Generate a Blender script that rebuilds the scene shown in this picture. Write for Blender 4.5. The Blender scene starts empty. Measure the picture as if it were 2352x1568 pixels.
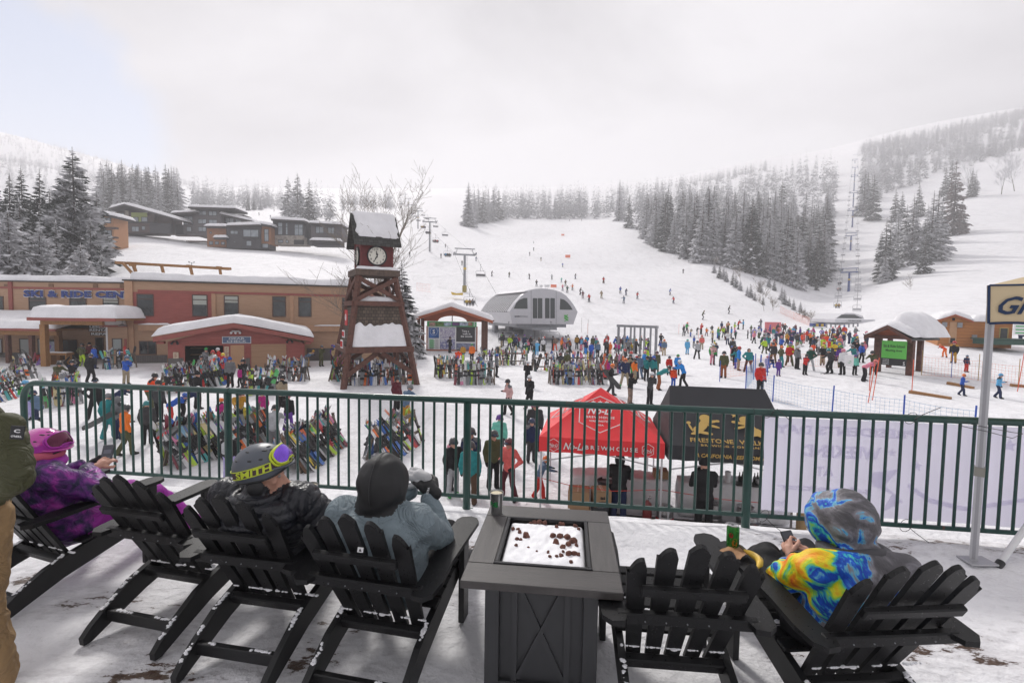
import bpy,math,random
import numpy as np
from mathutils import Vector,Matrix,Euler
random.seed(7);np.random.seed(7)
R=math.radians
SC=bpy.context.scene
COL=SC.collection

# ---------------- camera ----------------
FPX=1120.0  # focal length in pixels of a 2352 px wide picture
HC=1.90  # eye height above the deck
PITCH,ROLL=math.atan(0.056),0.0153
_F0=Vector((0,math.cos(PITCH),-math.sin(PITCH)))
_U0=Vector((0,math.sin(PITCH),math.cos(PITCH)))
_R0=Vector((1,0,0))
CR=(_R0*math.cos(ROLL)+_U0*math.sin(ROLL)).normalized()
CU=(_U0*math.cos(ROLL)-_R0*math.sin(ROLL)).normalized()
CF=_F0
cam_d=bpy.data.cameras.new('camera');cam=bpy.data.objects.new('camera',cam_d);COL.objects.link(cam)
cam_d.sensor_width=36;cam_d.lens=FPX/2352*36;cam_d.clip_start=0.05;cam_d.clip_end=9000
m=Matrix.Identity(4)
for i in range(3):
 m[i][0]=CR[i];m[i][1]=CU[i];m[i][2]=-CF[i]
m[2][3]=HC
cam.matrix_world=m
SC.camera=cam

# ---------------- sky, sun, exposure ----------------
SUN_EL,SUN_AZ=R(40),R(-22)  # azimuth from +Y, negative = left
w=bpy.data.worlds.new("World");SC.world=w;w.use_nodes=True
nt=w.node_tree;nt.nodes.clear();N=nt.nodes.new;L=nt.links.new
out=N('ShaderNodeOutputWorld');bg=N('ShaderNodeBackground');bg.inputs[1].default_value=0.096
sky=N('ShaderNodeTexSky');sky.sky_type='NISHITA';sky.sun_disc=False
sky.sun_elevation=SUN_EL;sky.sun_rotation=SUN_AZ;sky.altitude=1400;sky.air_density=1.0;sky.dust_density=1.0
tc=N('ShaderNodeTexCoord')
mp=N('ShaderNodeMapping');mp.inputs['Scale'].default_value=(1.0,1.0,2.2)
n1=N('ShaderNodeTexNoise');n1.inputs['Scale'].default_value=1.25;n1.inputs['Detail'].default_value=7;n1.inputs['Roughness'].default_value=.5
n1.inputs['Distortion'].default_value=.3
cr=N('ShaderNodeValToRGB')
cr.color_ramp.elements[0].position=.36;cr.color_ramp.elements[0].color=(3.3,3.22,3.42,1)
cr.color_ramp.elements[1].position=.62;cr.color_ramp.elements[1].color=(7.6,7.45,7.7,1)
L(tc.outputs['Generated'],mp.inputs['Vector']);L(mp.outputs[0],n1.inputs['Vector']);L(n1.outputs['Fac'],cr.inputs['Fac'])
# a gap of blue in the cloud low over the left mountain
dirv=(CF*FPX+CR*(-10-1176)-CU*(262-784)).normalized()
dp=N('ShaderNodeVectorMath');dp.operation='DOT_PRODUCT';dp.inputs[1].default_value=dirv
L(tc.outputs['Generated'],dp.inputs[0])
n2=N('ShaderNodeTexNoise');n2.inputs['Scale'].default_value=7;n2.inputs['Detail'].default_value=5;L(tc.outputs['Generated'],n2.inputs['Vector'])
ma=N('ShaderNodeMath');ma.operation='MULTIPLY_ADD';ma.inputs[1].default_value=.03;L(n2.outputs['Fac'],ma.inputs[0]);L(dp.outputs['Value'],ma.inputs[2])
mr=N('ShaderNodeMapRange');mr.interpolation_type='SMOOTHSTEP'
mr.inputs['From Min'].default_value=0.992;mr.inputs['From Max'].default_value=1.004;mr.inputs['To Min'].default_value=1.0;mr.inputs['To Max'].default_value=0.0
L(ma.outputs[0],mr.inputs['Value'])
mx=N('ShaderNodeMix');mx.data_type='RGBA'
L(mr.outputs[0],mx.inputs[0]);L(sky.outputs[0],mx.inputs[6]);L(cr.outputs[0],mx.inputs[7])
L(mx.outputs[2],bg.inputs[0]);L(bg.outputs[0],out.inputs[0])
sd=bpy.data.lights.new('sun','SUN');sd.energy=2.9;sd.angle=R(10);sd.color=(1,.965,.92)
so=bpy.data.objects.new('sun',sd);COL.objects.link(so)
sv=Vector((math.sin(SUN_AZ)*math.cos(SUN_EL),math.cos(SUN_AZ)*math.cos(SUN_EL),math.sin(SUN_EL)))
so.rotation_euler=sv.to_track_quat('Z','Y').to_euler();so.location=(0,0,60)
SC.view_settings.view_transform='Standard';SC.view_settings.look='None';SC.view_settings.gamma=1
SC.view_settings.exposure=0.32
cy=SC.cycles
SC.render.engine='CYCLES'
cy.max_bounces=6;cy.diffuse_bounces=3;cy.glossy_bounces=3;cy.transmission_bounces=4;cy.volume_bounces=1;cy.transparent_max_bounces=8
cy.use_denoising=True;cy.use_adaptive_sampling=True;cy.adaptive_threshold=0.02;cy.sample_clamp_indirect=6
try:cy.denoiser='OPENIMAGEDENOISE'
except Exception:pass

# ---------------- picture <-> place ----------------
def ray(u,v):return CF*FPX+CR*(u-1176)-CU*(v-784)
def P(u,v,Y):
 d=ray(u,v);t=Y/d.y
 return Vector((d.x*t,Y,HC+d.z*t))
def PZ(u,v,z):
 d=ray(u,v);t=(z-HC)/d.z
 return Vector((d.x*t,d.y*t,z))
def proj(p):
 q=Vector(p)-Vector((0,0,HC));c=q.dot(CF)
 return(1176+q.dot(CR)/c*FPX,784-q.dot(CU)/c*FPX)

# ---------------- materials ----------------
MATS={}
def mat(name,col,rough=.6,metal=0,var=0.0,scale=8,bump=0.0,bscale=60,coat=0,spec=.5,coord='Object',stretch=None,alpha=None):
 if name in MATS:return MATS[name]
 m=bpy.data.materials.new(name);m.use_nodes=True
 nt=m.node_tree;b=nt.nodes['Principled BSDF']
 b.inputs['Base Color'].default_value=(*col,1);b.inputs['Roughness'].default_value=rough;b.inputs['Metallic'].default_value=metal
 b.inputs['Coat Weight'].default_value=coat;b.inputs['Specular IOR Level'].default_value=spec
 if alpha is not None:b.inputs['Alpha'].default_value=alpha
 if var or bump:
  tc=nt.nodes.new('ShaderNodeTexCoord');mp=nt.nodes.new('ShaderNodeMapping')
  nt.links.new(tc.outputs[coord],mp.inputs['Vector'])
  if stretch:mp.inputs['Scale'].default_value=stretch
 if var:
  n=nt.nodes.new('ShaderNodeTexNoise');n.inputs['Scale'].default_value=scale;n.inputs['Detail'].default_value=6;n.inputs['Roughness'].default_value=.65
  r=nt.nodes.new('ShaderNodeValToRGB');lo=[max(0,c*(1-var)) for c in col];hi=[min(1,c*(1+var)) for c in col]
  r.color_ramp.elements[0].position=.3;r.color_ramp.elements[0].color=(*lo,1);r.color_ramp.elements[1].position=.7;r.color_ramp.elements[1].color=(*hi,1)
  nt.links.new(mp.outputs[0],n.inputs['Vector']);nt.links.new(n.outputs['Fac'],r.inputs['Fac']);nt.links.new(r.outputs[0],b.inputs['Base Color'])
  # roughness variation
  q=nt.nodes.new('ShaderNodeMapRange');q.inputs['To Min'].default_value=max(0,rough-.12);q.inputs['To Max'].default_value=min(1,rough+.12)
  nt.links.new(n.outputs['Fac'],q.inputs['Value']);nt.links.new(q.outputs[0],b.inputs['Roughness'])
 if bump:
  n=nt.nodes.new('ShaderNodeTexNoise');n.inputs['Scale'].default_value=bscale;n.inputs['Detail'].default_value=5
  bp=nt.nodes.new('ShaderNodeBump');bp.inputs['Strength'].default_value=1;bp.inputs['Distance'].default_value=bump
  nt.links.new(mp.outputs[0],n.inputs['Vector']);nt.links.new(n.outputs['Fac'],bp.inputs['Height']);nt.links.new(bp.outputs[0],b.inputs['Normal'])
 MATS[name]=m
 return m

# ---------------- mesh builder ----------------
class MB:
 def __init__(s):s.v=[];s.f=[];s.mi=[];s.cur=0
 def add(s,vs,fs):
  o=len(s.v);s.v.extend([tuple(x) for x in vs]);s.f.extend([tuple(i+o for i in f) for f in fs]);s.mi.extend([s.cur]*len(fs));return s
 def box(s,c,size,rot=None,bev=0):
  x,y,z=[k/2 for k in size];c=Vector(c)
  if bev>0:
   b=min(bev,x*.9,y*.9,z*.9)
   vs=[]
   for sx in(-1,1):
    for sy in(-1,1):
     for sz in(-1,1):
      vs+=[Vector((sx*x,sy*(y-b),sz*(z-b))),Vector((sx*(x-b),sy*y,sz*(z-b))),Vector((sx*(x-b),sy*(y-b),sz*z))]
   def I(sx,sy,sz,k):return((sx>0)*4+(sy>0)*2+(sz>0))*3+k
   fs=[]
   for a in(-1,1):
    q=[I(a,-1,-1,0),I(a,1,-1,0),I(a,1,1,0),I(a,-1,1,0)];fs.append(q if a>0 else q[::-1])
    q=[I(-1,a,-1,1),I(-1,a,1,1),I(1,a,1,1),I(1,a,-1,1)];fs.append(q if a>0 else q[::-1])
    q=[I(-1,-1,a,2),I(1,-1,a,2),I(1,1,a,2),I(-1,1,a,2)];fs.append(q if a>0 else q[::-1])
    for b2 in(-1,1):
     q=[I(-1,a,b2,1),I(1,a,b2,1),I(1,a,b2,2),I(-1,a,b2,2)];fs.append(q)
     q=[I(a,-1,b2,0),I(a,1,b2,0),I(a,1,b2,2),I(a,-1,b2,2)];fs.append(q)
     q=[I(a,b2,-1,0),I(a,b2,1,0),I(a,b2,1,1),I(a,b2,-1,1)];fs.append(q)
     for c2 in(-1,1):fs.append([I(a,b2,c2,0),I(a,b2,c2,1),I(a,b2,c2,2)])
   # unify winding by outward test
   out=[]
   for f in fs:
    ctr=sum((vs[i] for i in f),Vector())/len(f);n=(vs[f[1]]-vs[f[0]]).cross(vs[f[2]]-vs[f[0]])
    out.append(f if n.dot(ctr)>0 else f[::-1])
   fs=out
  else:
   vs=[Vector((i*x,j*y,k*z)) for i in(-1,1) for j in(-1,1) for k in(-1,1)]
   fs=[(0,1,3,2),(4,6,7,5),(0,4,5,1),(2,3,7,6),(0,2,6,4),(1,5,7,3)]
  if rot is not None:vs=[rot@q for q in vs]
  return s.add([q+c for q in vs],fs)
 def beam(s,a,b,w,h,up=(0,0,1),bev=0):
  a,b=Vector(a),Vector(b);d=b-a;l=d.length;z=d.normalized();up=Vector(up)
  if abs(z.dot(up))>.99:up=Vector((0,1,0))
  x=up.cross(z).normalized();y=z.cross(x)
  r=Matrix((x,y,z)).transposed()
  return s.box((a+b)/2,(w,h,l),r,bev)
 def cyl(s,a,b,r0,r1=None,n=12,cap=True):
  a,b=Vector(a),Vector(b);r1=r0 if r1 is None else r1;z=(b-a).normalized()
  up=Vector((0,0,1)) if abs(z.z)<.9 else Vector((1,0,0));x=up.cross(z).normalized();y=z.cross(x)
  vs=[a+(x*math.cos(t)+y*math.sin(t))*r0 for t in[2*math.pi*i/n for i in range(n)]]+[b+(x*math.cos(t)+y*math.sin(t))*r1 for t in[2*math.pi*i/n for i in range(n)]]
  fs=[(i,(i+1)%n,n+(i+1)%n,n+i) for i in range(n)]
  if cap:fs+=[tuple(range(n-1,-1,-1)),tuple(range(n,2*n))]
  return s.add(vs,fs)
 def tube(s,pts,r,n=8,closed=False):
  pts=[Vector(p) for p in pts];k=len(pts);rs=r if isinstance(r,(list,tuple)) else[r]*k
  vs=[];pu=None
  for i,p in enumerate(pts):
   if closed:t=(pts[(i+1)%k]-pts[i-1]).normalized()
   else:t=(pts[min(i+1,k-1)]-pts[max(i-1,0)]).normalized()
   if pu is None:
    pu=Vector((0,0,1)) if abs(t.z)<.9 else Vector((1,0,0))
   x=(pu-t*pu.dot(t)).normalized();pu=x;y=t.cross(x)
   for j in range(n):
    a=2*math.pi*j/n;vs.append(p+(x*math.cos(a)+y*math.sin(a))*rs[i])
  fs=[]
  for i in range(k if closed else k-1):
   for j in range(n):
    a,b=i*n+j,i*n+(j+1)%n;c,d=((i+1)%k)*n+(j+1)%n,((i+1)%k)*n+j;fs.append((a,b,c,d))
  if not closed:fs+=[tuple(range(n-1,-1,-1)),tuple(range((k-1)*n,k*n))]
  return s.add(vs,fs)
 def lathe(s,prof,c=(0,0,0),n=24,rot=None):
  c=Vector(c);vs=[]
  for r,z in prof:
   for j in range(n):
    a=2*math.pi*j/n;q=Vector((r*math.cos(a),r*math.sin(a),z));vs.append((rot@q if rot is not None else q)+c)
  fs=[]
  for i in range(len(prof)-1):
   for j in range(n):fs.append((i*n+j,i*n+(j+1)%n,(i+1)*n+(j+1)%n,(i+1)*n+j))
  if prof[0][0]>1e-5:fs.append(tuple(range(n-1,-1,-1)))
  if prof[-1][0]>1e-5:fs.append(tuple(range((len(prof)-1)*n,len(prof)*n)))
  return s.add(vs,fs)
 def prism(s,poly,t,M):
  """poly in local xy, extruded 0..t along local z, mapped by matrix M"""
  n=len(poly)
  vs=[M@Vector((x,y,0)) for x,y in poly]+[M@Vector((x,y,t)) for x,y in poly]
  fs=[tuple(range(n-1,-1,-1)),tuple(range(n,2*n))]+[(i,(i+1)%n,n+(i+1)%n,n+i) for i in range(n)]
  return s.add(vs,fs)
 def ell(s,c,r,rot=None,nu=16,nv=10):
  c=Vector(c);r=Vector(r) if not isinstance(r,(int,float)) else Vector((r,r,r));vs=[]
  for i in range(nv+1):
   ph=math.pi*i/nv
   for j in range(nu):
    th=2*math.pi*j/nu;q=Vector((r.x*math.sin(ph)*math.cos(th),r.y*math.sin(ph)*math.sin(th),-r.z*math.cos(ph)))
    vs.append((rot@q if rot is not None else q)+c)
  fs=[(i*nu+j,i*nu+(j+1)%nu,(i+1)*nu+(j+1)%nu,(i+1)*nu+j) for i in range(nv) for j in range(nu)]
  return s.add(vs,fs)
 def mesh(s,name,mats,smooth=False):
  me=bpy.data.meshes.new(name);me.from_pydata([tuple(q) for q in s.v],[],s.f)
  if not isinstance(mats,(list,tuple)):mats=[mats]
  for q in mats:me.materials.append(q)
  me.polygons.foreach_set('material_index',s.mi)
  if smooth is True:me.polygons.foreach_set('use_smooth',[True]*len(s.f))
  elif smooth:
   me.polygons.foreach_set('use_smooth',[True]*len(s.f));me.set_sharp_from_angle(angle=R(smooth))
  me.update();return me
 def build(s,name,mats,parent=None,smooth=False,loc=None):
  o=bpy.data.objects.new(name,s.mesh(name,mats,smooth));COL.objects.link(o)
  if parent is not None:o.parent=parent
  if loc is not None:o.location=loc
  return o
def tag(o,label=None,cat=None,group=None,kind=None):
 if label:o['label']=label
 if cat:o['category']=cat
 if group:o['group']=group
 if kind:o['kind']=kind
 return o
def thing(name,label,cat,loc=(0,0,0),rz=0,group=None):
 o=bpy.data.objects.new(name,None);COL.objects.link(o);o.location=loc;o.rotation_euler=(0,0,rz);o.empty_display_size=.2
 return tag(o,label,cat,group)
KIDS={}
def kids(o):
 return[c for c in o.children]
def clone(o,parent=None,ch=None):
 """copy of a thing with copies of its parts; ch = cached child tree [(obj,[...])]"""
 c=o.copy();COL.objects.link(c)
 if parent is not None:
  c.parent=parent;c.matrix_parent_inverse=o.matrix_parent_inverse.copy()
 for k,sub in(ch if ch is not None else tree(o)):clone(k,c,sub)
 return c
def tree(o):return[(k,tree(k)) for k in o.children]
def link_mesh(name,me,parent=None):
 o=bpy.data.objects.new(name,me);COL.objects.link(o)
 if parent is not None:o.parent=parent
 return o
def text_mesh(s,size=1,ext=.01,bold=0.0,shear=0,spacing=1,align='CENTER',res=2):
 cu=bpy.data.curves.new('t','FONT');cu.body=s;cu.size=size;cu.extrude=ext;cu.offset=bold;cu.shear=shear
 cu.space_character=spacing;cu.align_x=align;cu.align_y='CENTER';cu.resolution_u=res
 o=bpy.data.objects.new('t',cu);COL.objects.link(o)
 me=bpy.data.meshes.new_from_object(o.evaluated_get(bpy.context.evaluated_depsgraph_get()))
 bpy.data.objects.remove(o);bpy.data.curves.remove(cu)
 return me
def text(name,s,m,parent,M,width=None,height=None,fn=None,**kw):
 """lettering as a mesh; local x right, y up, z out; M places it; width/height fit the box"""
 me=text_mesh(s,**kw)
 co=np.zeros(len(me.vertices)*3);me.vertices.foreach_get('co',co);co=co.reshape(-1,3)
 if len(co)==0:return None
 mn,mxx=co.min(0),co.max(0);c=(mn+mxx)/2;co[:,:2]-=c[:2]
 sx=width/(mxx[0]-mn[0]) if width else None;sy=height/(mxx[1]-mn[1]) if height else None
 sx=sx or sy or 1;sy=sy or sx
 co[:,0]*=sx;co[:,1]*=sy
 if fn is not None:co=np.array([fn(Vector(q)) for q in co])
 elif M is not None:
  A=np.array(M);co=co@A[:3,:3].T+A[:3,3]
 me.vertices.foreach_set('co',co.ravel());me.materials.clear();me.materials.append(m);me.update()
 return link_mesh(name,me,parent)
def frame(o,x,y):
 """matrix with origin o, local x, local y (up), z = x cross y"""
 x=Vector(x).normalized();y=Vector(y);z=x.cross(y).normalized();y=z.cross(x)
 M=Matrix.Identity(4)
 for i in range(3):M[i][0]=x[i];M[i][1]=y[i];M[i][2]=z[i];M[i][3]=o[i]
 return M
def rx(a):return Matrix.Rotation(a,3,'X')
def ry(a):return Matrix.Rotation(a,3,'Y')
def rz_(a):return Matrix.Rotation(a,3,'Z')
# ---------------- snow ----------------
def snow_material(name,bumps=((.8,.12),(6,.02),(60,.004)),col=(.83,.825,.855),dirt=None,tracks=False):
 m=bpy.data.materials.new(name);m.use_nodes=True;nt=m.node_tree;b=nt.nodes['Principled BSDF'];N=nt.nodes.new;L=nt.links.new
 b.inputs['Base Color'].default_value=(*col,1);b.inputs['Roughness'].default_value=.75;b.inputs['Specular IOR Level'].default_value=.25
 tc=N('ShaderNodeTexCoord');prev=None
 for sc,dist in bumps:
  n=N('ShaderNodeTexNoise');n.inputs['Scale'].default_value=sc;n.inputs['Detail'].default_value=5;n.inputs['Roughness'].default_value=.6
  L(tc.outputs['Object'],n.inputs['Vector'])
  bp=N('ShaderNodeBump');bp.inputs['Distance'].default_value=dist;bp.inputs['Strength'].default_value=1
  L(n.outputs['Fac'],bp.inputs['Height'])
  if prev:L(prev.outputs[0],bp.inputs['Normal'])
  prev=bp
 L(prev.outputs[0],b.inputs['Normal'])
 n=N('ShaderNodeTexNoise');n.inputs['Scale'].default_value=.9 if not tracks else .35;n.inputs['Detail'].default_value=8;n.inputs['Roughness'].default_value=.7
 L(tc.outputs['Object'],n.inputs['Vector'])
 r=N('ShaderNodeValToRGB');r.color_ramp.elements[0].position=.3;r.color_ramp.elements[1].position=.65
 r.color_ramp.elements[0].color=(*[c*(.86 if not tracks else .9) for c in col],1);r.color_ramp.elements[1].color=(*col,1)
 L(n.outputs['Fac'],r.inputs['Fac']);L(r.outputs[0],b.inputs['Base Color'])
 if tracks:  # trampled and skied-over snow: fine darker streaks
  n3=N('ShaderNodeTexNoise');n3.inputs['Scale'].default_value=3.2;n3.inputs['Detail'].default_value=9;n3.inputs['Roughness'].default_value=.75;n3.inputs['Distortion'].default_value=.8;mp3=N('ShaderNodeMapping');mp3.inputs['Scale'].default_value=(1,.45,1);mp3.inputs['Rotation'].default_value=(0,0,.5)
  L(tc.outputs['Object'],mp3.inputs[0]);L(mp3.outputs[0],n3.inputs['Vector']);r3=N('ShaderNodeMapRange');r3.inputs['From Min'].default_value=.36;r3.inputs['From Max'].default_value=.5;r3.inputs['To Min'].default_value=.86;L(n3.outputs['Fac'],r3.inputs['Value'])
  m3=N('ShaderNodeMix');m3.data_type='RGBA';m3.blend_type='MULTIPLY';m3.inputs[0].default_value=1;L(r.outputs[0],m3.inputs[6]);L(r3.outputs[0],m3.inputs[7])
  n4=N('ShaderNodeTexNoise');n4.inputs['Scale'].default_value=.35;n4.inputs['Detail'].default_value=8;n4.inputs['Roughness'].default_value=.8;n4.inputs['Distortion'].default_value=1.5;mp4=N('ShaderNodeMapping');mp4.inputs['Scale'].default_value=(1,.22,.4);mp4.inputs['Rotation'].default_value=(0,0,-.25);L(tc.outputs['Object'],mp4.inputs[0]);L(mp4.outputs[0],n4.inputs['Vector'])
  r4=N('ShaderNodeMapRange');r4.inputs['From Min'].default_value=.38;r4.inputs['From Max'].default_value=.5;r4.inputs['To Min'].default_value=.88;L(n4.outputs['Fac'],r4.inputs['Value']);m4=N('ShaderNodeMix');m4.data_type='RGBA';m4.blend_type='MULTIPLY';m4.inputs[0].default_value=1;L(m3.outputs[2],m4.inputs[6]);L(r4.outputs[0],m4.inputs[7]);L(m4.outputs[2],b.inputs['Base Color'])
 if dirt:
  n1=N('ShaderNodeTexNoise');n1.inputs['Scale'].default_value=.75;n1.inputs['Detail'].default_value=3
  mp=N('ShaderNodeMapping');mp.inputs['Scale'].default_value=(.8,1.7,1);mp.inputs['Location'].default_value=dirt[1];L(tc.outputs['Object'],mp.inputs['Vector']);L(mp.outputs[0],n1.inputs['Vector'])
  n2=N('ShaderNodeTexNoise');n2.inputs['Scale'].default_value=9;n2.inputs['Detail'].default_value=8;n2.inputs['Roughness'].default_value=.7;L(mp.outputs[0],n2.inputs['Vector'])
  ad=N('ShaderNodeMath');ad.operation='MULTIPLY_ADD';ad.inputs[1].default_value=.95;L(n2.outputs['Fac'],ad.inputs[0]);L(n1.outputs['Fac'],ad.inputs[2])
  for(cx,cy,rr_) in dirt[2]:  # spots where boots have worn the snow down to the boards
   dd=N('ShaderNodeVectorMath');dd.operation='DISTANCE';dd.inputs[1].default_value=(cx,cy,0);L(tc.outputs['Object'],dd.inputs[0]);dm=N('ShaderNodeMapRange');dm.inputs['From Max'].default_value=rr_;dm.inputs['To Min'].default_value=.2;dm.inputs['To Max'].default_value=0;L(dd.outputs['Value'],dm.inputs['Value']);a2=N('ShaderNodeMath');L(ad.outputs[0],a2.inputs[0]);L(dm.outputs[0],a2.inputs[1]);ad=a2
  mk=N('ShaderNodeMapRange');mk.inputs['From Min'].default_value=dirt[0];mk.inputs['From Max'].default_value=dirt[0]+.03;L(ad.outputs[0],mk.inputs['Value'])
  sl=N('ShaderNodeMapRange');sl.inputs['From Min'].default_value=dirt[0]-.2;sl.inputs['From Max'].default_value=dirt[0];L(ad.outputs[0],sl.inputs['Value'])
  g=N('ShaderNodeMix');g.data_type='RGBA';L(sl.outputs[0],g.inputs[0]);L(r.outputs[0],g.inputs[6]);g.inputs[7].default_value=(.62,.61,.63,1)
  wn=N('ShaderNodeTexNoise');wn.inputs['Scale'].default_value=30;L(tc.outputs['Object'],wn.inputs['Vector'])
  wr=N('ShaderNodeValToRGB');wr.color_ramp.elements[0].color=(.035,.022,.015,1);wr.color_ramp.elements[1].color=(.13,.08,.055,1);L(wn.outputs['Fac'],wr.inputs['Fac'])
  h=N('ShaderNodeMix');h.data_type='RGBA';L(mk.outputs[0],h.inputs[0]);L(g.outputs[2],h.inputs[6]);L(wr.outputs[0],h.inputs[7]);L(h.outputs[2],b.inputs['Base Color'])
  rr=N('ShaderNodeMapRange');rr.inputs['To Min'].default_value=.75;rr.inputs['To Max'].default_value=.35;L(mk.outputs[0],rr.inputs['Value']);L(rr.outputs[0],b.inputs['Roughness'])
 return m
SNOW_HILL=snow_material('snow_hill',((.05,1.2),(.35,.35),(2.4,.11),(8,.035),(24,.01)),col=(.86,.855,.88),tracks=True)
SNOW_ROOF=snow_material('snow_roof',((1.2,.06),(9,.012)),col=(.86,.855,.88))
SNOW_BIT=mat('snow_bit',(.86,.86,.885),.8,bump=.004,bscale=45,spec=.2)

# ---------------- terrain: profiles of the hillside along sight lines ----------------
NEAR={'c':[(4,-3.3),(12,-3.3),(15,-3.15),(21,-2.85),(28,-2.7),(45,-2.6),(62,-2.4)],
'r':[(4,-3.3),(12,-3.3),(20,-2.6),(28,-2.1),(35,-1.9),(50,-1.7),(65,-1.5)],
'rr':[(4,-3.2),(12,-3.0),(20,-2.4),(28,-2.1),(35,-1.6),(49,-.35),(60,.1)]}
PROF={
-600:('c',[(80,665),(110,600),(150,560),(250,500),(500,440),(1000,330),(1500,250),(1900,240)]),
0:('c',[(80,665),(110,610),(150,560),(250,500),(500,450),(1000,365),(1400,303),(1900,300)]),
150:('c',[(80,660),(110,605),(150,550),(250,500),(500,455),(1000,395),(1400,342),(1900,345)]),
300:('c',[(75,645),(110,590),(150,540),(170,533),(250,500),(500,465),(900,430),(1400,385),(1900,390)]),
450:('c',[(75,645),(105,600),(150,565),(200,530),(280,500),(500,470),(900,450),(1400,435),(1900,430)]),
600:('c',[(75,640),(100,608),(150,570),(200,530),(280,498),(400,488),(700,470),(1200,445),(1900,435)]),
800:('c',[(75,665),(100,635),(140,595),(200,555),(300,515),(420,500),(700,475),(1200,448),(1900,438)]),
950:('c',[(75,755),(90,715),(125,664),(195,572),(300,522),(430,496),(520,478),(650,462),(1200,445),(1900,438)]),
1100:('c',[(75,758),(105,705),(125,675),(195,607),(300,560),(380,527),(430,516),(600,497),(1000,465),(1900,440)]),
1300:('c',[(75,762),(105,697),(190,618),(350,557),(460,508),(500,499),(620,490),(1000,460),(1900,438)]),
1400:('c',[(75,764),(105,700),(190,622),(300,555),(370,515),(420,501),(620,480),(1000,450),(1900,430)]),
1500:('c',[(75,766),(105,708),(190,628),(260,566),(330,530),(500,480),(700,452),(1200,428),(1900,420)]),
1620:('r',[(75,768),(105,716),(150,660),(190,606),(250,585),(350,540),(500,480),(700,442),(1000,418),(1900,400)]),
1750:('r',[(78,766),(100,738),(130,685),(155,660),(175,655),(230,612),(350,530),(500,460),(700,412),(1000,388),(1900,375)]),
1850:('r',[(80,766),(100,748),(125,735),(170,697),(220,652),(300,590),(400,520),(550,450),(700,405),(1000,376),(1900,370)]),
1945:('r',[(80,766),(95,752),(190,685),(280,580),(340,527),(410,478),(480,438),(560,402),(700,366),(1000,345),(1900,345)]),
2060:('rr',[(75,752),(95,735),(140,680),(180,645),(280,565),(340,510),(480,420),(700,348),(900,328),(1900,320)]),
2200:('rr',[(75,742),(100,705),(150,655),(200,600),(270,530),(400,445),(600,360),(800,305),(1000,290),(1900,290)]),
2352:('rr',[(75,738),(100,700),(150,640),(200,580),(270,510),(400,420),(600,320),(850,262),(1100,255),(1900,262)]),
3000:('rr',[(75,730),(100,690),(150,620),(200,560),(270,490),(400,390),(600,270),(850,200),(1100,190),(1900,200)]),
}
NA,NY=330,300
A=np.linspace(-2.3,2.3,NA);LY=np.linspace(math.log(4),math.log(1900),NY);YY=np.exp(LY)
cols=[];cols_a=[]
for u in sorted(PROF):
 near,far=PROF[u]
 ys=[q[0] for q in NEAR[near]];zs=[q[1] for q in NEAR[near]]
 for Y,v in far:
  p=P(u,v,Y);ys.append(Y);zs.append(p.z)
 cols.append(np.interp(LY,np.log(ys),zs));p=P(u,650,100);cols_a.append(p.x/p.y)
cols=np.array(cols)  # (ncol, NY)
TZ=np.array([np.interp(A,cols_a,cols[:,j]) for j in range(NY)]).T  # (NA, NY)
def blur(Z,k,ax):
 ker=np.hanning(2*k+3)[1:-1];ker/=ker.sum();pad=[(0,0),(0,0)];pad[ax]=(k,k)
 Zp=np.pad(Z,pad,mode='edge');out=np.zeros_like(Z)
 for i,w_ in enumerate(ker):out+=w_*(Zp[i:i+Z.shape[0],:] if ax==0 else Zp[:,i:i+Z.shape[1]])
 return out
TZ=blur(blur(TZ,7,0),3,1)
def smooth_noise(shape,k,seed):
 r=np.random.RandomState(seed).rand(*shape)-.5
 for _ in range(2):r=blur(blur(r,k,0),k,1)
 return r/np.abs(r).max()
amp=np.clip((YY-60)/120,0,1)*np.minimum(YY*.006,3.0)
TZ+=smooth_noise(TZ.shape,6,3)*amp[None,:]
TZ+=smooth_noise(TZ.shape,2,4)*amp[None,:]*.35
TZ+=smooth_noise(TZ.shape,3,5)*(.05*np.clip((YY-9)/6,0,1))[None,:]
def ground(x,y):
 y=max(y,4.01);a=x/y;fi=(a-A[0])/(A[1]-A[0]);fj=(math.log(y)-LY[0])/(LY[1]-LY[0])
 i=int(min(max(fi,0),NA-2));j=int(min(max(fj,0),NY-2));s=min(max(fi-i,0),1);t=min(max(fj-j,0),1)
 return float(TZ[i,j]*(1-s)*(1-t)+TZ[i+1,j]*s*(1-t)+TZ[i,j+1]*(1-s)*t+TZ[i+1,j+1]*s*t)
def onground(u,Y,dz=0):
 """point of the ground at picture column u and distance Y"""
 p=P(u,740,Y);return Vector((p.x,Y,ground(p.x,Y)+dz))
def hit(u,v,y0=6,y1=1800):
 """where the sight line meets the ground"""
 Y=y0
 while Y<y1:
  p=P(u,v,Y)
  if p.z<ground(p.x,p.y):return Vector((p.x,p.y,ground(p.x,p.y)))
  Y*=1.006
 return None
vs=np.zeros((NA,NY,3));vs[:,:,0]=A[:,None]*YY[None,:];vs[:,:,1]=YY[None,:];vs[:,:,2]=TZ
idx=np.arange(NA*NY).reshape(NA,NY)
fs=np.stack([idx[:-1,:-1],idx[1:,:-1],idx[1:,1:],idx[:-1,1:]],-1).reshape(-1,4)
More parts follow.
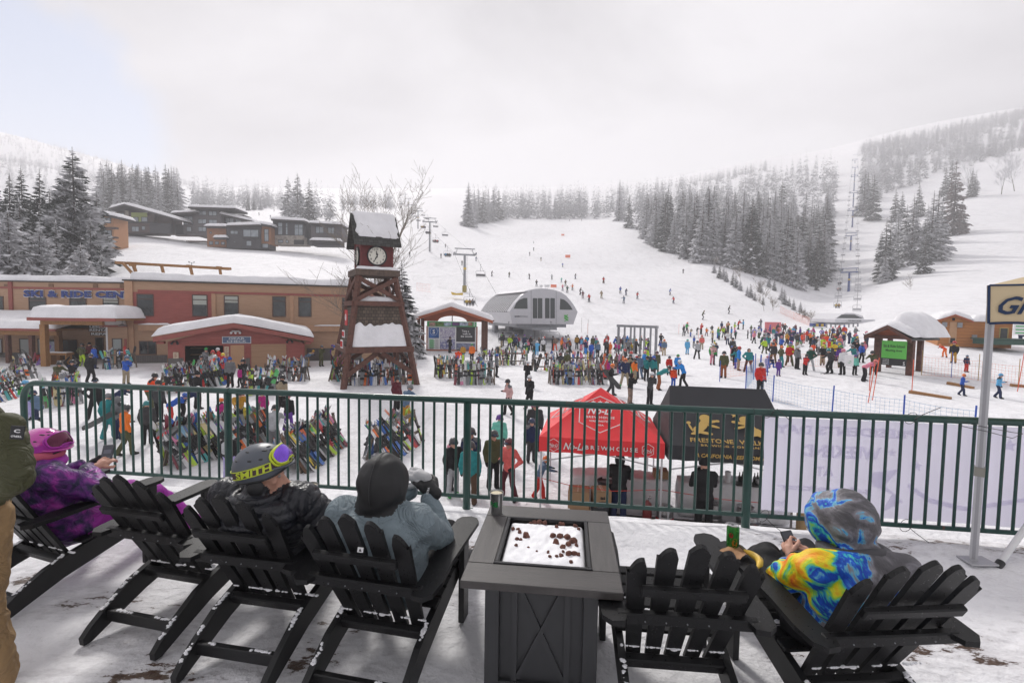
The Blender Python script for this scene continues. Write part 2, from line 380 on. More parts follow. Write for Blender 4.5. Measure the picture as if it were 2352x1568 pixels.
def np_mesh(name,vs,fs,mats,mi=None,smooth=True):
 me=bpy.data.meshes.new(name);nv,nf=len(vs),len(fs);k=fs.shape[1]
 me.vertices.add(nv);me.vertices.foreach_set('co',np.asarray(vs,dtype=np.float32).ravel())
 me.loops.add(nf*k);me.loops.foreach_set('vertex_index',fs.astype(np.int32).ravel())
 me.polygons.add(nf);me.polygons.foreach_set('loop_start',np.arange(0,nf*k,k,dtype=np.int32))
 if mi is not None:me.polygons.foreach_set('material_index',np.asarray(mi,dtype=np.int32))
 me.update(calc_edges=True)
 if smooth:me.polygons.foreach_set('use_smooth',[True]*nf)
 for q in(mats if isinstance(mats,(list,tuple)) else[mats]):me.materials.append(q)
 me.validate();return me
g=link_mesh('snow_ground',np_mesh('snow_ground',vs.reshape(-1,3),fs,SNOW_HILL));tag(g,'groomed white snow of the plaza and the ski slopes',kind='structure')

# ---------------- haze ----------------
hz=bpy.data.materials.new('haze');hz.use_nodes=True;nt=hz.node_tree;nt.nodes.clear()
o_=nt.nodes.new('ShaderNodeOutputMaterial');pv=nt.nodes.new('ShaderNodeVolumePrincipled')
pv.inputs['Color'].default_value=(.98,.975,1,1);pv.inputs['Density'].default_value=HAZE=0.00078;pv.inputs['Anisotropy'].default_value=0.2
nt.links.new(pv.outputs[0],o_.inputs['Volume'])
hb=MB();hb.box((0,1500,240),(9400,3100,490));hb=hb.build('haze',hz);tag(hb,'thin cold haze hanging over the whole valley',kind='stuff')
# ---------------- conifers ----------------
def needle_mat(name,frost):
 m=bpy.data.materials.new(name);m.use_nodes=True;nt=m.node_tree;b=nt.nodes['Principled BSDF'];N=nt.nodes.new;L=nt.links.new
 tc=N('ShaderNodeTexCoord');n=N('ShaderNodeTexNoise');n.inputs['Scale'].default_value=14;n.inputs['Detail'].default_value=4
 L(tc.outputs['Object'],n.inputs['Vector']);r=N('ShaderNodeValToRGB')
 r.color_ramp.elements[0].position=.64-frost;r.color_ramp.elements[0].color=(.026,.036,.028,1)
 r.color_ramp.elements[1].position=.74-frost;r.color_ramp.elements[1].color=(.62,.62,.64,1)
 L(n.outputs['Fac'],r.inputs['Fac']);L(r.outputs[0],b.inputs['Base Color']);b.inputs['Roughness'].default_value=.8;b.inputs['Specular IOR Level'].default_value=.15
 return m
NEEDLE=[needle_mat('frosted_needles',.23),needle_mat('dark_needles',.08),needle_mat('white_frosted_needles',.33)]
RUSTY=mat('rusty_needles',(.16,.12,.11),.9,var=.3,scale=10)
BARK=mat('bark',(.085,.065,.055),.9,var=.3,scale=10,bump=.01,bscale=40)
BARE=mat('bare_bark',(.22,.19,.16),.9,var=.25,scale=8)
SNOWN=mat('tree_snow',(.80,.80,.83),.85,spec=.1)
def conifer_mesh(name,seed,layers=26,nb=9,R0=.17,snow=.5,nm=0,sub=4,base=.06,droop=.55,shape=.85):
 rs=np.random.RandomState(seed);V=[];MI=[]
 for i in range(layers):
  h=base+(1-base)*(i/layers)**1.02
  rr=R0*(1-h)**shape+.006
  k=max(4,int(nb*(.55+.45*(1-h))+.5));a0=rs.rand()*6.28
  for j in range(k):
   az=a0+6.283*j/k+rs.randn()*.25;r=rr*(.62+.55*rs.rand());hh=h+rs.randn()*.5/layers;dr=droop*(.6+.6*rs.rand())*(1-.7*h)
   c,s=math.cos(az),math.sin(az);side=np.array([-s,c,0])
   def pt(t,off=0,dz=0):  # along the branch
    return np.array([c*r*t,s*r*t,hh-dr*r*t**1.3+.12*r*t*t+dz])+side*off
   w=r*.26+.004
   # spine blade then side blades, hanging
   q=[pt(.05,-w*.3),pt(.05,w*.3),pt(.75,w*.5,-.06*r),pt(.75,-w*.5,-.06*r)];V.append(q);MI.append(0)
   q=[pt(.7,-w*.5,-.05*r),pt(.7,w*.5,-.05*r),pt(1.08,w*.05),pt(1.08,-w*.05)];V.append(q);MI.append(0)
   for e in range(sub):
    t=.25+.7*(e+.5)/sub;ln=r*(.42-.22*t)*(.7+.6*rs.rand());sg=1 if e%2 else-1;hz_=-ln*(.35+.4*rs.rand())
    fw=.09+.05*rs.rand()
    q=[pt(t-fw*.6),pt(t+fw),pt(t+fw+.2,sg*ln,hz_),pt(t-.02+.16,sg*ln*.9,hz_*1.2)];V.append(q);MI.append(0)
    # a hanging spray under the limb
    q=[pt(t-fw,sg*ln*.2),pt(t+fw,sg*ln*.2),pt(t+fw*.6,sg*ln*.35,-.20*r),pt(t-fw*.6,sg*ln*.35,-.17*r)];V.append(q);MI.append(0)
   if rs.rand()<snow:
    t0,t1=.2+.3*rs.rand(),.8+.25*rs.rand();dz=.05*r+.002
    q=[pt(t0,-w*.42,dz),pt(t0,w*.42,dz),pt(t1,w*.34,dz*.6-.03*r),pt(t1,-w*.34,dz*.6-.03*r)];V.append(q);MI.append(1)
   if rs.rand()<snow*.9 and sub>2:
    t=.35+.5*rs.rand();sg=rs.choice([-1,1]);ln=r*.3;dz=.045*r+.001
    q=[pt(t,0,dz),pt(t+.14,0,dz),pt(t+.3,sg*ln,dz-.5*ln),pt(t+.1,sg*ln,dz-.55*ln)];V.append(q);MI.append(1)
 # leader
 V.append([np.array([-.006,0,.96]),np.array([.006,0,.96]),np.array([.001,0,1.02]),np.array([-.001,0,1.02])]);MI.append(0)
 V=np.array(V).reshape(-1,3);F=np.arange(len(V)).reshape(-1,4)
 return np_mesh(name,V,F,[RUSTY if nm==9 else NEEDLE[nm],SNOWN],MI,smooth=False)
def trunk_mesh():
 b=MB();b.cyl((0,0,-.04),(0,0,.97),.013,.002,6);return b.mesh('trunk',BARK)
TRUNK=trunk_mesh()
CON=[conifer_mesh('crown',1,nm=0,snow=.75),conifer_mesh('crown',2,R0=.14,nm=1,snow=.35),conifer_mesh('crown',3,R0=.155,nm=2,snow=.8,layers=30),
conifer_mesh('crown',4,R0=.18,nm=2,snow=.7),conifer_mesh('crown',5,R0=.125,nm=2,snow=.8,layers=30),conifer_mesh('crown',6,R0=.15,nm=1,snow=.6)]
LOWC=[conifer_mesh('crown',11+i,layers=13,nb=6,R0=r,nm=n,snow=s,sub=1) for i,(r,n,s) in enumerate([(.15,0,.4),(.13,1,.35),(.16,2,.6)])]
TALLC=[conifer_mesh('crown',21,layers=44,nb=12,R0=.25,nm=0,snow=.45,sub=6,droop=.25,base=.02),conifer_mesh('crown',22,layers=44,nb=12,R0=.2,nm=0,snow=.5,sub=6,base=.02),conifer_mesh('crown',23,layers=46,nb=11,R0=.16,nm=1,snow=.45,sub=6,base=.02),
conifer_mesh('crown',24,layers=36,nb=12,R0=.30,nm=2,snow=.75,sub=6,base=.02,droop=.6,shape=.7)]
RUSTYC=conifer_mesh('crown',31,nm=9,snow=.3)
def put_tree(p,h,crown,label,group,cat='conifer',name='conifer_tree',wide=1.0):
 t=link_mesh(name,TRUNK);t.location=p;t.scale=(h*wide,h*wide,h);t.rotation_euler=(random.uniform(-.02,.02),random.uniform(-.02,.02),random.uniform(0,6.28))
 tag(t,label,cat,group)
 c=link_mesh('crown',crown,t);return t
def in_poly(x,y,poly):
 c=False;n=len(poly)
 for i in range(n):
  x1,y1=poly[i];x2,y2=poly[i-1]
  if(y1>y)!=(y2>y) and x<(x2-x1)*(y-y1)/(y2-y1)+x1:c=not c
 return c
# forests: polygons of tree feet in the picture, height range, number
FOREST=[
('right',[(1350,503),(1420,507),(1480,552),(1545,590),(1640,610),(1700,618),(1790,655),(1872,690),(1895,640),(1905,560),(1915,480),(1925,400),(1920,372),(1850,388),(1780,402),(1700,425),(1600,445),(1500,455),(1400,475),(1350,482)],190,900,540,(21,30)),
('high right',[(1958,352),(1965,430),(2000,470),(2030,455),(2060,435),(2110,425),(2150,400),(2220,385),(2290,365),(2352,345),(2420,330),(2420,250),(2352,258),(2200,286),(2050,320)],250,900,760,(15,24)),
('middle',[(1150,505),(1350,503),(1350,482),(1150,485)],430,900,130,(24,33)),
('clump',[(1072,522),(1080,522),(1150,508),(1150,490),(1085,500)],350,700,22,(28,35)),
('left clump',[(652,508),(768,512),(768,490),(660,486)],280,600,34,(20,26)),
('chalet',[(235,500),(420,495),(420,470),(235,470)],170,700,90,(18,26)),
('far left',[(440,480),(655,482),(655,462),(440,455)],350,1100,150,(16,24)),
('far middle',[(780,488),(935,478),(925,462),(780,465)],400,1000,60,(18,24)),
]
FARPOL=[([(-60,300),(-60,480),(130,480),(230,470),(330,440),(372,425),(370,405),(300,375),(200,352),(100,325)],500,1500,900,(10,18)),
([(408,395),(425,398),(455,432),(450,445),(425,440),(412,418)],900,1600,60,(14,20)),
([(1150,470),(1340,470),(1340,448),(1150,450)],900,1500,50,(14,20)),
([(1400,470),(1560,440),(1760,400),(1760,388),(1560,424),(1400,448)],800,1500,110,(16,22)),
([(1950,350),(2060,318),(2352,255),(2352,285),(2000,380)],600,1300,420,(12,20))]
cand=[]
rs=random.Random(11)
for nm,poly,y0,y1,cnt,hr in FOREST:
 us=[q[0] for q in poly];n=0;tries=0;cell={}
 while n<cnt and tries<cnt*80:
  tries+=1;u=rs.uniform(min(us),max(us));Y=math.exp(rs.uniform(math.log(y0),math.log(y1)));p=onground(u,Y)
  uu,vv=proj(p)
  if not in_poly(uu,vv,poly):continue
  key=(int(p.x/3.6),int(p.y/5));
  if key in cell:continue
  cell[key]=1;n+=1;h=rs.uniform(*hr)*rs.choice([1,1,.8,1.08]);cand.append((h/Y,p,h,nm,uu))
def tree_px(u,vb,vt,nm='single',Y=None):
 p=hit(u,vb) if Y is None else onground(u,Y)
 if p is None:return
 top=P(u,vt,p.y);h=top.z-p.z
 cand.append((9,p,h,nm,u))
for u,vb,vt in[(1982,496,387),(2004,507,402),(1992,480,395),(2031,645,500),(2041,620,494),(2022,600,530),(2031,650,584),(2056,511,434),(2070,500,440),(2078,600,470),(2092,606,447),(2101,590,480),(2121,629,524),(2136,600,440),
(2148,588,432),(2160,560,455),(2128,560,470),(2206,533,456),(2232,453,387),(2240,440,395),(2184,460,370),(2170,450,385),(2110,500,420),(2062,560,480)]:
 tree_px(u,vb,vt)
for u,vb,vt in[(570,484,449),(583,483,452),(599,482,451),(1075,521,433),(1089,512,436),(1108,512,440),(1098,508,430),(1120,508,432),(1132,507,428),(1146,505,432)]:tree_px(u,vb,vt,'small group')
for u,vb,vt in[(1652,640,605),(1661,642,608),(1683,655,622),(1690,662,628),(1724,684,650),(1716,680,655),(1766,660,632),(1778,668,640),(1795,690,655),(1668,648,618),(1700,668,640),(1733,690,668),(1752,700,678),(1822,712,684),(1848,728,705),(1875,668,640),(1801,700,662),(1812,704,680),(1745,672,640),(1838,718,690),(1862,655,640),(1640,628,600)]:tree_px(u,vb,vt,'gully')
cand.sort(key=lambda c:-c[0])
ORD='first second third fourth fifth sixth seventh eighth ninth tenth eleventh twelfth thirteenth fourteenth fifteenth sixteenth seventeenth eighteenth nineteenth twentieth 21st 22nd 23rd 24th 25th 26th 27th 28th 29th 30th'.split()
def ordinals(key,lab):
 g_=sorted([o for o in COL.objects if o.parent is None and o.get('group')==key],key=lambda o:proj(o.location)[0])
 for i,o in enumerate(g_[:30]):o['label']='%s, %s from the left'%(lab,ORD[i])

# nothing but sizes and places tell trees of a wood apart, so those labels are shared within a wood
LAB={'right':('tall snow frosted conifer packed in the wood on the right slope','dense wood on the right slope'),
'high right':('frosted conifer in the open wood high on the right hillside','open wood high on the right'),
'middle':('frosted conifer in the wood at the top of the run','wood across the top of the run'),
'clump':('very tall frosted conifer in the clump left of the wood','clump at the top of the run'),
'left clump':('pale frosted conifer in the clump above the boxy chalets','clump above the chalets'),
'chalet':('dark conifer in the row behind the large chalets','trees behind the chalets'),
'far left':('hazy conifer in the far wood left of the clock tower','far wood left of the tower'),
'far middle':('hazy conifer in the far wood beside the chair lift','far wood beside the lift'),
'single':('large snowy conifer standing on the open slope right of the blue lift','conifers on the slope right of the blue lift'),
'small group':('slim frosted conifer at the near edge of a far clump','slim conifers by the far clumps'),
'gully':('young snowy conifer on the bank beside the gully','young conifers on the gully bank')}
far=[]
NIND=262
for i,(k,p,h,nm,u) in enumerate(cand):
 if i<NIND:
  c=CON[rs.randrange(6)]
  if nm in('single','gully'):c=CON[rs.choice([0,3,5])]
  if nm=='right' and rs.random()<.5:h*=rs.uniform(.8,1.12)
  lab,grp=LAB[nm];put_tree(p,h,c,lab,grp,wide=(1.35 if nm=='gully' else 1.2 if nm=='single' else rs.uniform(1.1,1.4)))
 else:far.append((p,h))
nfar_near=len(far)
for poly,y0,y1,cnt,hr in FARPOL:
 us=[q[0] for q in poly];n=tries=0
 while n<cnt and tries<cnt*60:
  tries+=1;u=rs.uniform(min(us),max(us));p=onground(u,rs.uniform(y0,y1));uu,vv=proj(p)
  if in_poly(uu,vv,poly):far.append((p,rs.uniform(*hr)));n+=1
srcs=[]
for me in LOWC:
 co=np.zeros(len(me.vertices)*3,dtype=np.float32);me.vertices.foreach_get('co',co);mi=np.zeros(len(me.polygons),dtype=np.int32);me.polygons.foreach_get('material_index',mi);srcs.append((co.reshape(-1,3),mi))
for k,(nm_,mats_) in enumerate([('far_forest',[NEEDLE[0],SNOWN])]):
 VV=[];MM=[]
 for i,(p,h) in enumerate(far):
  co,mi=srcs[i%3];a=rs.uniform(0,6.28);c,s=math.cos(a),math.sin(a);q=co*[1.15*h,1.15*h,h]
  VV.append(np.stack([q[:,0]*c-q[:,1]*s,q[:,0]*s+q[:,1]*c,q[:,2]],1)+np.array(p));MM.append(mi)
 V=np.concatenate(VV);o=link_mesh(nm_,np_mesh(nm_,V,np.arange(len(V)).reshape(-1,4),mats_,np.concatenate(MM),smooth=False))
 tag(o,'frosted forest spreading over the distant mountain sides',kind='stuff')
# large dark conifers beside the ski centre
BIG=[(180,345,84,0),(100,392,92,2),(62,385,100,2),(30,400,95,2),(128,430,82,1),(228,440,96,2),(5,420,104,2),(-40,400,95,2),(150,415,90,0),
(30,478,60,3),(90,520,62,3),(-20,470,64,3),(135,505,66,1),(215,500,74,1),(60,455,72,1),(-60,500,60,3),(190,560,62,3),(240,585,66,1)]
BLAB=['tallest dark conifer with drooping limbs beside the ski centre','slim dark conifer behind the ski centre','dark conifer with snowy limbs behind the ski centre','broad conifer loaded with snow at the roof edge of the ski centre']
for i,(u,vt,Y,k) in enumerate(BIG):
 p=onground(u,Y);h=P(u,vt,Y).z-p.z
 put_tree(p,h,TALLC[k],BLAB[0] if i==0 else BLAB[1 if k==2 else 2 if k<2 else 3],None if i==0 else 'large conifers beside the ski centre',wide=1.0 if k!=0 else 1.12)
p=onground(925,48);put_tree(p,P(925,603,48).z-p.z,TALLC[1],'dark conifer standing behind the clock tower on its right',None,wide=1.25)
p=onground(893,52);put_tree(p,P(893,640,52).z-p.z,TALLC[1],'smaller conifer half hidden by the clock tower',None,wide=1.25)
p=onground(2176,265);put_tree(p,P(2176,370,265).z-p.z,RUSTYC,'rusty brown frosted conifer on the right hillside',None)
# ---------------- bare trees ----------------
def bare_tree(base,h,seed,spread=.9,depth=5,r0=.12,nch=(3,4),lean=(0,0),rmin=.008,first=.35):
 rs=random.Random(seed);b=MB();tr=MB()
 def grow(p,d,ln,r,lev,mb):
  n=4;pts=[p];rad=[r];q=p.copy();dd=d.copy()
  for i in range(n):
   dd=(dd+Vector((rs.uniform(-1,1),rs.uniform(-1,1),rs.uniform(-.4,.7)))*.16).normalized();q=q+dd*ln/n;pts.append(q.copy());rad.append(max(rmin,r*(1-.45*(i+1)/n)))
  mb.tube(pts,rad,6 if lev<2 else 3)
  if lev>=depth:return
  k=rs.randint(*nch)
  for i in range(k):
   t=rs.uniform(first,1) if lev==0 else rs.uniform(.3,1);a=pts[min(n,int(t*n)+0)];ri=rad[min(n,int(t*n))]
   ax=Vector((rs.uniform(-1,1),rs.uniform(-1,1),rs.uniform(-.2,.5))).normalized();nd=(dd*(1-spread*.45)+ax*spread*.75);nd.z+=.18;nd.normalize()
   grow(a,nd,ln*rs.uniform(.55,.8),max(rmin,ri*.6),lev+1,b)
  grow(pts[-1],dd,ln*.7,max(rmin,rad[-1]),lev+1,b)
 grow(Vector((0,0,-.2)),Vector((lean[0],lean[1],1)).normalized(),h*.42,r0,0,tr)
 return tr,b
def put_bare(u,Y,h,seed,label,group=None,**kw):
 tr,b=bare_tree(None,h,seed,**kw);p=onground(u,Y)
 t=tr.build('bare_tree',BARE,loc=p);tag(t,label,'bare tree',group);b.build('crown',BARE,t)
put_bare(880,37,13.2,8,'large leafless tree spreading behind the clock tower',depth=6,r0=.2,nch=(2,3),rmin=.009,spread=1.0,lean=(-.05,0),first=.3)
for i,(u,vb,vt,sd) in enumerate([(1755,715,645,1),(1775,715,672,2),(1740,670,630,3),(1700,640,610,4),(1842,735,705,5),(1862,742,712,6),(2092,665,625,7),(1640,610,585,9),(1690,645,605,12)]):
 p=hit(u,vb)
 if p is None:continue
 h=P(u,vt,p.y).z-p.z;tr,b=bare_tree(None,h,sd,depth=4,r0=.05,rmin=.015,spread=1.0,first=.1,nch=(2,3))
 t=tr.build('bare_shrub',BARE,loc=p);tag(t,'thin leafless shrub alone on the open slope right of the blue lift' if i==6 else 'brownish leafless shrub on the bank of the gully','shrub',None if i==6 else 'bare shrubs on the gully bank');b.build('crown',BARE,t)
for i,(u,vb,vt) in enumerate([(2232,452,345),(2300,447,350),(2110,400,320),(2330,440,350),(2005,440,360),(2150,395,330)]):
 p=hit(u,vb)
 if p is None:continue
 h=P(u,vt,p.y).z-p.z;tr,b=bare_tree(None,h,40+i,depth=5,r0=.3,rmin=.05,spread=.8,nch=(2,3))
 t=tr.build('bare_tree',SNOWN if 0 else BARE,loc=p);tag(t,'frosted leafless tree on the upper right hillside','bare tree','leafless trees on the right hillside');b.build('crown',NEEDLE[2],t)

ordinals('large conifers beside the ski centre','large dark conifer beside the ski centre');ordinals('conifers on the slope right of the blue lift','large conifer right of the blue lift');ordinals('trees behind the chalets','dark conifer behind the chalets')
ordinals('leafless trees on the right hillside','frosted leafless tree on the right hillside');ordinals('young conifers on the gully bank','young conifer on the gully bank');ordinals('bare shrubs on the gully bank','leafless shrub on the gully bank');ordinals('slim conifers by the far clumps','slim frosted conifer by a far clump')
# ---------------- buildings ----------------
def siding(name,col,pitch=.16,axis=2,gap=.07,dark=.55,var=.12,rough=.7):
 m=bpy.data.materials.new(name);m.use_nodes=True;nt=m.node_tree;b=nt.nodes['Principled BSDF'];N=nt.nodes.new;L=nt.links.new
 tc=N('ShaderNodeTexCoord');sp=N('ShaderNodeSeparateXYZ');L(tc.outputs['Object'],sp.inputs[0])
 d=N('ShaderNodeMath');d.operation='MULTIPLY';d.inputs[1].default_value=1/pitch;L(sp.outputs[axis],d.inputs[0])
 f=N('ShaderNodeMath');f.operation='FRACT';L(d.outputs[0],f.inputs[0])
 g=N('ShaderNodeMath');g.operation='LESS_THAN';g.inputs[1].default_value=gap;L(f.outputs[0],g.inputs[0])
 n=N('ShaderNodeTexNoise');n.inputs['Scale'].default_value=1.2;n.inputs['Detail'].default_value=8;mp=N('ShaderNodeMapping');mp.inputs['Scale'].default_value=(1,1,5) if axis==2 else(5,5,1)
 L(tc.outputs['Object'],mp.inputs[0]);L(mp.outputs[0],n.inputs['Vector'])
 r=N('ShaderNodeValToRGB');r.color_ramp.elements[0].position=.3;r.color_ramp.elements[1].position=.7
 r.color_ramp.elements[0].color=(*[c*(1-var) for c in col],1);r.color_ramp.elements[1].color=(*[c*(1+var) for c in col],1);L(n.outputs['Fac'],r.inputs['Fac'])
 x=N('ShaderNodeMix');x.data_type='RGBA';L(g.outputs[0],x.inputs[0]);L(r.outputs[0],x.inputs[6]);x.inputs[7].default_value=(*[c*(1-dark) for c in col],1)
 L(x.outputs[2],b.inputs['Base Color']);b.inputs['Roughness'].default_value=rough
 bp=N('ShaderNodeBump');bp.inputs['Distance'].default_value=.02;bp.inputs['Strength'].default_value=.7;L(f.outputs[0],bp.inputs['Height']);L(bp.outputs[0],b.inputs['Normal'])
 return m
TAN=siding('tan_siding',(.43,.27,.175),gap=.04,dark=.25,var=.07);RED=siding('red_siding',(.33,.09,.075),gap=.05,dark=.35);TAN2=mat('tan_trim',(.44,.26,.16),.7,var=.12,scale=3)
REDT=mat('red_trim',(.29,.08,.065),.6,var=.15,scale=3);DOORTAN=mat('tan_door',(.46,.27,.15),.6,var=.06,scale=2)
WAINS=siding('grey_wainscot',(.13,.12,.115),.12,0,.15);FASC=mat('black_flashing',(.03,.028,.028),.5)
FRAME=mat('bronze_frame',(.08,.048,.04),.5);WOOD=mat('timber',(.30,.15,.055),.7,var=.3,scale=5,stretch=(6,6,1));DKWOOD=mat('red_brown_timber',(.115,.05,.036),.75,var=.45,scale=6,bump=.01,bscale=20)
GLASS=mat('window_glass',(.035,.042,.045),.06,spec=.7,var=.9,scale=.9);GLASSL=mat('frosted_glass',(.32,.36,.36),.2);BLIND=mat('blind',(.42,.44,.40),.8)
DARK=mat('dark_interior',(.012,.011,.011),.9);GREYM=mat('grey_metal',(.33,.34,.36),.45,metal=.5,var=.1,scale=4);WHITE=mat('white_paint',(.75,.75,.76),.5,var=.05)
BLACK=mat('black_paint',(.02,.02,.022),.5);NAVY=mat('navy_paint',(.02,.045,.2),.4);SIGNBLUE=mat('sign_blue',(.09,.14,.24),.5);GREYL=mat('silver_letter',(.62,.64,.67),.6)
CHAR=siding('charcoal_siding',(.055,.055,.062),.3,2,.1);CEDAR=siding('cedar_siding',(.28,.12,.05),.25,0,.1);SLATE=siding('slate_siding',(.12,.11,.115),.3,2,.1)
STONE=mat('stone_veneer',(.28,.25,.22),.9,var=.45,scale=1.2);GREENP=mat('lime_panel',(.3,.36,.1),.6);GLASSC=mat('chalet_glass',(.26,.3,.33),.1,var=.35,scale=.5,spec=.8)
class Fac:
 """a vertical plane through two ground points, local x along it, -y towards the viewer"""
 def __init__(s,u0,Y0,u1,Y1):
  a,b=P(u0,700,Y0),P(u1,700,Y1);s.o=Vector((a.x,a.y,0));d=Vector((b.x-a.x,b.y-a.y,0));s.w=d.length;s.rz=math.atan2(d.y,d.x)
  s.M=Matrix.Translation(s.o)@Matrix.Rotation(s.rz,4,'Z');s.I=s.M.inverted()
 def at(s,u,v,y=0):
  o=s.I@Vector((0,0,HC));d=s.I.to_3x3()@ray(u,v);t=(y-o.y)/d.y;p=o+d*t
  return p.x,p.z
 def rect(s,u0,v0,u1,v1,y=0):
  a,b=s.at(u0,v0,y),s.at(u1,v1,y);c,d=s.at(u0,v1,y),s.at(u1,v0,y)
  return(a[0]+c[0])/2,(b[0]+d[0])/2,(b[1]+c[1])/2,(a[1]+d[1])/2  # x0,x1,z0,z1
def slab(x0,x1,y0,y1,z0,z1,mb=None):
 mb=mb or MB();return mb.box(((x0+x1)/2,(y0+y1)/2,(z0+z1)/2),(abs(x1-x0),abs(y1-y0),abs(z1-z0)))
def roof_snow(parent,x0,x1,y0,y1,zf,th=.4,edge=.35,amp=.06,name='roof_snow',seed=1,n=None,m_=None,over=.12,m=SNOW_ROOF):
 nx=n or max(10,int((x1-x0)/.28));ny=m_ or max(8,int((y1-y0)/.3));nx=min(nx,120);ny=min(ny,50);rs_=np.random.RandomState(seed)
 nz=blur(blur(rs_.rand(nx+1,ny+1)-.5,3,0),3,1);nz/=np.abs(nz).max()+1e-9;nz2=blur(blur(rs_.rand(nx+1,ny+1)-.5,1,0),1,1)
 V=[];W=[]
 for i in range(nx+1):
  for j in range(ny+1):
   x=x0+(x1-x0)*i/nx;y=y0+(y1-y0)*j/ny;d=min(x-x0,x1-x,y-y0,y1-y);k=min(max(d/edge,0),1);t=th*math.sqrt(max(0,1-(1-k)**2))
   e=nz[i,j]*.25*over*4;jx=e if i in(0,nx) else 0;jy=e if j in(0,ny) else 0
   V.append((x+jx,y+jy,zf(x,y)+.03+t+(nz[i,j]*amp+nz2[i,j]*amp*.5)*k));W.append((x+jx,y+jy,zf(x,y)+.004))
 nn=(nx+1)*(ny+1);I=np.arange(nn).reshape(nx+1,ny+1);F=[]
 for i in range(nx):
  for j in range(ny):
   a,b,c,d=I[i,j],I[i+1,j],I[i+1,j+1],I[i,j+1];F.append((a,b,c,d));F.append((a+nn,d+nn,c+nn,b+nn))
 for i in range(nx):F.append((I[i,0],I[i,0]+nn,I[i+1,0]+nn,I[i+1,0]));F.append((I[i+1,ny],I[i+1,ny]+nn,I[i,ny]+nn,I[i,ny]))
 for j in range(ny):F.append((I[0,j+1],I[0,j+1]+nn,I[0,j]+nn,I[0,j]));F.append((I[nx,j],I[nx,j]+nn,I[nx,j+1]+nn,I[nx,j+1]))
 return link_mesh(name,np_mesh(name,np.array(V+W),np.array(F),m),parent)
def window(par,x0,x1,z0,z1,y=0,transom=0,mull=(),blind=0,glass=None,fw=.07,fm=None,door=False):
 """y = wall face; frame proud of it"""
 fm=fm or FRAME;mb=MB();p=.05
 slab(x0,x0+fw,y-p,y-.002,z0,z1,mb);slab(x1-fw,x1,y-p,y-.002,z0,z1,mb);slab(x0+fw,x1-fw,y-p,y-.002,z1-fw,z1,mb);slab(x0+fw,x1-fw,y-p-.03,y-.002,z0,z0+fw,mb)
 if transom:zt=z1-(z1-z0)*transom;slab(x0+fw,x1-fw,y-p+.01,y-.002,zt-fw/2,zt+fw/2,mb)
 for k in mull:xm=x0+(x1-x0)*k;slab(xm-fw/2,xm+fw/2,y-p+.012,y-.002,z0+fw,z1-fw,mb)
 w_=mb.build('window' if not door else 'door',fm,par)
 slab(x0+fw*.9,x1-fw*.9,y-.02,y-.004,z0+fw*.9,z1-fw*.9).build('pane',glass or GLASS,w_)
 if blind:slab(x0+fw,x1-fw,y-.03,y-.022,z1-fw-(z1-z0)*blind,z1-fw).build('blind',BLIND,w_)
 return w_
def lt(par,name,s,m,x,z,y,w=None,h=None,**kw):return text(name,s,m,par,frame((x,y,z),(1,0,0),(0,0,1)),w,h,**kw)
GZ=-2.72
def empty_at(F,name,label,cat,group=None):return thing(name,label,cat,F.o,F.rz,group)
K4=lambda x,y:(x/2.9535,551.2+y/2.9535)  # crop of the left plaza
K1=lambda x,y:(x/2.9535,245+y/2.9535)
K2=lambda x,y:(673.7+x/3.2,428.7+y/3.2)
K3=lambda x,y:(1347.5+x/2.3415,306.2+y/2.3415)
def rc(F,K,x0,y0,x1,y1,y=0):return F.rect(*K(x0,y0),*K(x1,y1),y)

# --- right wing of the ski centre
F=Fac(288,40,800,45);b=empty_at(F,'ski_centre_building','long two storey building with tan and dark red siding beside the clock tower','building')
W=F.w+3;zt=F.at(288,645)[1];D=14
slab(0,W,0,D,GZ-.3,zt).build('wall',TAN,b)
x0,x1,z0,z1=rc(F,K1,903,1262,1437,1475);slab(x0,x1,-.035,-.003,z0,z1).build('red_wall_panel',RED,b)
zb=rc(F,K1,900,1246,1400,1262);slab(.9,W,-.06,-.002,zb[2],zb[3]).build('belt_band',REDT,b)
for a,c in((850,905),(1438,1466),(1968,1992)):
 q=rc(F,K1,a,1180 if a==850 else 1264,c,1475);slab(q[0],q[1],-.14 if a==850 else-.1,-.001,GZ-.3 if a==850 else q[2],q[3] if a==850 else zb[2]-.003).build('pilaster',TAN2,b)
zl=F.at(*K1(1000,1478))[1];mb=MB();slab(.9,W,-.22,-.002,zl-.5,zl,mb);mb.build('ledge_band',TAN2,b)
roof_snow(b,1.0,3.2,-.24,-.03,lambda x,y:zl,.09,.08,name='ledge_snow');roof_snow(b,14.5,W-.2,-.24,-.03,lambda x,y:zl,.07,.08,name='ledge_snow')
for i,(a,bb,c,d) in enumerate([(930,1270,1045,1420),(1305,1275,1410,1422),(1520,1281,1620,1422),(1848,1287,1940,1425),(2024,1293,2113,1425),(2320,1296,2420,1430)]):
 q=rc(F,K1,a,bb,c,d);window(b,q[0],q[1],q[2],q[3],-.036 if i<2 else 0,transom=.23,blind=.42 if i==1 else .3 if i==2 else 0,fw=.075)
q=rc(F,K4,945,684,1062,776);window(b,*q,0,mull=(.5,),blind=0);q=rc(F,K4,920,780,1135,834);slab(q[0],q[1],-.05,-.002,GZ,q[3]).build('wainscot',WAINS,b)
q=rc(F,K4,2085,733,2300,775);slab(q[0],q[1]+2,-.05,-.002,GZ,q[3]).build('wainscot',WAINS,b)
slab(-.12,W+.1,-.2,D,zt,zt+.12).build('roof_edge',FASC,b)
def zr(x,y):return zt+.11
roof_snow(b,.1,W,-.05,D,zr,.62,.55,.22,seed=4,over=.25)
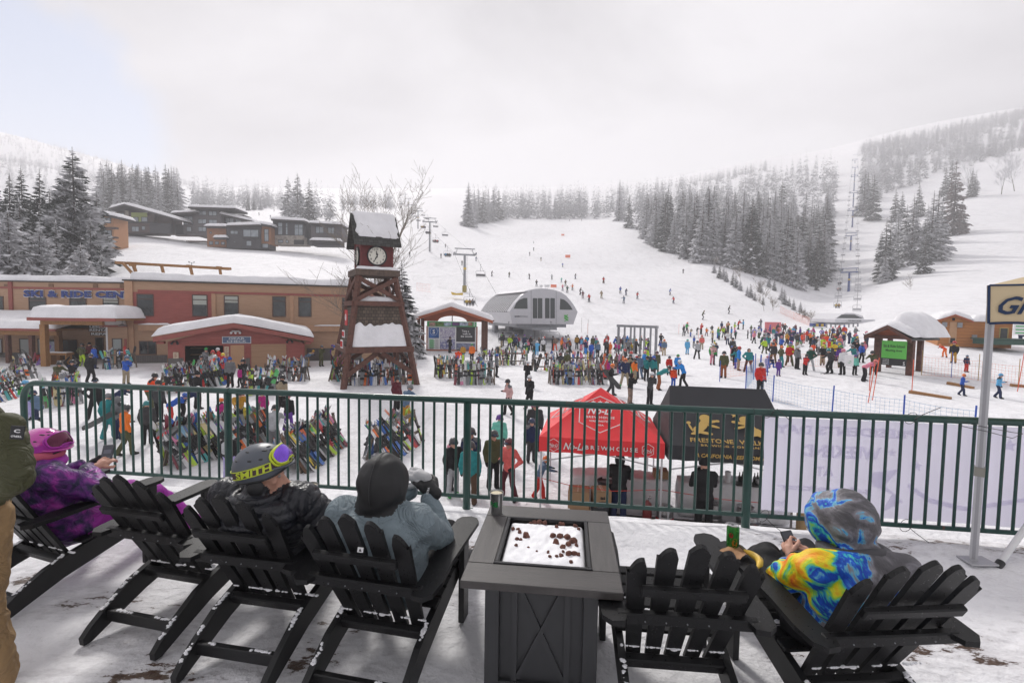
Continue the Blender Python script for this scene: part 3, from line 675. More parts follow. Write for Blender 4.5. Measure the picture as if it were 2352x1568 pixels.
# timber trellis above the roof
t=thing('roof_trellis','orange timber beam on brackets rising above the snowy roof','trellis')
a,c=P(*K1(780,1057),44.5),P(*K1(1570,1100),48.5);mb=MB();mb.beam(a,c,.22,.24,bev=.02);mb.beam(a+Vector((0.9,.3,.02)),c+Vector((-.4,.3,-.02)),.18,.2);mb.build('beam',WOOD,t)
for k,(x,y,x2,y2) in enumerate([(905,1075,935,1160),(1095,1075,1110,1135),(1290,1082,1305,1145),(1490,1092,1500,1155)]):
 Y=44.8+k*1.1;mb=MB();p0,p1=P(*K1(x,y),Y),P(*K1(x2,y2),Y-.3);mb.beam(p0,p1,.2,.22);mb.box(p0+Vector((0,-.1,.0)),(.32,.5,.22))
 mb.beam(p1,p1+Vector((.1,.6,-.8)),.2,.2);mb.build('bracket',WOOD,t)
mb=MB();mb.beam(P(*K1(835,1062),44.6),P(*K1(925,1160),44.3),.18,.18);mb.build('brace',WOOD,t)
ws=thing('weather_station','small weather sensor mast on the snowy roof','weather station');p=P(*K1(1300,1065),47);mb=MB();mb.cyl(p-Vector((0,0,.8)),p+Vector((0,0,.1)),.03);mb.beam(p+Vector((-.25,0,.1)),p+Vector((.25,0,.1)),.04,.04);mb.build('mast',GREYM,ws)
mb=MB();mb.ell(p+Vector((-.25,0,.16)),.07);mb.ell(p+Vector((.25,0,.16)),.06);mb.build('sensor',GREYM,ws)

# --- left wing
F=Fac(0,43,288,43);b=empty_at(F,'ski_centre_building','tan left wing with large blue lettering over a snowy porch','building');W=F.w
zt=F.at(100,648)[1];slab(-14,W+.05,0,13,GZ-.3,zt).build('wall',TAN,b);slab(-14,W,-.15,13,zt,zt+.1).build('roof_edge',FASC,b)
roof_snow(b,-13.8,W-.1,-.02,13,lambda x,y:zt+.1,.5,.5,.15,seed=8,over=.25)
q=rc(F,K1,90,1226,800,1240);slab(-14,W-.1,-.06,-.002,q[2],q[3]).build('belt_band',REDT,b)
q=rc(F,K1,65,1185,90,1405);slab(q[0],q[1],-.12,-.003,q[2],zt-.01).build('downspout',REDT,b)
for a in(30,332,633,815):q=rc(F,K1,a,1203,a+32,1228);slab(q[0],q[1],-.05,-.002,q[2],q[3]).build('vent',siding('vent_louvre',(.25,.14,.08),.09,2,.35) if 'vent_louvre' not in bpy.data.materials else bpy.data.materials['vent_louvre'],b)
for a,bb,c,d in[(197,1290,316,1410),(473,1296,588,1390),(700,1296,808,1390),(-90,1284,26,1405)]:
 q=rc(F,K1,a,bb,c,d);window(b,*q,0,transom=.2,glass=GLASS,blind=.3 if a>600 else 0)
q=rc(F,K1,188,1246,1050,1300);zc=(q[2]+q[3])/2;h=q[3]-q[2]
sg=thing('building_sign','large blue letters SKI & RIDE CENTER outlined in white along the tan wall','sign',F.M@Vector((0,0,0)),F.rz)
kw=dict(bold=.035,ext=.02,spacing=1.02)
lt(sg,'lettering','SKI & RIDE CENTER',NAVY,(q[0]+q[1])/2-.3,zc,-.14,q[1]-q[0]-.14,h*.86,bold=.05,ext=.02,spacing=1.05)
lt(sg,'letter_outline','SKI & RIDE CENTER',WHITE,(q[0]+q[1])/2-.3,zc,-.08,q[1]-q[0],h*1.02,bold=.065,ext=.02,spacing=1.05)
# ground floor under the porch
for a,bb,c,d in[(135,668,222,822),(258,668,345,822),(-70,668,18,800)]:
 q=rc(F,K4,a,bb,c,d);window(b,q[0],q[1],GZ+.35,q[3],0,glass=GLASSL)
q=rc(F,K4,650,660,706,836);window(b,q[0],q[1],GZ,q[3],0,glass=DARK,door=True)
slab(-14,W,-.05,-.002,GZ,GZ+.55).build('wainscot',WAINS,b)
# bump-out right of the entry
F2=Fac(241,39.2,291,39.8);q=rc(F2,K4,716,590,862,836)
bo=thing('entry_annex','narrow tan annex with one pale window between the entry and the tall pilaster','annex',F2.o,F2.rz);zt2=q[3]
slab(0,F2.w,0,3.1,GZ-.3,zt2).build('wall',TAN,bo);slab(0,.12,-.03,-.001,GZ,zt2-.01).build('corner_trim',WHITE,bo);mb=MB()
slab(-.3,F2.w-.02,-.35,3.1,zt2,zt2+.16,mb);mb.build('roof',REDT,bo);roof_snow(bo,-.25,F2.w-.02,-.33,3.0,lambda x,y:zt2+.15+y*.12,.55,.4,seed=12)
q=rc(F2,K4,760,666,830,745);window(bo,*q,0,glass=GLASSL);q=rc(F2,K4,844,670,862,780);slab(q[0],q[1],-.03,-.002,GZ,q[3]).build('door',REDT,bo)
# porch roof
F3=Fac(61,36.5,264,37);pr=thing('entry_porch','timber entry porch roof under a deep pillow of snow','porch',F3.o,F3.rz)
q=rc(F3,K4,182,535,782,549);zf0=q[2];slab(0,F3.w,-.05,.09,q[2],q[3]+.08).build('fascia',REDT,pr);slab(.05,F3.w-.05,.09,6.2,q[2]+.06,q[3]+.05).build('roof',WOOD,pr)
roof_snow(pr,-.05,F3.w+.02,-.05,6.2,lambda x,y:q[3]+.07,.95,.75,.12,seed=13,over=.1)
mb=MB();slab(.6,F3.w-1.2,.35,.6,q[2]-.3,q[2]+.055,mb);mb.build('beam',WOOD,pr)
for uu,YY_ in((103,37.2),(135,41.5)):
 pp=pr.matrix_world;p0=F3.I@P(uu,800,YY_);mb=MB();slab(p0.x-.19,p0.x+.19,p0.y-.19,p0.y+.19,GZ-.2,q[2]-.3,mb);mb.build('post',WOOD,pr)
for k in(8.0,3.6):mb=MB();mb.lathe([(0.0,.16),(.06,.15),(.3,0),(.31,-.03)],(min(k,F3.w-1),2.2,q[2]-.38),16);mb.cyl((min(k,F3.w-1),2.2,q[2]-.25),(min(k,F3.w-1),2.2,q[2]+.1),.02);mb.build('lamp_shade',GREYM,pr)
# low roofs
F4=Fac(-40,38.5,125,38.5);q=rc(F4,K4,0,600,370,616);lr=thing('porch_roof','low porch roof loaded with snow at the left edge','porch',F4.o,F4.rz)
slab(-6,F4.w,-.05,.1,q[2],q[3]).build('fascia',REDT,lr);slab(-6,F4.w-.03,.1,4.6,q[2]+.03,q[3]-.01).build('roof',WOOD,lr);roof_snow(lr,-6,F4.w+.05,-.05,4.5,lambda x,y:q[3]+y*.22,.5,.5,seed=14)
slab(-6,F4.w-.2,.3,.55,q[2]-.35,q[2]-.002).build('beam',WOOD,lr)
for xx in(1.3,3.2):slab(xx,xx+.28,.3,.58,GZ-.2,q[2]-.36).build('post',DKWOOD,lr)
# hanging letter signs
F5=Fac(200,40.5,262,40.5);hs=thing('hanging_sign','stacked dark boards lettered LESSONS RENTALS REPAIR over the entry door','sign',F5.o,F5.rz)
for k,(s_,y0,y1) in enumerate([('LESSONS',578,600),('RENTALS',600,622),('REPAIR',626,648)]):
 q=rc(F5,K4,600+(12 if k==2 else 0),y0,775,y1);o_=slab(q[0],q[1],0,.05,q[2]+.01,q[3]-.01).build('board',BLACK,hs);lt(o_,'lettering',s_,GREYL,(q[0]+q[1])/2,(q[2]+q[3])/2,-.012,(q[1]-q[0])*.9,(q[3]-q[2])*.72,bold=.02,ext=.008)
mb=MB();slab(0,3,.06,.2,F5.at(210,746)[1],F5.at(210,743)[1],mb);mb.build('hanger',FRAME,hs)
# bench, vending machine, snow thrower
F6=Fac(100,38,180,38);q=rc(F6,K4,318,766,450,780);bt=thing('serving_table','wooden outdoor table with snow on its top beside the porch post','table',F6.o,F6.rz)
slab(q[0],q[1],0,.7,q[2],q[3]).build('table_top',WOOD,bt);roof_snow(bt,q[0]+.05,q[1]-.05,.03,.67,lambda x,y:q[3],.05,.1,seed=3,n=14,m_=8,over=0,name='snow')
for xx in(q[0]+.1,q[1]-.2):slab(xx,xx+.1,.1,.6,GZ,q[2]).build('leg',WOOD,bt)
q=rc(F,K4,370,676,462,822);vm=thing('vending_machine','glowing pale drinks vending machine with a black side by the entry','vending machine',F.o,F.rz)
slab(q[0],q[1]+.9,-.95,-.1,GZ,q[3]).build('cabinet',BLACK,vm);slab(q[0]+.05,q[0]+(q[1]-q[0])*.8,-.98,-.953,GZ+.35,q[3]-.1).build('front_panel',mat('vending_front',(.32,.36,.48),.3,var=.5,scale=2.5),vm);slab(q[1]-.25,q[1]-.12,-.98,-.953,GZ+.6,q[3]-.4).build('keypad',GREYL,vm)

# --- gear check building
F=Fac(383,35.8,699,39.6);b=empty_at(F,'gear_check_building','low dark red gabled building with an open garage door and GEAR CHECK sign','building');W=F.w;D=4.2
HT={}
def g4(a,bb,c,d,y=0):return rc(F,K4,a,bb,c,d,y)
op=g4(1255,716,1516,886);dr=g4(1565,712,1657,872);ga=g4(1705,705,1942,866)
ez=F.at(*K4(1130,690))[1];pk=F.at(*K4(1585,575))
def rz_top(x):return pk[1]-abs(x-pk[0])*((pk[1]-ez)/max(pk[0],1))
mb=MB()
def gable(mb,y0,y1,xs):  # wall pieces following the roof line, with openings
 for(xa,xb,za) in xs:
  pts=[(xa,za),(xb,za),(xb,rz_top(xb)),(xa,rz_top(xa))]
  if xa<pk[0]<xb:pts.insert(3,(pk[0],rz_top(pk[0])))
  mb.prism(pts,y1-y0,Matrix(((1,0,0,0),(0,0,-1,y1),(0,1,0,0),(0,0,0,1))))
gable(mb,0,.2,[(0,op[0],GZ-.3),(op[0],op[1],op[3]),(op[1],W,GZ-.3)]);mb.build('wall',RED,b)
mb=MB();slab(0,.2,.2,D,GZ-.3,rz_top(0),mb);slab(W-.2,W,.2,D,GZ-.3,rz_top(W),mb);mb.build('side_wall',RED,b)
mb=MB();slab(op[0]-.6,op[1]+.6,3.6,3.7,GZ,op[3]+.3,mb);slab(op[0]-.7,op[0]-.6,.2,3.7,GZ,op[3]+.3,mb);slab(op[1]+.6,op[1]+.7,.2,3.7,GZ,op[3]+.3,mb);slab(op[0]-.7,op[1]+.7,.2,3.7,op[3]+.3,op[3]+.35,mb);slab(op[0]-.7,op[1]+.7,.2,3.7,GZ-.03,GZ+.0,mb);mb.build('room',DARK,b)
mb=MB();slab(op[0]-.12,op[0],-.04,.2,GZ,op[3],mb);slab(op[1],op[1]+.1,-.04,.2,GZ,op[3],mb);slab(op[0]-.12,op[1]+.1,-.04,.2,op[3],op[3]+.12,mb);mb.build('door_frame',REDT,b)
for k,zz in enumerate((.5,1.1,1.6)):slab(op[0]+.15,op[0]+1.3,1.2,1.7,GZ+zz,GZ+zz+.05).build('shelf',mat('shelf_wood',(.2,.12,.06),.8),b)
d_=slab(dr[0],dr[1],-.03,-.004,GZ,dr[3]).build('door',DOORTAN,b);mb=MB();mb.ell((dr[1]-.1,-.07,GZ+1.0),.035);mb.build('handle',GREYM,d_)
mb=MB();slab(dr[0]-.1,dr[0],-.05,-.003,GZ,dr[3]+.1,mb);slab(dr[1],dr[1]+.1,-.05,-.003,GZ,dr[3]+.1,mb);slab(dr[0],dr[1],-.05,-.003,dr[3],dr[3]+.1,mb);mb.build('door_frame',REDT,b)
slab(ga[0],ga[1],-.03,-.004,GZ,ga[3]).build('garage_door',siding('garage_panels',(.36,.215,.125),.45,2,.03,.3,.05),b)
mb=MB();slab(ga[0]-.1,ga[0],-.05,-.003,GZ,ga[3]+.1,mb);slab(ga[1],ga[1]+.1,-.05,-.003,GZ,ga[3]+.1,mb);slab(ga[0],ga[1],-.05,-.003,ga[3],ga[3]+.1,mb);mb.build('door_frame',REDT,b)
for a,c in((1140,1245),(1668,1698),(1950,2060)):q=g4(a,800,c,870);slab(q[0],q[1],-.05,-.004,GZ,q[3]).build('wainscot',WAINS,b)
q=g4(1512,657,1700,697);sg=slab(q[0],q[1],-.1,-.03,q[2],q[3]).build('gear_check_sign',SIGNBLUE);sg.matrix_world=F.M;tag(sg,'blue board lettered GEAR CHECK centred under the gable','sign')
mb=MB();slab(q[0]-.04,q[1]+.04,-.12,-.02,q[3],q[3]+.04,mb);slab(q[0]-.04,q[1]+.04,-.12,-.02,q[2]-.04,q[2],mb);slab(q[0]-.04,q[0],-.12,-.02,q[2],q[3],mb);slab(q[1],q[1]+.04,-.12,-.02,q[2],q[3],mb);mb.build('frame',GREYL,sg)
zc=(q[2]+q[3])/2;hh=(q[3]-q[2]);lt(sg,'lettering','GEAR',GREYL,(q[0]+q[1])/2,zc+hh*.24,-.112,(q[1]-q[0])*.58,hh*.34,bold=.02,ext=.008);lt(sg,'lettering','CHECK',GREYL,(q[0]+q[1])/2,zc-hh*.22,-.112,(q[1]-q[0])*.72,hh*.34,bold=.02,ext=.008)
CREAM=mat('cream_board',(.55,.45,.33),.6)
for k,(a,bb,c,d) in enumerate([(1176,760,1212,802),(1523,722,1553,764),(1523,767,1553,790)]):
 q=g4(a,bb,c,d);nb_=slab(q[0],q[1],-.08,-.053,q[2],q[3]).build('notice_board',CREAM);nb_.matrix_world=F.M;tag(nb_,['cream notice board on the red wall left of the open garage','cream notice board beside the tan door, upper of two','cream notice board beside the tan door, lower of two'][k],'notice board')
 for r_ in range(4):zz=q[3]-(q[3]-q[2])*(r_+1)/5;slab(q[0]+.08,q[1]-.08-.05*(r_%2),-.084,-.081,zz-.02,zz+.015).build('printed_line',REDT,nb_)
for a,c in((1190,688),(1965,678)):
 q=F.at(*K4(a,c));mb=MB()
 for dx in(-.12,.12):mb.cyl((q[0]+dx,-.1,q[1]),(q[0]+dx*1.6,-.3,q[1]-.16),.05,.09)
 mb.box((q[0],-.05,q[1]),(.2,.1,.08));mb.build('floodlight',BLACK,b)
q=F.at(*K4(1600,618));mb=MB();mb.box((q[0],-.1,q[1]),(.5,.12,.1));
for dx in(-.3,0,.3):mb.ell((q[0]+dx,-.25,q[1]-.12),(.09,.12,.09));mb.cyl((q[0]+dx,-.1,q[1]),(q[0]+dx,-.25,q[1]-.1),.03)
mb.build('security_camera',WHITE,b)
el,er=F.at(*K4(1055,690)),F.at(*K4(2125,655));pkf=F.at(*K4(1585,562),-.6)
def rt(x):return pkf[1]-.02-abs(x-pkf[0])*.205
for sx,xe in((-1,el[0]),(1,er[0])):
 mb=MB();xa,xb=min(xe,pkf[0]),max(xe,pkf[0])
 mb.prism([(xa,rt(xa)-.34),(xb,rt(xb)-.34),(xb,rt(xb)),(xa,rt(xa))],.1,Matrix(((1,0,0,0),(0,0,-1,-.6),(0,1,0,0),(0,0,0,1))));mb.build('fascia',REDT,b)
 mb=MB();mb.prism([(xa,rt(xa)-.16),(xb,rt(xb)-.16),(xb,rt(xb)-.004),(xa,rt(xa)-.004)],D+.4,Matrix(((1,0,0,0),(0,0,-1,D-.0),(0,1,0,0),(0,0,0,1))));mb.build('roof',FASC,b)
roof_snow(b,el[0]-.05,er[0]+.1,-.68,D,lambda x,y:rt(x)+.02+.04*min(1,abs(x-pkf[0])),.62,.8,.14,seed=21,over=.12)
mb=MB();slab(el[0]+.15,el[0]+.6,-.5,.1,rt(el[0])-.5,rt(el[0])-.32,mb);mb.build('bracket',REDT,b);mb=MB();slab(er[0]-.6,er[0]-.15,-.5,.1,rt(er[0])-.5,rt(er[0])-.32,mb);mb.build('bracket',REDT,b)

# ---------------- chalets on the hill ----------------
def chalet(label,Y,parts,wins,snow,group='modern houses above the ski centre',K=K1,zoff=0):
 """parts: (name, mat, x0,y0,x1,y1, dist offset, depth); wins: (x0,y0,x1,y1, offset); snow: (x0,x1,yL,yR, offset, depth)"""
 c=P(*K(parts[0][2],parts[0][5]),Y);t=thing('hill_house',label,'house',(0,0,0),0,None)
 for nm,m_,x0,y0,x1,y1,dy,dp in parts:
  a,b_=P(*K(x0,y0),Y+dy),P(*K(x1,y1),Y+dy);slab(a.x,b_.x,a.y,a.y+dp*.5,b_.z,a.z).build(nm,m_,t)
 for w_ in wins:
  x0,y0,x1,y1,dy=w_[:5];g_=w_[5] if len(w_)>5 else GLASSC;a,b_=P(*K(x0,y0),Y+dy),P(*K(x1,y1),Y+dy)
  window(t,a.x,b_.x,b_.z,a.z,a.y,fw=.13,glass=g_,mull=(.5,) if(x1-x0)>45 else(),transom=.35 if(y1-y0)>60 else 0,fm=BLACK)
 for x0,x1,yl,yr,dy,dp in snow:
  a,b_=P(*K(x0,yl),Y+dy),P(*K(x1,yr),Y+dy)
  sl=(b_.z-a.z)/(b_.x-a.x);mb=MB()
  for q0,q1,nm,m_ in((-.5,-.02,'roof',FASC),):
   mb.prism([(a.x,a.z+q0),(b_.x,b_.z+q0),(b_.x,b_.z+q1),(a.x,a.z+q1)],dp*.5,Matrix(((1,0,0,0),(0,0,-1,a.y+dp*.5-.4),(0,1,0,0),(0,0,0,1))));mb.build(nm,m_,t)
  roof_snow(t,a.x-.2,b_.x+.2,a.y-.5,a.y+dp*.5-.5,lambda x,y,a=a,sl=sl:a.z+(x-a.x)*sl,.8,.9,.15,seed=int(x0),n=24,m_=14,over=.2)
 return t
BRN=siding('brown_siding',(.085,.055,.05),.35,2,.1)
chalet('orange gabled house half hidden behind the tall dark conifer',120,[('wall',mat('orange_siding',(.48,.24,.12),.7,var=.1),655,725,775,960,0,9),('balcony',FRAME,690,815,790,830,-1.5,1.4),('balcony',FRAME,690,880,790,893,-1.5,1.4)],
[(664,750,688,790,0),(700,752,755,792,0),(700,835,760,878,0)],[(640,795,715,745,-1.6,12)])
chalet('wide dark chalet with sloping roof, lime panels and a long balcony',150,[('wall',BRN,775,715,1050,855,0,14),('side_wall',BRN,1050,738,1165,856,1.2,10),('balcony',BLACK,795,778,1045,788,-2.4,2.4),('lime_panel',GREENP,890,718,1000,782,-.1,.1),('chimney',STONE,845,705,872,782,-.3,.3),('lower_wall',CHAR,1015,790,1160,858,-1,2)],
[(800,720,846,782,-.1),(905,748,940,782,-.2),(958,748,1003,782,-.2),(803,812,845,845,0),(893,812,944,848,0),(960,810,986,838,0)],[(745,850,690,662,-3,17),(850,1225,662,768,-3,17)])
chalet('tall grey three storey chalet with stacked flat roofs',152,[('wall',SLATE,1322,690,1500,880,-1,11),('left_wall',SLATE,1242,720,1325,862,0,9),('right_wall',SLATE,1500,730,1655,800,1,9),('lower_wall',BLACK,1190,800,1245,870,1,7),('deck_rail',FRAME,1190,872,1400,880,-3,2.6),('deck',FRAME,1262,908,1400,918,-3,3),('post',BLACK,1182,735,1190,860,-2.4,.3)],
[(1342,704,1400,738,-1),(1414,708,1472,741,-1),(1342,762,1402,795,-1),(1416,765,1474,797,-1),(1344,815,1400,848,-1),(1246,742,1310,802,0),(1264,814,1300,848,0),(1527,755,1588,792,1),(1596,762,1640,795,1)],[(1168,1330,722,712,-2.5,12),(1280,1600,680,690,-3,14),(1495,1712,726,775,-1.5,12)])
chalet('boxy chalet split into cedar and black cubes on the snowbank',140,[('cedar_wall',CEDAR,1403,808,1536,952,0,9),('black_wall',CHAR,1536,808,1765,964,-1.2,9),('cedar_box',CEDAR,1765,795,1838,935,-.4,9),('lower_wall',CHAR,1765,936,1826,966,0,8),('balcony',BLACK,1645,885,1760,897,-2.4,1.2)],
[(1422,848,1438,862,0),(1418,912,1446,938,0),(1458,914,1485,936,0),(1500,916,1526,938,0),(1562,840,1616,866,-1.2),(1648,832,1756,886,-1.2),(1670,908,1708,946,-1.2),(1585,912,1597,924,-1.2),(1792,830,1824,915,-.4),(1778,928,1822,960,-.4)],
[(1400,1540,810,812,-.6,10),(1540,1760,806,800,-1.9,10),(1758,1842,792,806,-1,11),(1456,1538,888,888,-2.2,2.2)])
chalet('charcoal chalet with a stone ground floor and mono pitch roof',142,[('wall',CHAR,1850,765,2068,885,0,10),('stone_base',STONE,1856,872,2064,938,-.15,9),('side_wall',CHAR,2068,800,2096,935,2,7)],
[(1884,785,1918,870,0),(1936,788,1954,870,0),(1996,798,2056,875,0),(1886,903,1922,925,-.15),(1938,905,1958,925,-.15),(1994,903,2062,935,-.15,BLACK)],[(1843,2070,762,775,-1.2,12)])
chalet('small charcoal chalet with a snow covered carport beside the clock tower',142,[('wall',SLATE,2112,795,2318,905,0,10),('garage',CHAR,2116,905,2305,945,-2,8)],[(2140,812,2198,860,0),(2222,818,2272,865,0)],[(2102,2322,788,800,-1.2,12),(2112,2312,905,912,-2.8,3)])
# ---------------- clock tower ----------------
CZ=-2.75
cx_,cyy=P(858,720,31.8).x,31.8
CT=thing('clock_tower','dark red timber clock tower with a snowy gable roof and splayed legs','clock tower',(cx_,cyy,0),R(28))
SHING=mat('shingles',(.10,.075,.06),.9);
def shingle_mat(name,col,sx=.22,sz=.2):
 m=bpy.data.materials.new(name);m.use_nodes=True;nt=m.node_tree;b=nt.nodes['Principled BSDF'];N=nt.nodes.new;L=nt.links.new
 tc=N('ShaderNodeTexCoord');mp=N('ShaderNodeMapping');mp.inputs['Rotation'].default_value=(R(90),0,0);L(tc.outputs['Object'],mp.inputs[0])
 br=N('ShaderNodeTexBrick');br.inputs['Scale'].default_value=1;br.inputs['Brick Width'].default_value=sx;br.inputs['Row Height'].default_value=sz;br.inputs['Mortar Size'].default_value=.012
 br.inputs['Color1'].default_value=(*[c*.7 for c in col],1);br.inputs['Color2'].default_value=(*[c*1.3 for c in col],1);br.inputs['Mortar'].default_value=(.015,.012,.01,1);L(mp.outputs[0],br.inputs['Vector']);L(br.outputs[0],b.inputs['Base Color']);b.inputs['Roughness'].default_value=.85
 return m
SHM=shingle_mat('wood_shingles',(.10,.075,.058));ROOFSH=shingle_mat('roof_shingles',(.055,.055,.052),.3,.22)
TWR=mat('barn_red_boards',(.13,.02,.02),.6,var=.25,scale=3)
Zp0,Zp1,Zc1,Zrd=4.15,4.55,6.3,8.12
def leg_at(sx,sy,z):k=(z-CZ)/(Zp0-CZ);b_=2.25*(1-k)+1.12*k;return Vector((sx*b_,sy*b_,z))
for sx in(-1,1):
 for sy in(-1,1):mb=MB();mb.beam(leg_at(sx,sy,CZ-.2),leg_at(sx,sy,Zp0),.29,.29,bev=.02);mb.build('leg',DKWOOD,CT)
mb=MB();mb.box((0,0,(Zp0+Zp1)/2),(2.75,2.75,Zp1-Zp0),bev=.02);mb.build('platform',mat('weathered_timber',(.10,.07,.055),.8,var=.4,scale=5),CT)
slab(-.97,.97,-.97,.97,Zp1,Zc1).build('clock_house',TWR,CT)
mb=MB()
for sx in(-1,1):
 for sy in(-1,1):mb.box((sx*.96,sy*.96,(Zp1+Zc1)/2),(.12,.12,Zc1-Zp1-.01))
mb.build('corner_board',TWR,CT)
def side_beams(z,h,name,ext=.25,w=.16):
 for k in range(4):
  Rm=rz_(k*math.pi/2);a,c=leg_at(-1,-1,z),leg_at(1,-1,z);a.x-=ext;c.x+=ext;a.y-=.15;c.y-=.15;mb=MB();mb.beam(Rm@a,Rm@c,w if 0 else w,h,bev=.012);mb.build(name,DKWOOD,CT)
side_beams(2.42,.3,'cross_beam',.1);side_beams(-.42,.36,'cross_beam',.2)
for k in range(4):
 Rm=rz_(k*math.pi/2)
 for s_ in(-1,1):
  a,c=leg_at(-s_,-1,2.62),leg_at(s_,-1,4.0);off=Vector((0,-.06-.09*(s_>0),0));mb=MB();mb.beam(Rm@(a+off),Rm@(c+off),.12,.26,bev=.01);mb.build('cross_brace',DKWOOD,CT)
  a,c=Vector((s_*.15,-1.68,-.65)),leg_at(s_,-1,-2.0);mb=MB();mb.beam(Rm@(a),Rm@c,.14,.28,bev=.01);mb.build('knee_brace',DKWOOD,CT)
mb=MB()  # shingled skirt
for k in range(4):
 Rm=rz_(k*math.pi/2);a,b_,c,d=leg_at(-1,-1,-.25),leg_at(1,-1,-.25),leg_at(1,-1,2.3),leg_at(-1,-1,2.3);mb.add([Rm@q for q in(a,b_,c,d,a+Vector((.1,.1,0)),b_+Vector((-.1,.1,0)),c+Vector((-.1,.1,0)),d+Vector((.1,.1,0)))],[(0,1,2,3),(7,6,5,4)])
mb.build('shingle_wall',SHM,CT)
for k in(0,):
 V=[];F_=[];nx,nz=40,30;rr=np.random.RandomState(5);nn=blur(blur(rr.rand(nx+1,nz+1)-.5,2,0),2,1);nn/=np.abs(nn).max();ed=blur(blur(rr.rand(nx+1,1)-.5,2,0),1,0)[:,0]
 for layer in(0,1):
  for i in range(nx+1):
   for j in range(nz+1):
    zt_=1.15+ed[i]*.55;z=-.22+(zt_+.22)*j/nz;w_=leg_at(1,-1,z).x-.16;t=min(1,6*min(i/nx,1-i/nx,j/nz+.12,1-j/nz));y=-leg_at(1,-1,z).x-.02-(0 if layer else(.1+.14*(1-j/nz)+.05*nn[i,j])*math.sqrt(t))
    V.append((-w_+2*w_*i/nx,y,z))
 I=np.arange(len(V)//2).reshape(nx+1,nz+1)
 for i in range(nx):
  for j in range(nz):F_.append((I[i,j],I[i+1,j],I[i+1,j+1],I[i,j+1]))
 link_mesh('drifted_snow',np_mesh('drifted_snow',np.array(V),np.array(F_),SNOW_ROOF),CT)
roof_snow(CT,-1.3,1.3,-1.36,-1.0,lambda x,y:Zp1-.01,.16,.15,.04,name='platform_snow',n=30,m_=6,seed=3)
roof_snow(CT,-1.1,1.1,-1.4,-.9,lambda x,y:2.55-.0,.3,.25,.05,name='beam_snow',n=30,m_=8,seed=5)
ys=(Zrd-6.15)
for sy in(-1,1):
 mb=MB();mb.beam((0,sy*.0,Zrd),(0,sy*1.42,6.12),2.9,.14,up=(1,0,0)) if 0 else None
 mb.prism([(0,Zrd),(sy*1.42,6.12),(sy*1.42,5.98),(0,Zrd-.2)] if sy>0 else[(0,Zrd),(0,Zrd-.2),(-1.42,5.98),(-1.42,6.12)],2.9,Matrix(((0,0,1,-1.45),(1,0,0,0),(0,1,0,0),(0,0,0,1))));mb.build('roof',ROOFSH,CT)
mb=MB();mb.prism([(-.95,Zc1),(.95,Zc1),(0,Zrd-.25)],.08,Matrix(((0,0,1,-1.05),(1,0,0,0),(0,1,0,0),(0,0,0,1))));mb.prism([(-.95,Zc1),(.95,Zc1),(0,Zrd-.25)],.08,Matrix(((0,0,1,.97),(1,0,0,0),(0,1,0,0),(0,0,0,1))));mb.build('gable',WOOD,CT)
for k in(-1,1):  # snow pillows on both slopes
 sl=(Zrd-6.12)/1.42;roof_snow(CT,-1.22,1.32,-1.12 if k<0 else 0,0.0 if k<0 else 1.12,lambda x,y:Zrd-abs(y)*sl,.34,.26,.07,seed=9+k,n=36,m_=24,over=.12)
CLOCKF=mat('clock_face',(.72,.70,.62),.5)
def clock(M_):
 cf=MB();n=48;cf.prism([(.56*math.cos(2*math.pi*i/n),.56*math.sin(2*math.pi*i/n)) for i in range(n)],.05,M_);cf=cf.build('clock_face',CLOCKF,CT)
 ring=MB();pts=[M_@Vector((.58*math.cos(2*math.pi*i/n),.58*math.sin(2*math.pi*i/n),.05)) for i in range(n)];ring.tube(pts,.045,8,True);ring.build('rim',BLACK,cf)
 for i in range(1,13):
  a=math.pi/2-i*math.pi/6;text('numeral',str(i),BLACK,cf,M_@frame((.43*math.cos(a),.43*math.sin(a),.06),(1,0,0),(0,1,0)),None,.13,ext=.004,bold=.01)
 for nm,ang,l0,l1,wd in(('hour_hand',math.pi/2+R(10),-.1,.30,.05),('minute_hand',math.pi/2-R(208),-.12,.45,.035)):
  d=Vector((math.cos(ang),math.sin(ang),0));mb=MB();mb.beam(M_@(d*l0+Vector((0,0,.07))),M_@(d*l1+Vector((0,0,.07))),wd,.012,up=M_.to_3x3()@Vector((0,0,1)));mb.beam(M_@(d*.05+Vector((0,0,.072))),M_@(d*l1*.55+Vector((0,0,.072))),wd*1.9,.012,up=M_.to_3x3()@Vector((0,0,1)));mb.build(nm,BLACK,cf)
clock(frame((0,-.98,5.42),(1,0,0),(0,0,1)));clock(frame((-.98,0,5.42),(0,-1,0),(0,0,1)))
# little signs on the tower's left side
REDS=mat('bright_red',(.55,.03,.035),.5)
for k,(z0,z1,m_,lb) in enumerate([(1.05,2.0,REDS,'red banner sign with a white ring on the left side of the tower'),(.3,.75,WHITE,'white letter board on the left side of the tower, upper'),(-.35,.15,WHITE,'white letter board on the left side of the tower, lower')]):
 M0=CT.matrix_basis;bb=leg_at(1,1,(z0+z1)/2).x+.28;mb=MB();slab(-bb-.04,-bb,-1.25,-.45,z0,z1,mb);o_=mb.build('tower_sign',m_);o_.location=CT.location;o_.rotation_euler=CT.rotation_euler;tag(o_,lb,'sign')
 if k==0:
  mb=MB();mb.tube([(-bb-.05,-.85+.18*math.cos(t),1.55+.18*math.sin(t)) for t in[i*math.pi/8 for i in range(16)]],.02,6,True);mb.cyl((-bb-.05,-.85,1.35),(-bb-.05,-.85,1.6),.03);mb.build('emblem',WHITE,o_)
 else:
  mb=MB();[slab(-bb-.05,-bb-.041,-1.2+.16*i,-1.1+.16*i,z0+.08,z1-.08,mb) for i in range(5)];mb.build('lettering',REDS,o_)
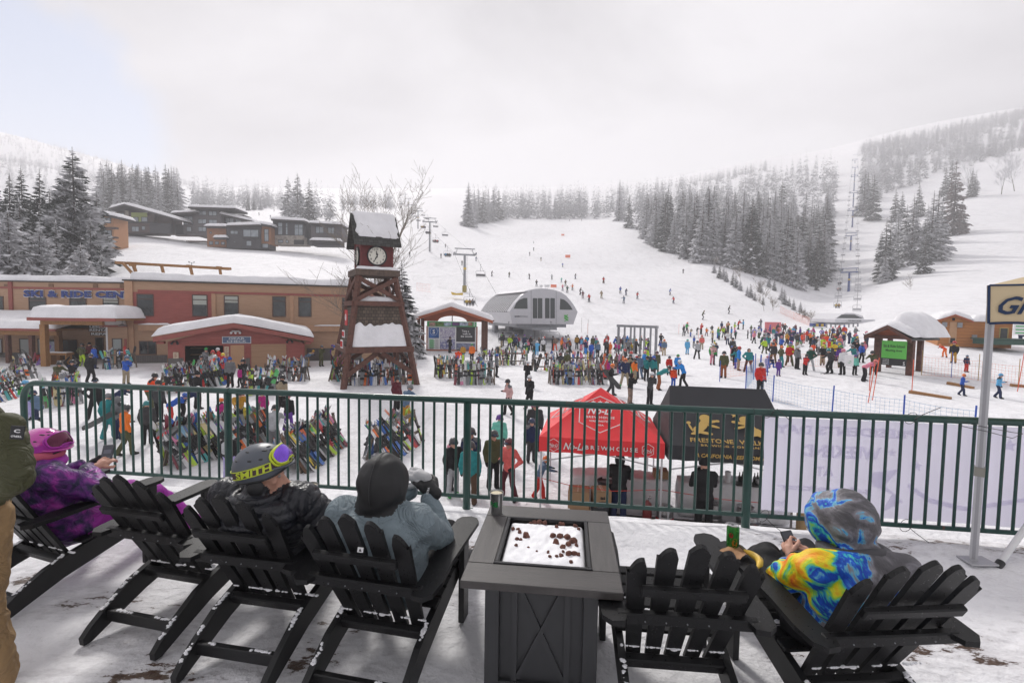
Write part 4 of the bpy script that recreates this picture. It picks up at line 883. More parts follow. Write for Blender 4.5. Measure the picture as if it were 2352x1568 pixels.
o_=MB();slab(-.02,.02,0,.7,0,.75,o_);o_=o_.build('tower_sign',REDS);p=CT.location+rz_(R(28))@Vector((-2.05,-1.9,-1.9));o_.location=p;o_.rotation_euler=(0,0,R(20));tag(o_,'small red notice board fixed low on the tower leg','sign')
mb=MB();slab(-.024,-.021,.1,.6,.15,.3,mb);slab(-.024,-.021,.1,.6,.4,.6,mb);mb.build('lettering',WHITE,o_)

# ---------------- information kiosk ----------------
ORW=mat('orange_stained_timber',(.36,.10,.045),.65,var=.2,scale=4);ORS=siding('orange_boards',(.36,.10,.045),.2)
F=Fac(960,56,1122,56);kz=-2.45;k_=thing('map_kiosk','orange timber kiosk holding trail maps under a snowy gable roof','kiosk',F.o,F.rz)
def q2(a,b_,c,d,y=0):return rc(F,K2,a,b_,c,d,y)
post=[]
for a in(916,940,1382,1410):q=q2(a,965,a+20,1205,0 if a in(940,1382) else .5);slab(q[0],q[1],0,.35,kz-.4,q[3]).build('post',DKWOOD,k_)
for a in(930,1395):q=q2(a,965,a+20,1205,2);slab(q[0],q[1],2.6,2.95,kz-.4,q[3]).build('post',DKWOOD,k_)
q=q2(985,1025,1345,1205);slab(q[0],q[1],.1,.22,q[2]+.1,q[3]).build('map_board',WHITE,k_);BQ=q
mb=MB();slab(q[0]-.12,q[0],.02,.24,kz-.3,q[3],mb);slab(q[1],q[1]+.12,.02,.24,kz-.3,q[3],mb);slab(q[0]-.12,q[1]+.12,.02,.24,q[2]-.1,q[2]+.1,mb);mb.build('board_frame',ORW,k_)
def poster(a,b_,c,d,m_,nm='poster',y=.09):q=q2(a,b_,c,d);return slab(q[0],q[1],y-.015,y+.005,q[2],q[3]).build(nm,m_,k_)
def mapmat(name,c1,c2,c3,sc):
 m=bpy.data.materials.new(name);m.use_nodes=True;nt=m.node_tree;b=nt.nodes['Principled BSDF'];tc=nt.nodes.new('ShaderNodeTexCoord');n=nt.nodes.new('ShaderNodeTexVoronoi');n.inputs['Scale'].default_value=sc;n.feature='DISTANCE_TO_EDGE'
 nn=nt.nodes.new('ShaderNodeTexNoise');nn.inputs['Scale'].default_value=1.3;nt.links.new(tc.outputs['Object'],nn.inputs['Vector']);mv=nt.nodes.new('ShaderNodeMix');mv.data_type='VECTOR' if 0 else 'RGBA';mv.inputs[0].default_value=.5;nt.links.new(tc.outputs['Object'],mv.inputs[6]);nt.links.new(nn.outputs['Color'],mv.inputs[7]);nt.links.new(mv.outputs[2],n.inputs['Vector'])
 r=nt.nodes.new('ShaderNodeValToRGB');r.color_ramp.elements[0].color=(*c1,1);r.color_ramp.elements[1].color=(*c2,1);r.color_ramp.elements[1].position=.25;e=r.color_ramp.elements.new(.1);e.color=(*c3,1);nt.links.new(n.outputs['Distance'],r.inputs['Fac']);nt.links.new(r.outputs[0],b.inputs['Base Color']);b.inputs['Roughness'].default_value=.5;return m
MAPM=mapmat('trail_map',(.22,.22,.42),(.62,.62,.68),(.5,.45,.55),7);MAP2=mapmat('trail_map_night',(.12,.13,.3),(.55,.55,.62),(.3,.3,.5),5)
BLUEP=mat('blue_poster',(.04,.13,.38),.5,var=.5,scale=1.2);PGREEN=mat('leaf_green',(.05,.4,.12),.5)
poster(995,1035,1070,1112,BLUEP);poster(1078,1037,1187,1115,MAPM,'trail_map');poster(1078,1120,1187,1195,MAP2,'trail_map')
pb=poster(1197,1030,1335,1140,mat('charcoal_poster',(.045,.045,.05),.5));q=q2(1197,1030,1335,1140);xm,zm,hh,ww=(q[0]+q[1])/2+.1,(q[2]+q[3])/2,q[3]-q[2],q[1]-q[0]
lt(pb,'lettering','Take a',WHITE,xm-.12,zm+hh*.22,.06,ww*.38,hh*.13,bold=.02,ext=.006);lt(pb,'lettering','walk in',WHITE,xm,zm+hh*.04,.06,ww*.42,hh*.13,bold=.02,ext=.006);lt(pb,'lettering','the woods',WHITE,xm,zm-hh*.13,.06,ww*.62,hh*.13,bold=.02,ext=.006)
poster(1197,1150,1335,1200,mat('mountain_photo',(.2,.22,.33),.5,var=.7,scale=1.6));po=poster(998,1118,1070,1195,WHITE)
for i in range(9):q=q2(1000,1122+8*i,1038 if i%2 else 1030,1127+8*i);slab(q[0],q[1],.05,.074,q[2],q[3]).build('chart_row',PGREEN if i<8 else BLACK,po);q=q2(1042,1122+8*i,1066,1125+8*i);slab(q[0],q[1],.06,.074,q[2],q[3]).build('chart_row',GREYM,po)
bp_=[c for c in k_.children if c.name.startswith('poster')][0]
q=q2(1004,1040,1060,1090);mb=MB();xm,zm=(q[0]+q[1])/2,(q[2]+q[3])/2;mb.tube([(xm+.42*math.cos(t),.07,zm+.42*math.sin(t)) for t in[i*math.pi/12 for i in range(24)]],.012,4,True);mb.build('ring',WHITE,bp_)
lt(bp_,'emblem','S',WHITE,xm,zm,.06,.3,.5,bold=.03,ext=.006)
import itertools
def arc_text(par,s,m_,cx,cz,y,r,a0,a1,h):
 for i,ch in enumerate(s):
  if ch==' ':continue
  a=a0+(a1-a0)*i/(len(s)-1);text('letter',ch,m_,par,frame((cx+r*math.cos(a),y,cz+r*math.sin(a)),(math.sin(a),0,-math.cos(a)) if a0>0 else(-math.sin(a),0,math.cos(a)),(math.cos(a),0,math.sin(a)) if a0>0 else(-math.cos(a),0,-math.sin(a))),None,h,bold=.01,ext=.004)
arc_text(bp_,'SCHWEITZER',WHITE,xm,zm,.06,.52,R(165),R(15),.1)
q=q2(985,991,1345,1027);bn=slab(q[0]-.03,q[1]+.03,-.06,.1,q[2],q[3]).build('picture_strip',PGREEN,k_)
for i,(a,c,cl) in enumerate([(1000,1045,(.4,.25,.2)),(1047,1105,(.12,.2,.06)),(1107,1162,(.3,.38,.45)),(1168,1222,(.12,.06,.16)),(1224,1285,(.35,.4,.5)),(1287,1318,(.4,.2,.15))]):
 q=q2(a,996,c,1023);slab(q[0],q[1],-.08,-.062,q[2],q[3]).build('picture',mat('strip_picture_%d'%i,cl,.5,var=.8,scale=2.5),bn)
q=q2(1322,996,1342,1023);lt(bn,'emblem','S',WHITE,(q[0]+q[1])/2,(q[2]+q[3])/2,-.08,.22,.45,bold=.02,ext=.006)
el,er,pk_=F.at(*K2(866,975),-.8),F.at(*K2(1467,980),-.8),F.at(*K2(1160,882),-.8)
sl=(pk_[1]-(el[1]+er[1])/2)/((er[0]-el[0])/2);rt_=lambda x:pk_[1]-abs(x-pk_[0])*sl
for xa,xb in((el[0],pk_[0]),(pk_[0],er[0])):
 mb=MB();mb.prism([(xa,rt_(xa)-.32),(xb,rt_(xb)-.32),(xb,rt_(xb)),(xa,rt_(xa))],.12,Matrix(((1,0,0,0),(0,0,-1,-.8),(0,1,0,0),(0,0,0,1))));mb.build('fascia',ORW,k_)
 mb=MB();mb.prism([(xa,rt_(xa)-.12),(xb,rt_(xb)-.12),(xb,rt_(xb)-.01),(xa,rt_(xa)-.01)],4.6,Matrix(((1,0,0,0),(0,0,-1,3.8),(0,1,0,0),(0,0,0,1))));mb.build('roof',DKWOOD,k_)
# arched gable board
xa,xb,xc=F.at(*K2(960,990))[0],F.at(*K2(1385,990))[0],F.at(*K2(1168,990))[0];zb_=F.at(*K2(1168,990))[1];zr_=F.at(*K2(1168,950))[1];n=24;hw=(F.at(*K2(1275,990))[0]-F.at(*K2(1062,990))[0])/2
poly=[(xa,zb_),(xc-hw,zb_)]+[(xc-hw*math.cos(math.pi*i/n),zb_+(zr_-zb_)*math.sin(math.pi*i/n)) for i in range(1,n)]+[(xc+hw,zb_),(xb,zb_),(xb,rt_(xb)-.33),(xc,rt_(pk_[0])-.33),(xa,rt_(xa)-.33)]
def tri_poly(mb,poly,y0,y1):  # strip fill below the roof line
 pass
mb=MB();xs=np.linspace(xa,xb,60)
for i in range(59):
 x0_,x1_=xs[i],xs[i+1]
 def lo(x):return zb_ if abs(x-xc)>=hw else zb_+(zr_-zb_)*math.sqrt(max(0,1-((x-xc)/hw)**2))
 mb.prism([(x0_,lo(x0_)),(x1_,lo(x1_)),(x1_,rt_(x1_)-.14),(x0_,rt_(x0_)-.14)],.12,Matrix(((1,0,0,0),(0,0,-1,.18),(0,1,0,0),(0,0,0,1))))
mb.build('gable_board',ORS,k_);slab(xc-.05,xc+.05,.0,.05,zb_,zr_).build('arch_post',DKWOOD,k_)
roof_snow(k_,el[0]+.05,er[0]-.05,-.85,3.7,lambda x,y:rt_(x),.5,.45,.1,seed=33,over=.1)

# ---------------- ski school kiosk ----------------
ke=thing('school_kiosk','small timber shelter with a green meeting sign and a huge cap of snow','kiosk')
F=Fac(K3(1500,0)[0],34.7,K3(1745,0)[0],32.4);ke.location=F.o;ke.rotation_euler=(0,0,F.rz);kz=-1.75
def q3(a,b_,c,d,y=0):return rc(F,K3,a,b_,c,d,y)
for a,c,y in((1542,1574,.2),(1718,1752,.1),(1772,1798,2.6),(1612,1630,2.6)):q=q3(a,1090,c,1310,y);slab(q[0],q[1],y,y+.38,kz-.5,q[3]+.12).build('post',DKWOOD,ke)
mb=MB();q=q3(1515,1086,1760,1104);slab(q[0],q[1],-.3,.1,q[2],q[3],mb);mb.build('beam',DKWOOD,ke)
el,er,pk_=F.at(*K3(1500,1086),-.7),F.at(*K3(1745,1108),-.9),F.at(*K3(1622,1030),-.8)
for a,c in((el,pk_),(pk_,er)):
 mb=MB();mb.prism([(a[0],a[1]-.22),(c[0],c[1]-.22),(c[0],c[1]),(a[0],a[1])],.12,Matrix(((1,0,0,0),(0,0,-1,-.8),(0,1,0,0),(0,0,0,1))));mb.build('fascia',DKWOOD,ke)
 mb=MB();mb.prism([(a[0],a[1]-.1),(c[0],c[1]-.1),(c[0],c[1]-.01),(a[0],a[1]-.01)],4.4,Matrix(((1,0,0,0),(0,0,-1,3.6),(0,1,0,0),(0,0,0,1))));mb.build('roof',FASC,ke)
slz=lambda x:pk_[1]-abs(x-pk_[0])*(pk_[1]-el[1])/(pk_[0]-el[0])
mb=MB();xs=np.linspace(el[0]+.35,er[0]-.3,24)
for i in range(23):mb.prism([(xs[i],F.at(*K3(1600,1085))[1]),(xs[i+1],F.at(*K3(1600,1085))[1]),(xs[i+1],slz(xs[i+1])-.12),(xs[i],slz(xs[i])-.12)],.1,Matrix(((1,0,0,0),(0,0,-1,-.1),(0,1,0,0),(0,0,0,1))))
mb.build('gable_board',ORS,ke)
roof_snow(ke,el[0]+.1,er[0]+.05,-.8,3.7,lambda x,y:slz(x),.3,.5,.05,seed=41)
roof_snow(ke,pk_[0]-.5,er[0]+.35,.5,4.2,lambda x,y:slz(min(x,er[0]))-.05,1.2,1.2,.1,seed=42,name='roof_snow')
q=q3(1588,1116,1722,1210,-.35);sb=thing('meeting_sign','green sign reading Ski & Ride School Meeting Area above a black strip','sign',F.o,F.rz)
slab(q[0],q[1],-.4,-.35,q[2],q[3]).build('green_panel',mat('sign_green',(.12,.5,.08),.5),sb);zc=(q[2]+q[3])/2;hh=q[3]-q[2];ww=q[1]-q[0]
lt(sb,'lettering','Ski & Ride School',BLACK,(q[0]+q[1])/2,zc+hh*.2,-.405,ww*.86,hh*.17,bold=.008,ext=.004);lt(sb,'lettering','Meeting Area',BLACK,(q[0]+q[1])/2,zc-hh*.06,-.405,ww*.66,hh*.17,bold=.008,ext=.004)
q=q3(1584,1210,1720,1248,-.35);slab(q[0],q[1],-.4,-.35,q[2],q[3]).build('black_panel',BLACK,sb);zc=(q[2]+q[3])/2;hh=q[3]-q[2]
for i,s_ in enumerate(('Creating','lifelong','adventure.')):lt(sb,'lettering',s_,WHITE,q[0]+ww*.2,zc+hh*(.28-.27*i),-.405,ww*(.25 if i<2 else .28),hh*.2,bold=.008,ext=.004)
lt(sb,'emblem','S',WHITE,q[1]-.12,zc-.06,-.405,.11,hh*.5,bold=.01,ext=.004)

# ---------------- ski lifts ----------------
LG=mat('lift_shell',(.50,.50,.53),.35,metal=.25,var=.06,scale=1.5,spec=.5);LIFTG=mat('galvanised_steel',(.28,.29,.31),.5,metal=.5,var=.15,scale=3);YEL=mat('yellow_paint',(.6,.4,.03),.5);BLUT=mat('blue_tower_paint',(.03,.06,.22),.5)
LN=math.radians(21);st=thing('lift_station','silver arched lower terminal of the chair lift lettered BASIN EXPRESS','lift station')
F=Fac(K2(1590,0)[0],64,K2(2088,0)[0],67.6);st.location=F.o;st.rotation_euler=(0,0,F.rz);DL=12.5
out_=[(1610,1008),(2058,1012),(2090,920),(2062,870),(2040,840),(2005,800),(1970,776),(1925,760),(1880,752),(1835,748),(1780,750),(1730,764),(1680,800),(1635,850),(1590,915)]
pl=[F.at(*K2(*p)) for p in out_];MY=Matrix(((1,0,0,0),(0,0,-1,.9),(0,1,0,0),(0,0,0,1)))
mb=MB();mb.prism(pl,.9,MY);mb.build('front_shell',LG,st)
cxs=sum(p[0] for p in pl)/len(pl);cz_=pl[0][1];small=[(cxs+(x-cxs)*.95,cz_+(z-cz_)*.95) for x,z in pl]
mb=MB();mb.prism(small,DL,Matrix(((1,0,0,0),(0,0,-1,DL+.9),(0,1,0,0),(0,0,0,1))));mb.build('body_shell',LG,st)
roofg=mat('roof_glazing',(.24,.25,.27),.2,spec=.8);mb=MB();ar=[(cxs+(x-cxs)*.965,cz_+(z-cz_)*.97) for x,z in pl[2:]]
for i in range(len(ar)-1):mb.prism([ar[i],ar[i+1],(cxs+(ar[i+1][0]-cxs)*.985,ar[i+1][1]-.06),(cxs+(ar[i][0]-cxs)*.985,ar[i][1]-.06)][::-1],DL-.4,Matrix(((1,0,0,0),(0,0,-1,DL+.9),(0,1,0,0),(0,0,0,1))))
mb.build('roof_glazing',roofg,st)
ar2=[(cxs+(x-cxs)*.985,cz_+(z-cz_)*.985) for x,z in pl[2:]]
for k in range(17):yy=1.2+k*.73;mb=MB();mb.tube([(x,yy,z) for x,z in ar2],.075,5);mb.build('roof_rib',WHITE,st)
mb=MB();slab(pl[0][0]+.8,pl[1][0]-.8,.6,DL,pl[0][1]-.45,pl[0][1]-.002,mb);slab(pl[0][0]+3,pl[1][0]-2.4,.2,DL*.7,pl[0][1]-.8,pl[0][1]-.452,mb);mb.build('underside',LIFTG,st)
def spoly(pts,m_,nm,y=-.02,t=.03):mb=MB();mb.prism([F.at(*K2(*p)) for p in pts],t,Matrix(((1,0,0,0),(0,0,-1,y+t),(0,1,0,0),(0,0,0,1))));return mb.build(nm,m_,st)
SG=mat('station_glass',(.035,.045,.045),.1,spec=.9)
spoly([(1620,897),(1722,897),(1720,818),(1695,818),(1660,832),(1638,855)],SG,'window');spoly([(1958,903),(2053,905),(2040,880),(2015,850),(1990,830),(1962,822)],SG,'window')
for a in(1760,1797,1850,1889):spoly([(a,967),(a+33,967),(a+33,820),(a+6,818),(a,822)],SG,'door')
spoly([(1746,1008),(1750,1008),(1750,760),(1746,760)],LIFTG,'panel_seam',-.01,.011);spoly([(1930,1008),(1934,1008),(1934,770),(1930,770)],LIFTG,'panel_seam',-.01,.011)
def stxt(s_,x0,y0,x1,y1,m_,**kw):q=rc(F,K2,x0,y0,x1,y1);return lt(st,'lettering',s_,m_,(q[0]+q[1])/2,(q[2]+q[3])/2,-.02,q[1]-q[0],q[3]-q[2],ext=.01,**kw)
stxt('BASIN',1627,947,1665,959,mat('dark_grey_letter',(.08,.08,.09),.5),bold=.03);stxt('EXPRESS',1668,947,1722,959,LIFTG)
q=rc(F,K2,1988,938,2022,992)
mb=MB();xm,zm,hh,ww=(q[0]+q[1])/2,(q[2]+q[3])/2,q[3]-q[2],q[1]-q[0]  # the green wave emblem
for dz in(.18,-.14):
 mb.prism([(xm-ww*.5,zm+dz*hh+hh*.08),(xm+ww*.45,zm+dz*hh-hh*.28),(xm+ww*.5,zm+dz*hh-hh*.1),(xm+ww*.2,zm+dz*hh+hh*.04),(xm-ww*.3,zm+dz*hh+hh*.3)],.02,Matrix(((1,0,0,0),(0,0,-1,-.01),(0,1,0,0),(0,0,0,1))))
mb.prism([(xm-ww*.3,zm+.3*hh),(xm+ww*.4,zm+.5*hh),(xm+ww*.35,zm+.36*hh),(xm-ww*.1,zm+.2*hh)],.02,Matrix(((1,0,0,0),(0,0,-1,-.008),(0,1,0,0),(0,0,0,1))));mb.prism([(xm-ww*.4,zm-.5*hh),(xm+ww*.45,zm-.24*hh),(xm+ww*.2,zm-.2*hh),(xm-ww*.35,zm-.36*hh)],.02,Matrix(((1,0,0,0),(0,0,-1,-.008),(0,1,0,0),(0,0,0,1))))
mb.build('emblem',mat('emblem_green',(.06,.38,.05),.5),st)
for a,c,y in((1478,1506,9),(1574,1612,8),(1712,1768,3)):
 q=rc(F,K2,a,1040,c,1112,y);mb=MB();slab(q[0],q[1],y,y+1.0,-3.2,pl[0][1]-.4,mb);mb.build('pillar',LIFTG,st)
for a in(1835,1885,1870):q=F.at(*K2(a,728));mb=MB();mb.box((q[0],.6,q[1]),(.35,.3,.28));mb.cyl((q[0],.6,q[1]-.5),(q[0],.6,q[1]),.03);mb.build('roof_camera',WHITE,st)
roof_snow(st,F.at(*K2(1700,760))[0],F.at(*K2(1960,760))[0],.05,DL*.95,lambda x,y:pl[9][1]-.12-.06*(x-pl[9][0])**2,.12,.3,.04,seed=51,name='roof_snow')

def cable(pts,r,m_,sag=.0):
 mb=MB();out=[]
 for i in range(len(pts)-1):
  a,b_=pts[i],pts[i+1]
  for k in range(8):t=k/8;p=a.lerp(b_,t);p.z-=sag*(b_-a).length*4*t*(1-t);out.append(p)
 out.append(pts[-1]);mb.tube(out,r,4);return mb,out
def on_line(pts,Y):
 for a,b_ in zip(pts,pts[1:]):
  if a.y<=Y<=b_.y:return a.lerp(b_,(Y-a.y)/(b_.y-a.y))
 return pts[-1]
def lift_chair_meshes(sw):
 fr=MB();fr.tube([(0,0,0),(0,.02,-.5),(.0,.35,-1.0),(0,.35,-1.3)],.04,6);fr.box((0,0,.0),(.1,.3,.14));w=sw/2
 fr.tube([(-w,.0,-2.5),(-w,.25,-1.5),(-w+.15,.35,-1.32),(w-.15,.35,-1.32),(w,.25,-1.5),(w,.0,-2.5),(w,-.1,-2.75),(-w,-.1,-2.75)],.035,6,True)
 seat=MB();seat.box((0,-.2,-2.55),(sw-.1,.48,.07),bev=.02);back=MB();back.box((0,.08,-2.25),(sw-.12,.05,.42),rx(R(-10)),bev=.02)
 bar=MB();bar.tube([(-w+.1,.05,-2.2),(-w+.1,-.5,-2.25),(w-.1,-.5,-2.25),(w-.1,.05,-2.2)],.025,5)
 return[('seat',seat),('backrest',back),('safety_bar',bar)],fr
LCB,LCF=lift_chair_meshes(2.1);LCB3,LCF3=lift_chair_meshes(1.6)
CHM=mat('chair_grey',(.12,.12,.13),.5);CHW=mat('chair_white',(.45,.45,.47),.5);LCME={}
def lift_chair(p,ang,kind,label,group,parts=True):
 pts,fr=(LCB,LCF) if kind==0 else(LCB3,LCF3)
 if kind not in LCME:LCME[kind]=(fr.mesh('lift_chair',LIFTG),[(n_,m_.mesh(n_,CHM if kind==0 else CHW)) for n_,m_ in pts])
 o=link_mesh('lift_chair',LCME[kind][0]);o.location=p;o.rotation_euler=(0,0,ang);tag(o,label,'lift chair',group)
 for n_,me in(LCME[kind][1] if parts else[]):link_mesh(n_,me,o)
 return o
def lift_tower(base,top,ang,arm,m_,label,group,name='lift_tower',plate=True,r=.38):
 t=thing(name,label,'lift tower',base,ang,group);h=top-base.z
 mb=MB();mb.cyl((0,0,-1),(0,0,h),r,r*.75,14);mb.build('mast',m_,t)
 mb=MB();mb.beam((-arm,0,h),(arm,0,h),.45,.4);mb.beam((-arm*.85,0,h),(-arm*.7,0,h+1.5),.14,.14);mb.beam((arm*.85,0,h),(arm*.7,0,h+1.5),.14,.14);mb.beam((-arm*.95,0,h+1.5),(arm*.95,0,h+1.5),.2,.25);mb.build('crossarm',m_,t)
 for s_ in(-1,1):
  mb=MB();mb.beam((s_*arm,-1.8,h+.1),(s_*arm,1.8,h+.1),.22,.3)
  for k in range(6):mb.cyl((s_*arm-.1,-1.6+k*.64,h+.25),(s_*arm+.1,-1.6+k*.64,h+.25),.24,n=10)
  mb.build('wheel_train',LIFTG,t)
 if plate:mb=MB();mb.box((0,-r-.04,h*.62),(.7,.06,.55));mb.build('number_plate',YEL,t)
 mb=MB();[mb.box((r+.1,0,k*.45),(.3,.04,.04)) for k in range(1,int(h/.45))];mb.beam((r+.25,0,.2),(r+.25,0,h),.04,.04);mb.build('ladder',m_,t)
 return t
# the grey lift
TW=[(1066,125,465,672),(986,195,245,571),(959,300,165,522),(945,430,120,497),(937,520,75,478),(930,650,45,460)]
L0,R0_,ang0=[],[],None;tops=[]
for i,(u,Y,yt,vb) in enumerate(TW):
 p=onground(u,Y);z=P(u,428.7+(yt+35 if i==0 else yt+14)/3.2,Y).z;tops.append((p,z))
dirv_=(tops[1][0]-tops[0][0]);ang0=math.atan2(dirv_.y,dirv_.x)-math.pi/2;ang0=R(14);sx=Vector((math.cos(ang0),math.sin(ang0),0))
gl='grey lift tower beside the run';ords=['nearest','second','third','fourth','fifth','farthest']
for i,(p,z) in enumerate(tops):lift_tower(p,z,ang0,2.7,LIFTG,'grey chair lift tower with T arm, %s up the line'%ords[i],'towers of the grey chair lift')
LL=[P(*K2(1352,880),78)]+[Vector((p.x,p.y,z+.35))-sx*2.7 for p,z in tops];RL=[P(*K2(1490,785),77)]+[Vector((p.x,p.y,z+.35))+sx*2.7 for p,z in tops]
ropes=thing('lift_cable','steel haul cables of the grey chair lift','cable')
for pts in(LL,RL):mb,o_=cable(pts,.035,CHM,.006);mb.build('rope',CHM,ropes)
CH=[(1298,770,'L',1),(1136,503,'L',1),(1047,425,'L',1),(990,350,'L',1),(1378,600,'R',0),(1115,378,'R',0),(1047,300,'R',0),(1008,275,'R',0),(955,300,'L',1)]
SEATED=[]
def solve_line(pts,u):
 best=None
 for Y in np.linspace(pts[0].y,pts[-1].y,700):
  p=on_line(pts,Y);e=abs(proj(p)[0]-u)
  if best is None or e<best[0]:best=(e,p)
 return best[1]
for i,(x,y,sd_,occ) in enumerate(CH):
 p=solve_line(LL if sd_=='L' else RL,K2(x,y)[0]);o_=lift_chair(p,ang0,0,'%s four seat chair %s'%('occupied' if occ else 'empty',['about to enter the silver station','just left of the nearest grey tower','farther up left of the nearest tower','carried beside the second grey tower','descending just right of the nearest tower','descending midway between the two nearest towers','descending close to the second tower','descending right behind the second tower','rising beyond the second tower'][i]),'chairs of the grey lift')
 if occ:SEATED.append((p,ang0,i))
for i in range(22):
 Y=235+i*19;pts=(LL,RL)[i%2];lift_chair(on_line(pts,Y),ang0,0,'tiny chair high on the far grey lift line','distant chairs of the grey lift',parts=Y<320)
for k,(xa,xb) in enumerate(((1522,1645),(1830,1957))):  # carriers under the terminal
 p=P(*K2((xa+xb)/2,1010),62.5 if k else 64);o_=lift_chair(p+Vector((0,0,.3)),ang0,0,['four seat chair loading below the left end of the station','four seat chair loading below the right end of the station'][k],'chairs of the grey lift');o_.scale=(1.25,1.1,1.0)
# the blue lift
B=[(1945,190,625),(1944.5,285,541),(1945.5,345,483),(1945,412,443),(1945,482,405),(1945,560,385),(1944,660,368),(1944,780,357)]
tops=[(onground(u,Y),P(u,vt,Y).z) for u,Y,vt in B];bx=tops[0][0].x/tops[0][0].y;ang1=R(-34.4);ang1=math.atan2(tops[3][0].y-tops[0][0].y,tops[3][0].x-tops[0][0].x)-math.pi/2;sx=Vector((math.cos(ang1),math.sin(ang1),0))
for i,(p,z) in enumerate(tops):lift_tower(p,z,ang1,2.9,BLUT,'blue lift tower, number %s counted uphill from the crowded station'%['one','two','three','four','five','six','seven','eight'][i],'towers of the blue chair lift',r=.45)
s0=P(1945,708,100);LL2=[s0-sx*1.7]+[Vector((p.x,p.y,z+.35))-sx*2.9 for p,z in tops];RL2=[s0+sx*1.7]+[Vector((p.x,p.y,z+.35))+sx*2.9 for p,z in tops]
ropes=thing('lift_cable','steel haul cables of the blue chair lift','cable')
for pts in(LL2,RL2):mb,o_=cable(pts,.04,CHM,.004);mb.build('rope',CHM,ropes)
Y=112;i=0
NW='first second third fourth fifth sixth seventh eighth ninth tenth eleventh twelfth thirteenth fourteenth fifteenth sixteenth seventeenth eighteenth nineteenth twentieth'.split()
while Y<760:
 for sd_,pts in(('left',LL2),('right',RL2)):
  if i<20:lb='%s blue lift chair up the %s cable'%(NW[i],sd_);gr=None
  else:lb,gr='tiny chair far up the blue lift line','distant chairs of the blue lift'
  lift_chair(on_line(pts,Y+(8 if sd_=='left' else 0)),ang1,1,lb,gr or 'chairs of the blue lift',parts=Y<420)
  if sd_=='left' and i in(0,2,3,5):SEATED.append((on_line(pts,Y+8),ang1,20+i))
 Y+=17;i+=1
t=thing('lift_station','low white lower station of the blue lift behind the crowd','lift station')
def wb(nm,K,x0,y0,x1,y1,Y,dp,m_,par):a,c=P(*K(x0,y0),Y),P(*K(x1,y1),Y);return slab(a.x,c.x,a.y,a.y+dp,c.z,a.z).build(nm,m_,par)
WS=mat('white_shell',(.6,.6,.63),.4);a=P(*K3(1335,990),98);c=P(*K3(1492,998),98);mb=MB();zt_=P(*K3(1400,966),98).z;mb.prism([(a.x,c.z),(c.x,c.z),(c.x-.3,c.z+.6),(c.x-2.2,zt_),(a.x+2,zt_),(a.x+.4,a.z)],9,Matrix(((1,0,0,0),(0,0,-1,107),(0,1,0,0),(0,0,0,1))));mb.build('upper_shell',WS,t)
a=P(*K3(1345,992),98);c=P(*K3(1484,976),98);mb=MB();mb.prism([(a.x,a.z),(c.x,a.z),(c.x-1.6,c.z),(a.x+.9,c.z)],.05,Matrix(((1,0,0,0),(0,0,-1,97.97),(0,1,0,0),(0,0,0,1))));mb.build('window_band',SG,t)
wb('deck_roof',K3,1335,998,1550,1020,97,9,WS,t);wb('sign_band',K3,1400,1003,1480,1014,96.9,.08,WS,t)
a,c=P(*K3(1408,1003),96.8),P(*K3(1478,1012),96.8);lt(t,'lettering','THE GREAT ESCAPE',LIFTG,(a.x+c.x)/2,(a.z+c.z)/2,96.85,c.x-a.x,a.z-c.z,ext=.02,bold=.02)
for x in(1382,1478):wb('pillar',K3,x,1020,x+5,1045,99,.6,LIFTG,t)
wb('wind_break',K3,1216,1020,1285,1040,92,1,NAVY,t);wb('maze_gate',K3,1285,1018,1460,1024,90,.3,LIFTG,t)
for x in range(1290,1460,24):wb('gate_post',K3,x,1022,x+4,1045,90,.2,LIFTG,t)
for x in(1235,1262):wb('yellow_panel',K3,x,1024,x+12,1038,91.9,.1,YEL,t)
# grey gate frame in front of the loading maze
F=Fac(K3(165,0)[0],58,K3(383,0)[0],54);t=thing('queue_gate','grey steel queue gate frame beside the lift line','gate',F.o,F.rz)
q=rc(F,K3,165,1033,383,1044);mb=MB();mb.beam((q[0],0,q[3]-.1),(q[1],0,q[3]-.1),.3,.28);mb.build('top_beam',LIFTG,t)
for x in(172,205,238,258,290,312,345,375):xx=F.at(*K3(x,1050))[0];mb=MB();mb.beam((xx,0,-2.4),(xx,0,q[3]-.25),.16 if x not in(172,375) else .26,.16);mb.build('post',LIFTG,t)
# yellow crash pads at the tower foot
p=onground(K2(1200,780)[0],100);t=MB();a,c=P(*K2(1158,772),112),P(*K2(1243,796),112)
mb=MB();mb.prism([(a.x,a.z),(a.x+.3,c.z),(c.x-.0,c.z),(c.x+.1,a.z-.2),((a.x+c.x)/2,a.z-.35)],1.2,Matrix(((1,0,0,0),(0,0,-1,113),(0,1,0,0),(0,0,0,1))));o_=mb.build('crash_pad',YEL);tag(o_,'yellow crash pad lying beside the foot of the nearest grey tower','pad')
mb=MB();q=tops;pb_=onground(1066,124.2);mb.cyl(pb_+Vector((0,0,-.3)),pb_+Vector((0,0,1.6)),.55,n=14);o_=mb.build('tower_pad',mat('grey_yellow_pad',(.3,.24,.06),.7));tag(o_,'padding wrapped round the foot of the nearest grey lift tower','pad')
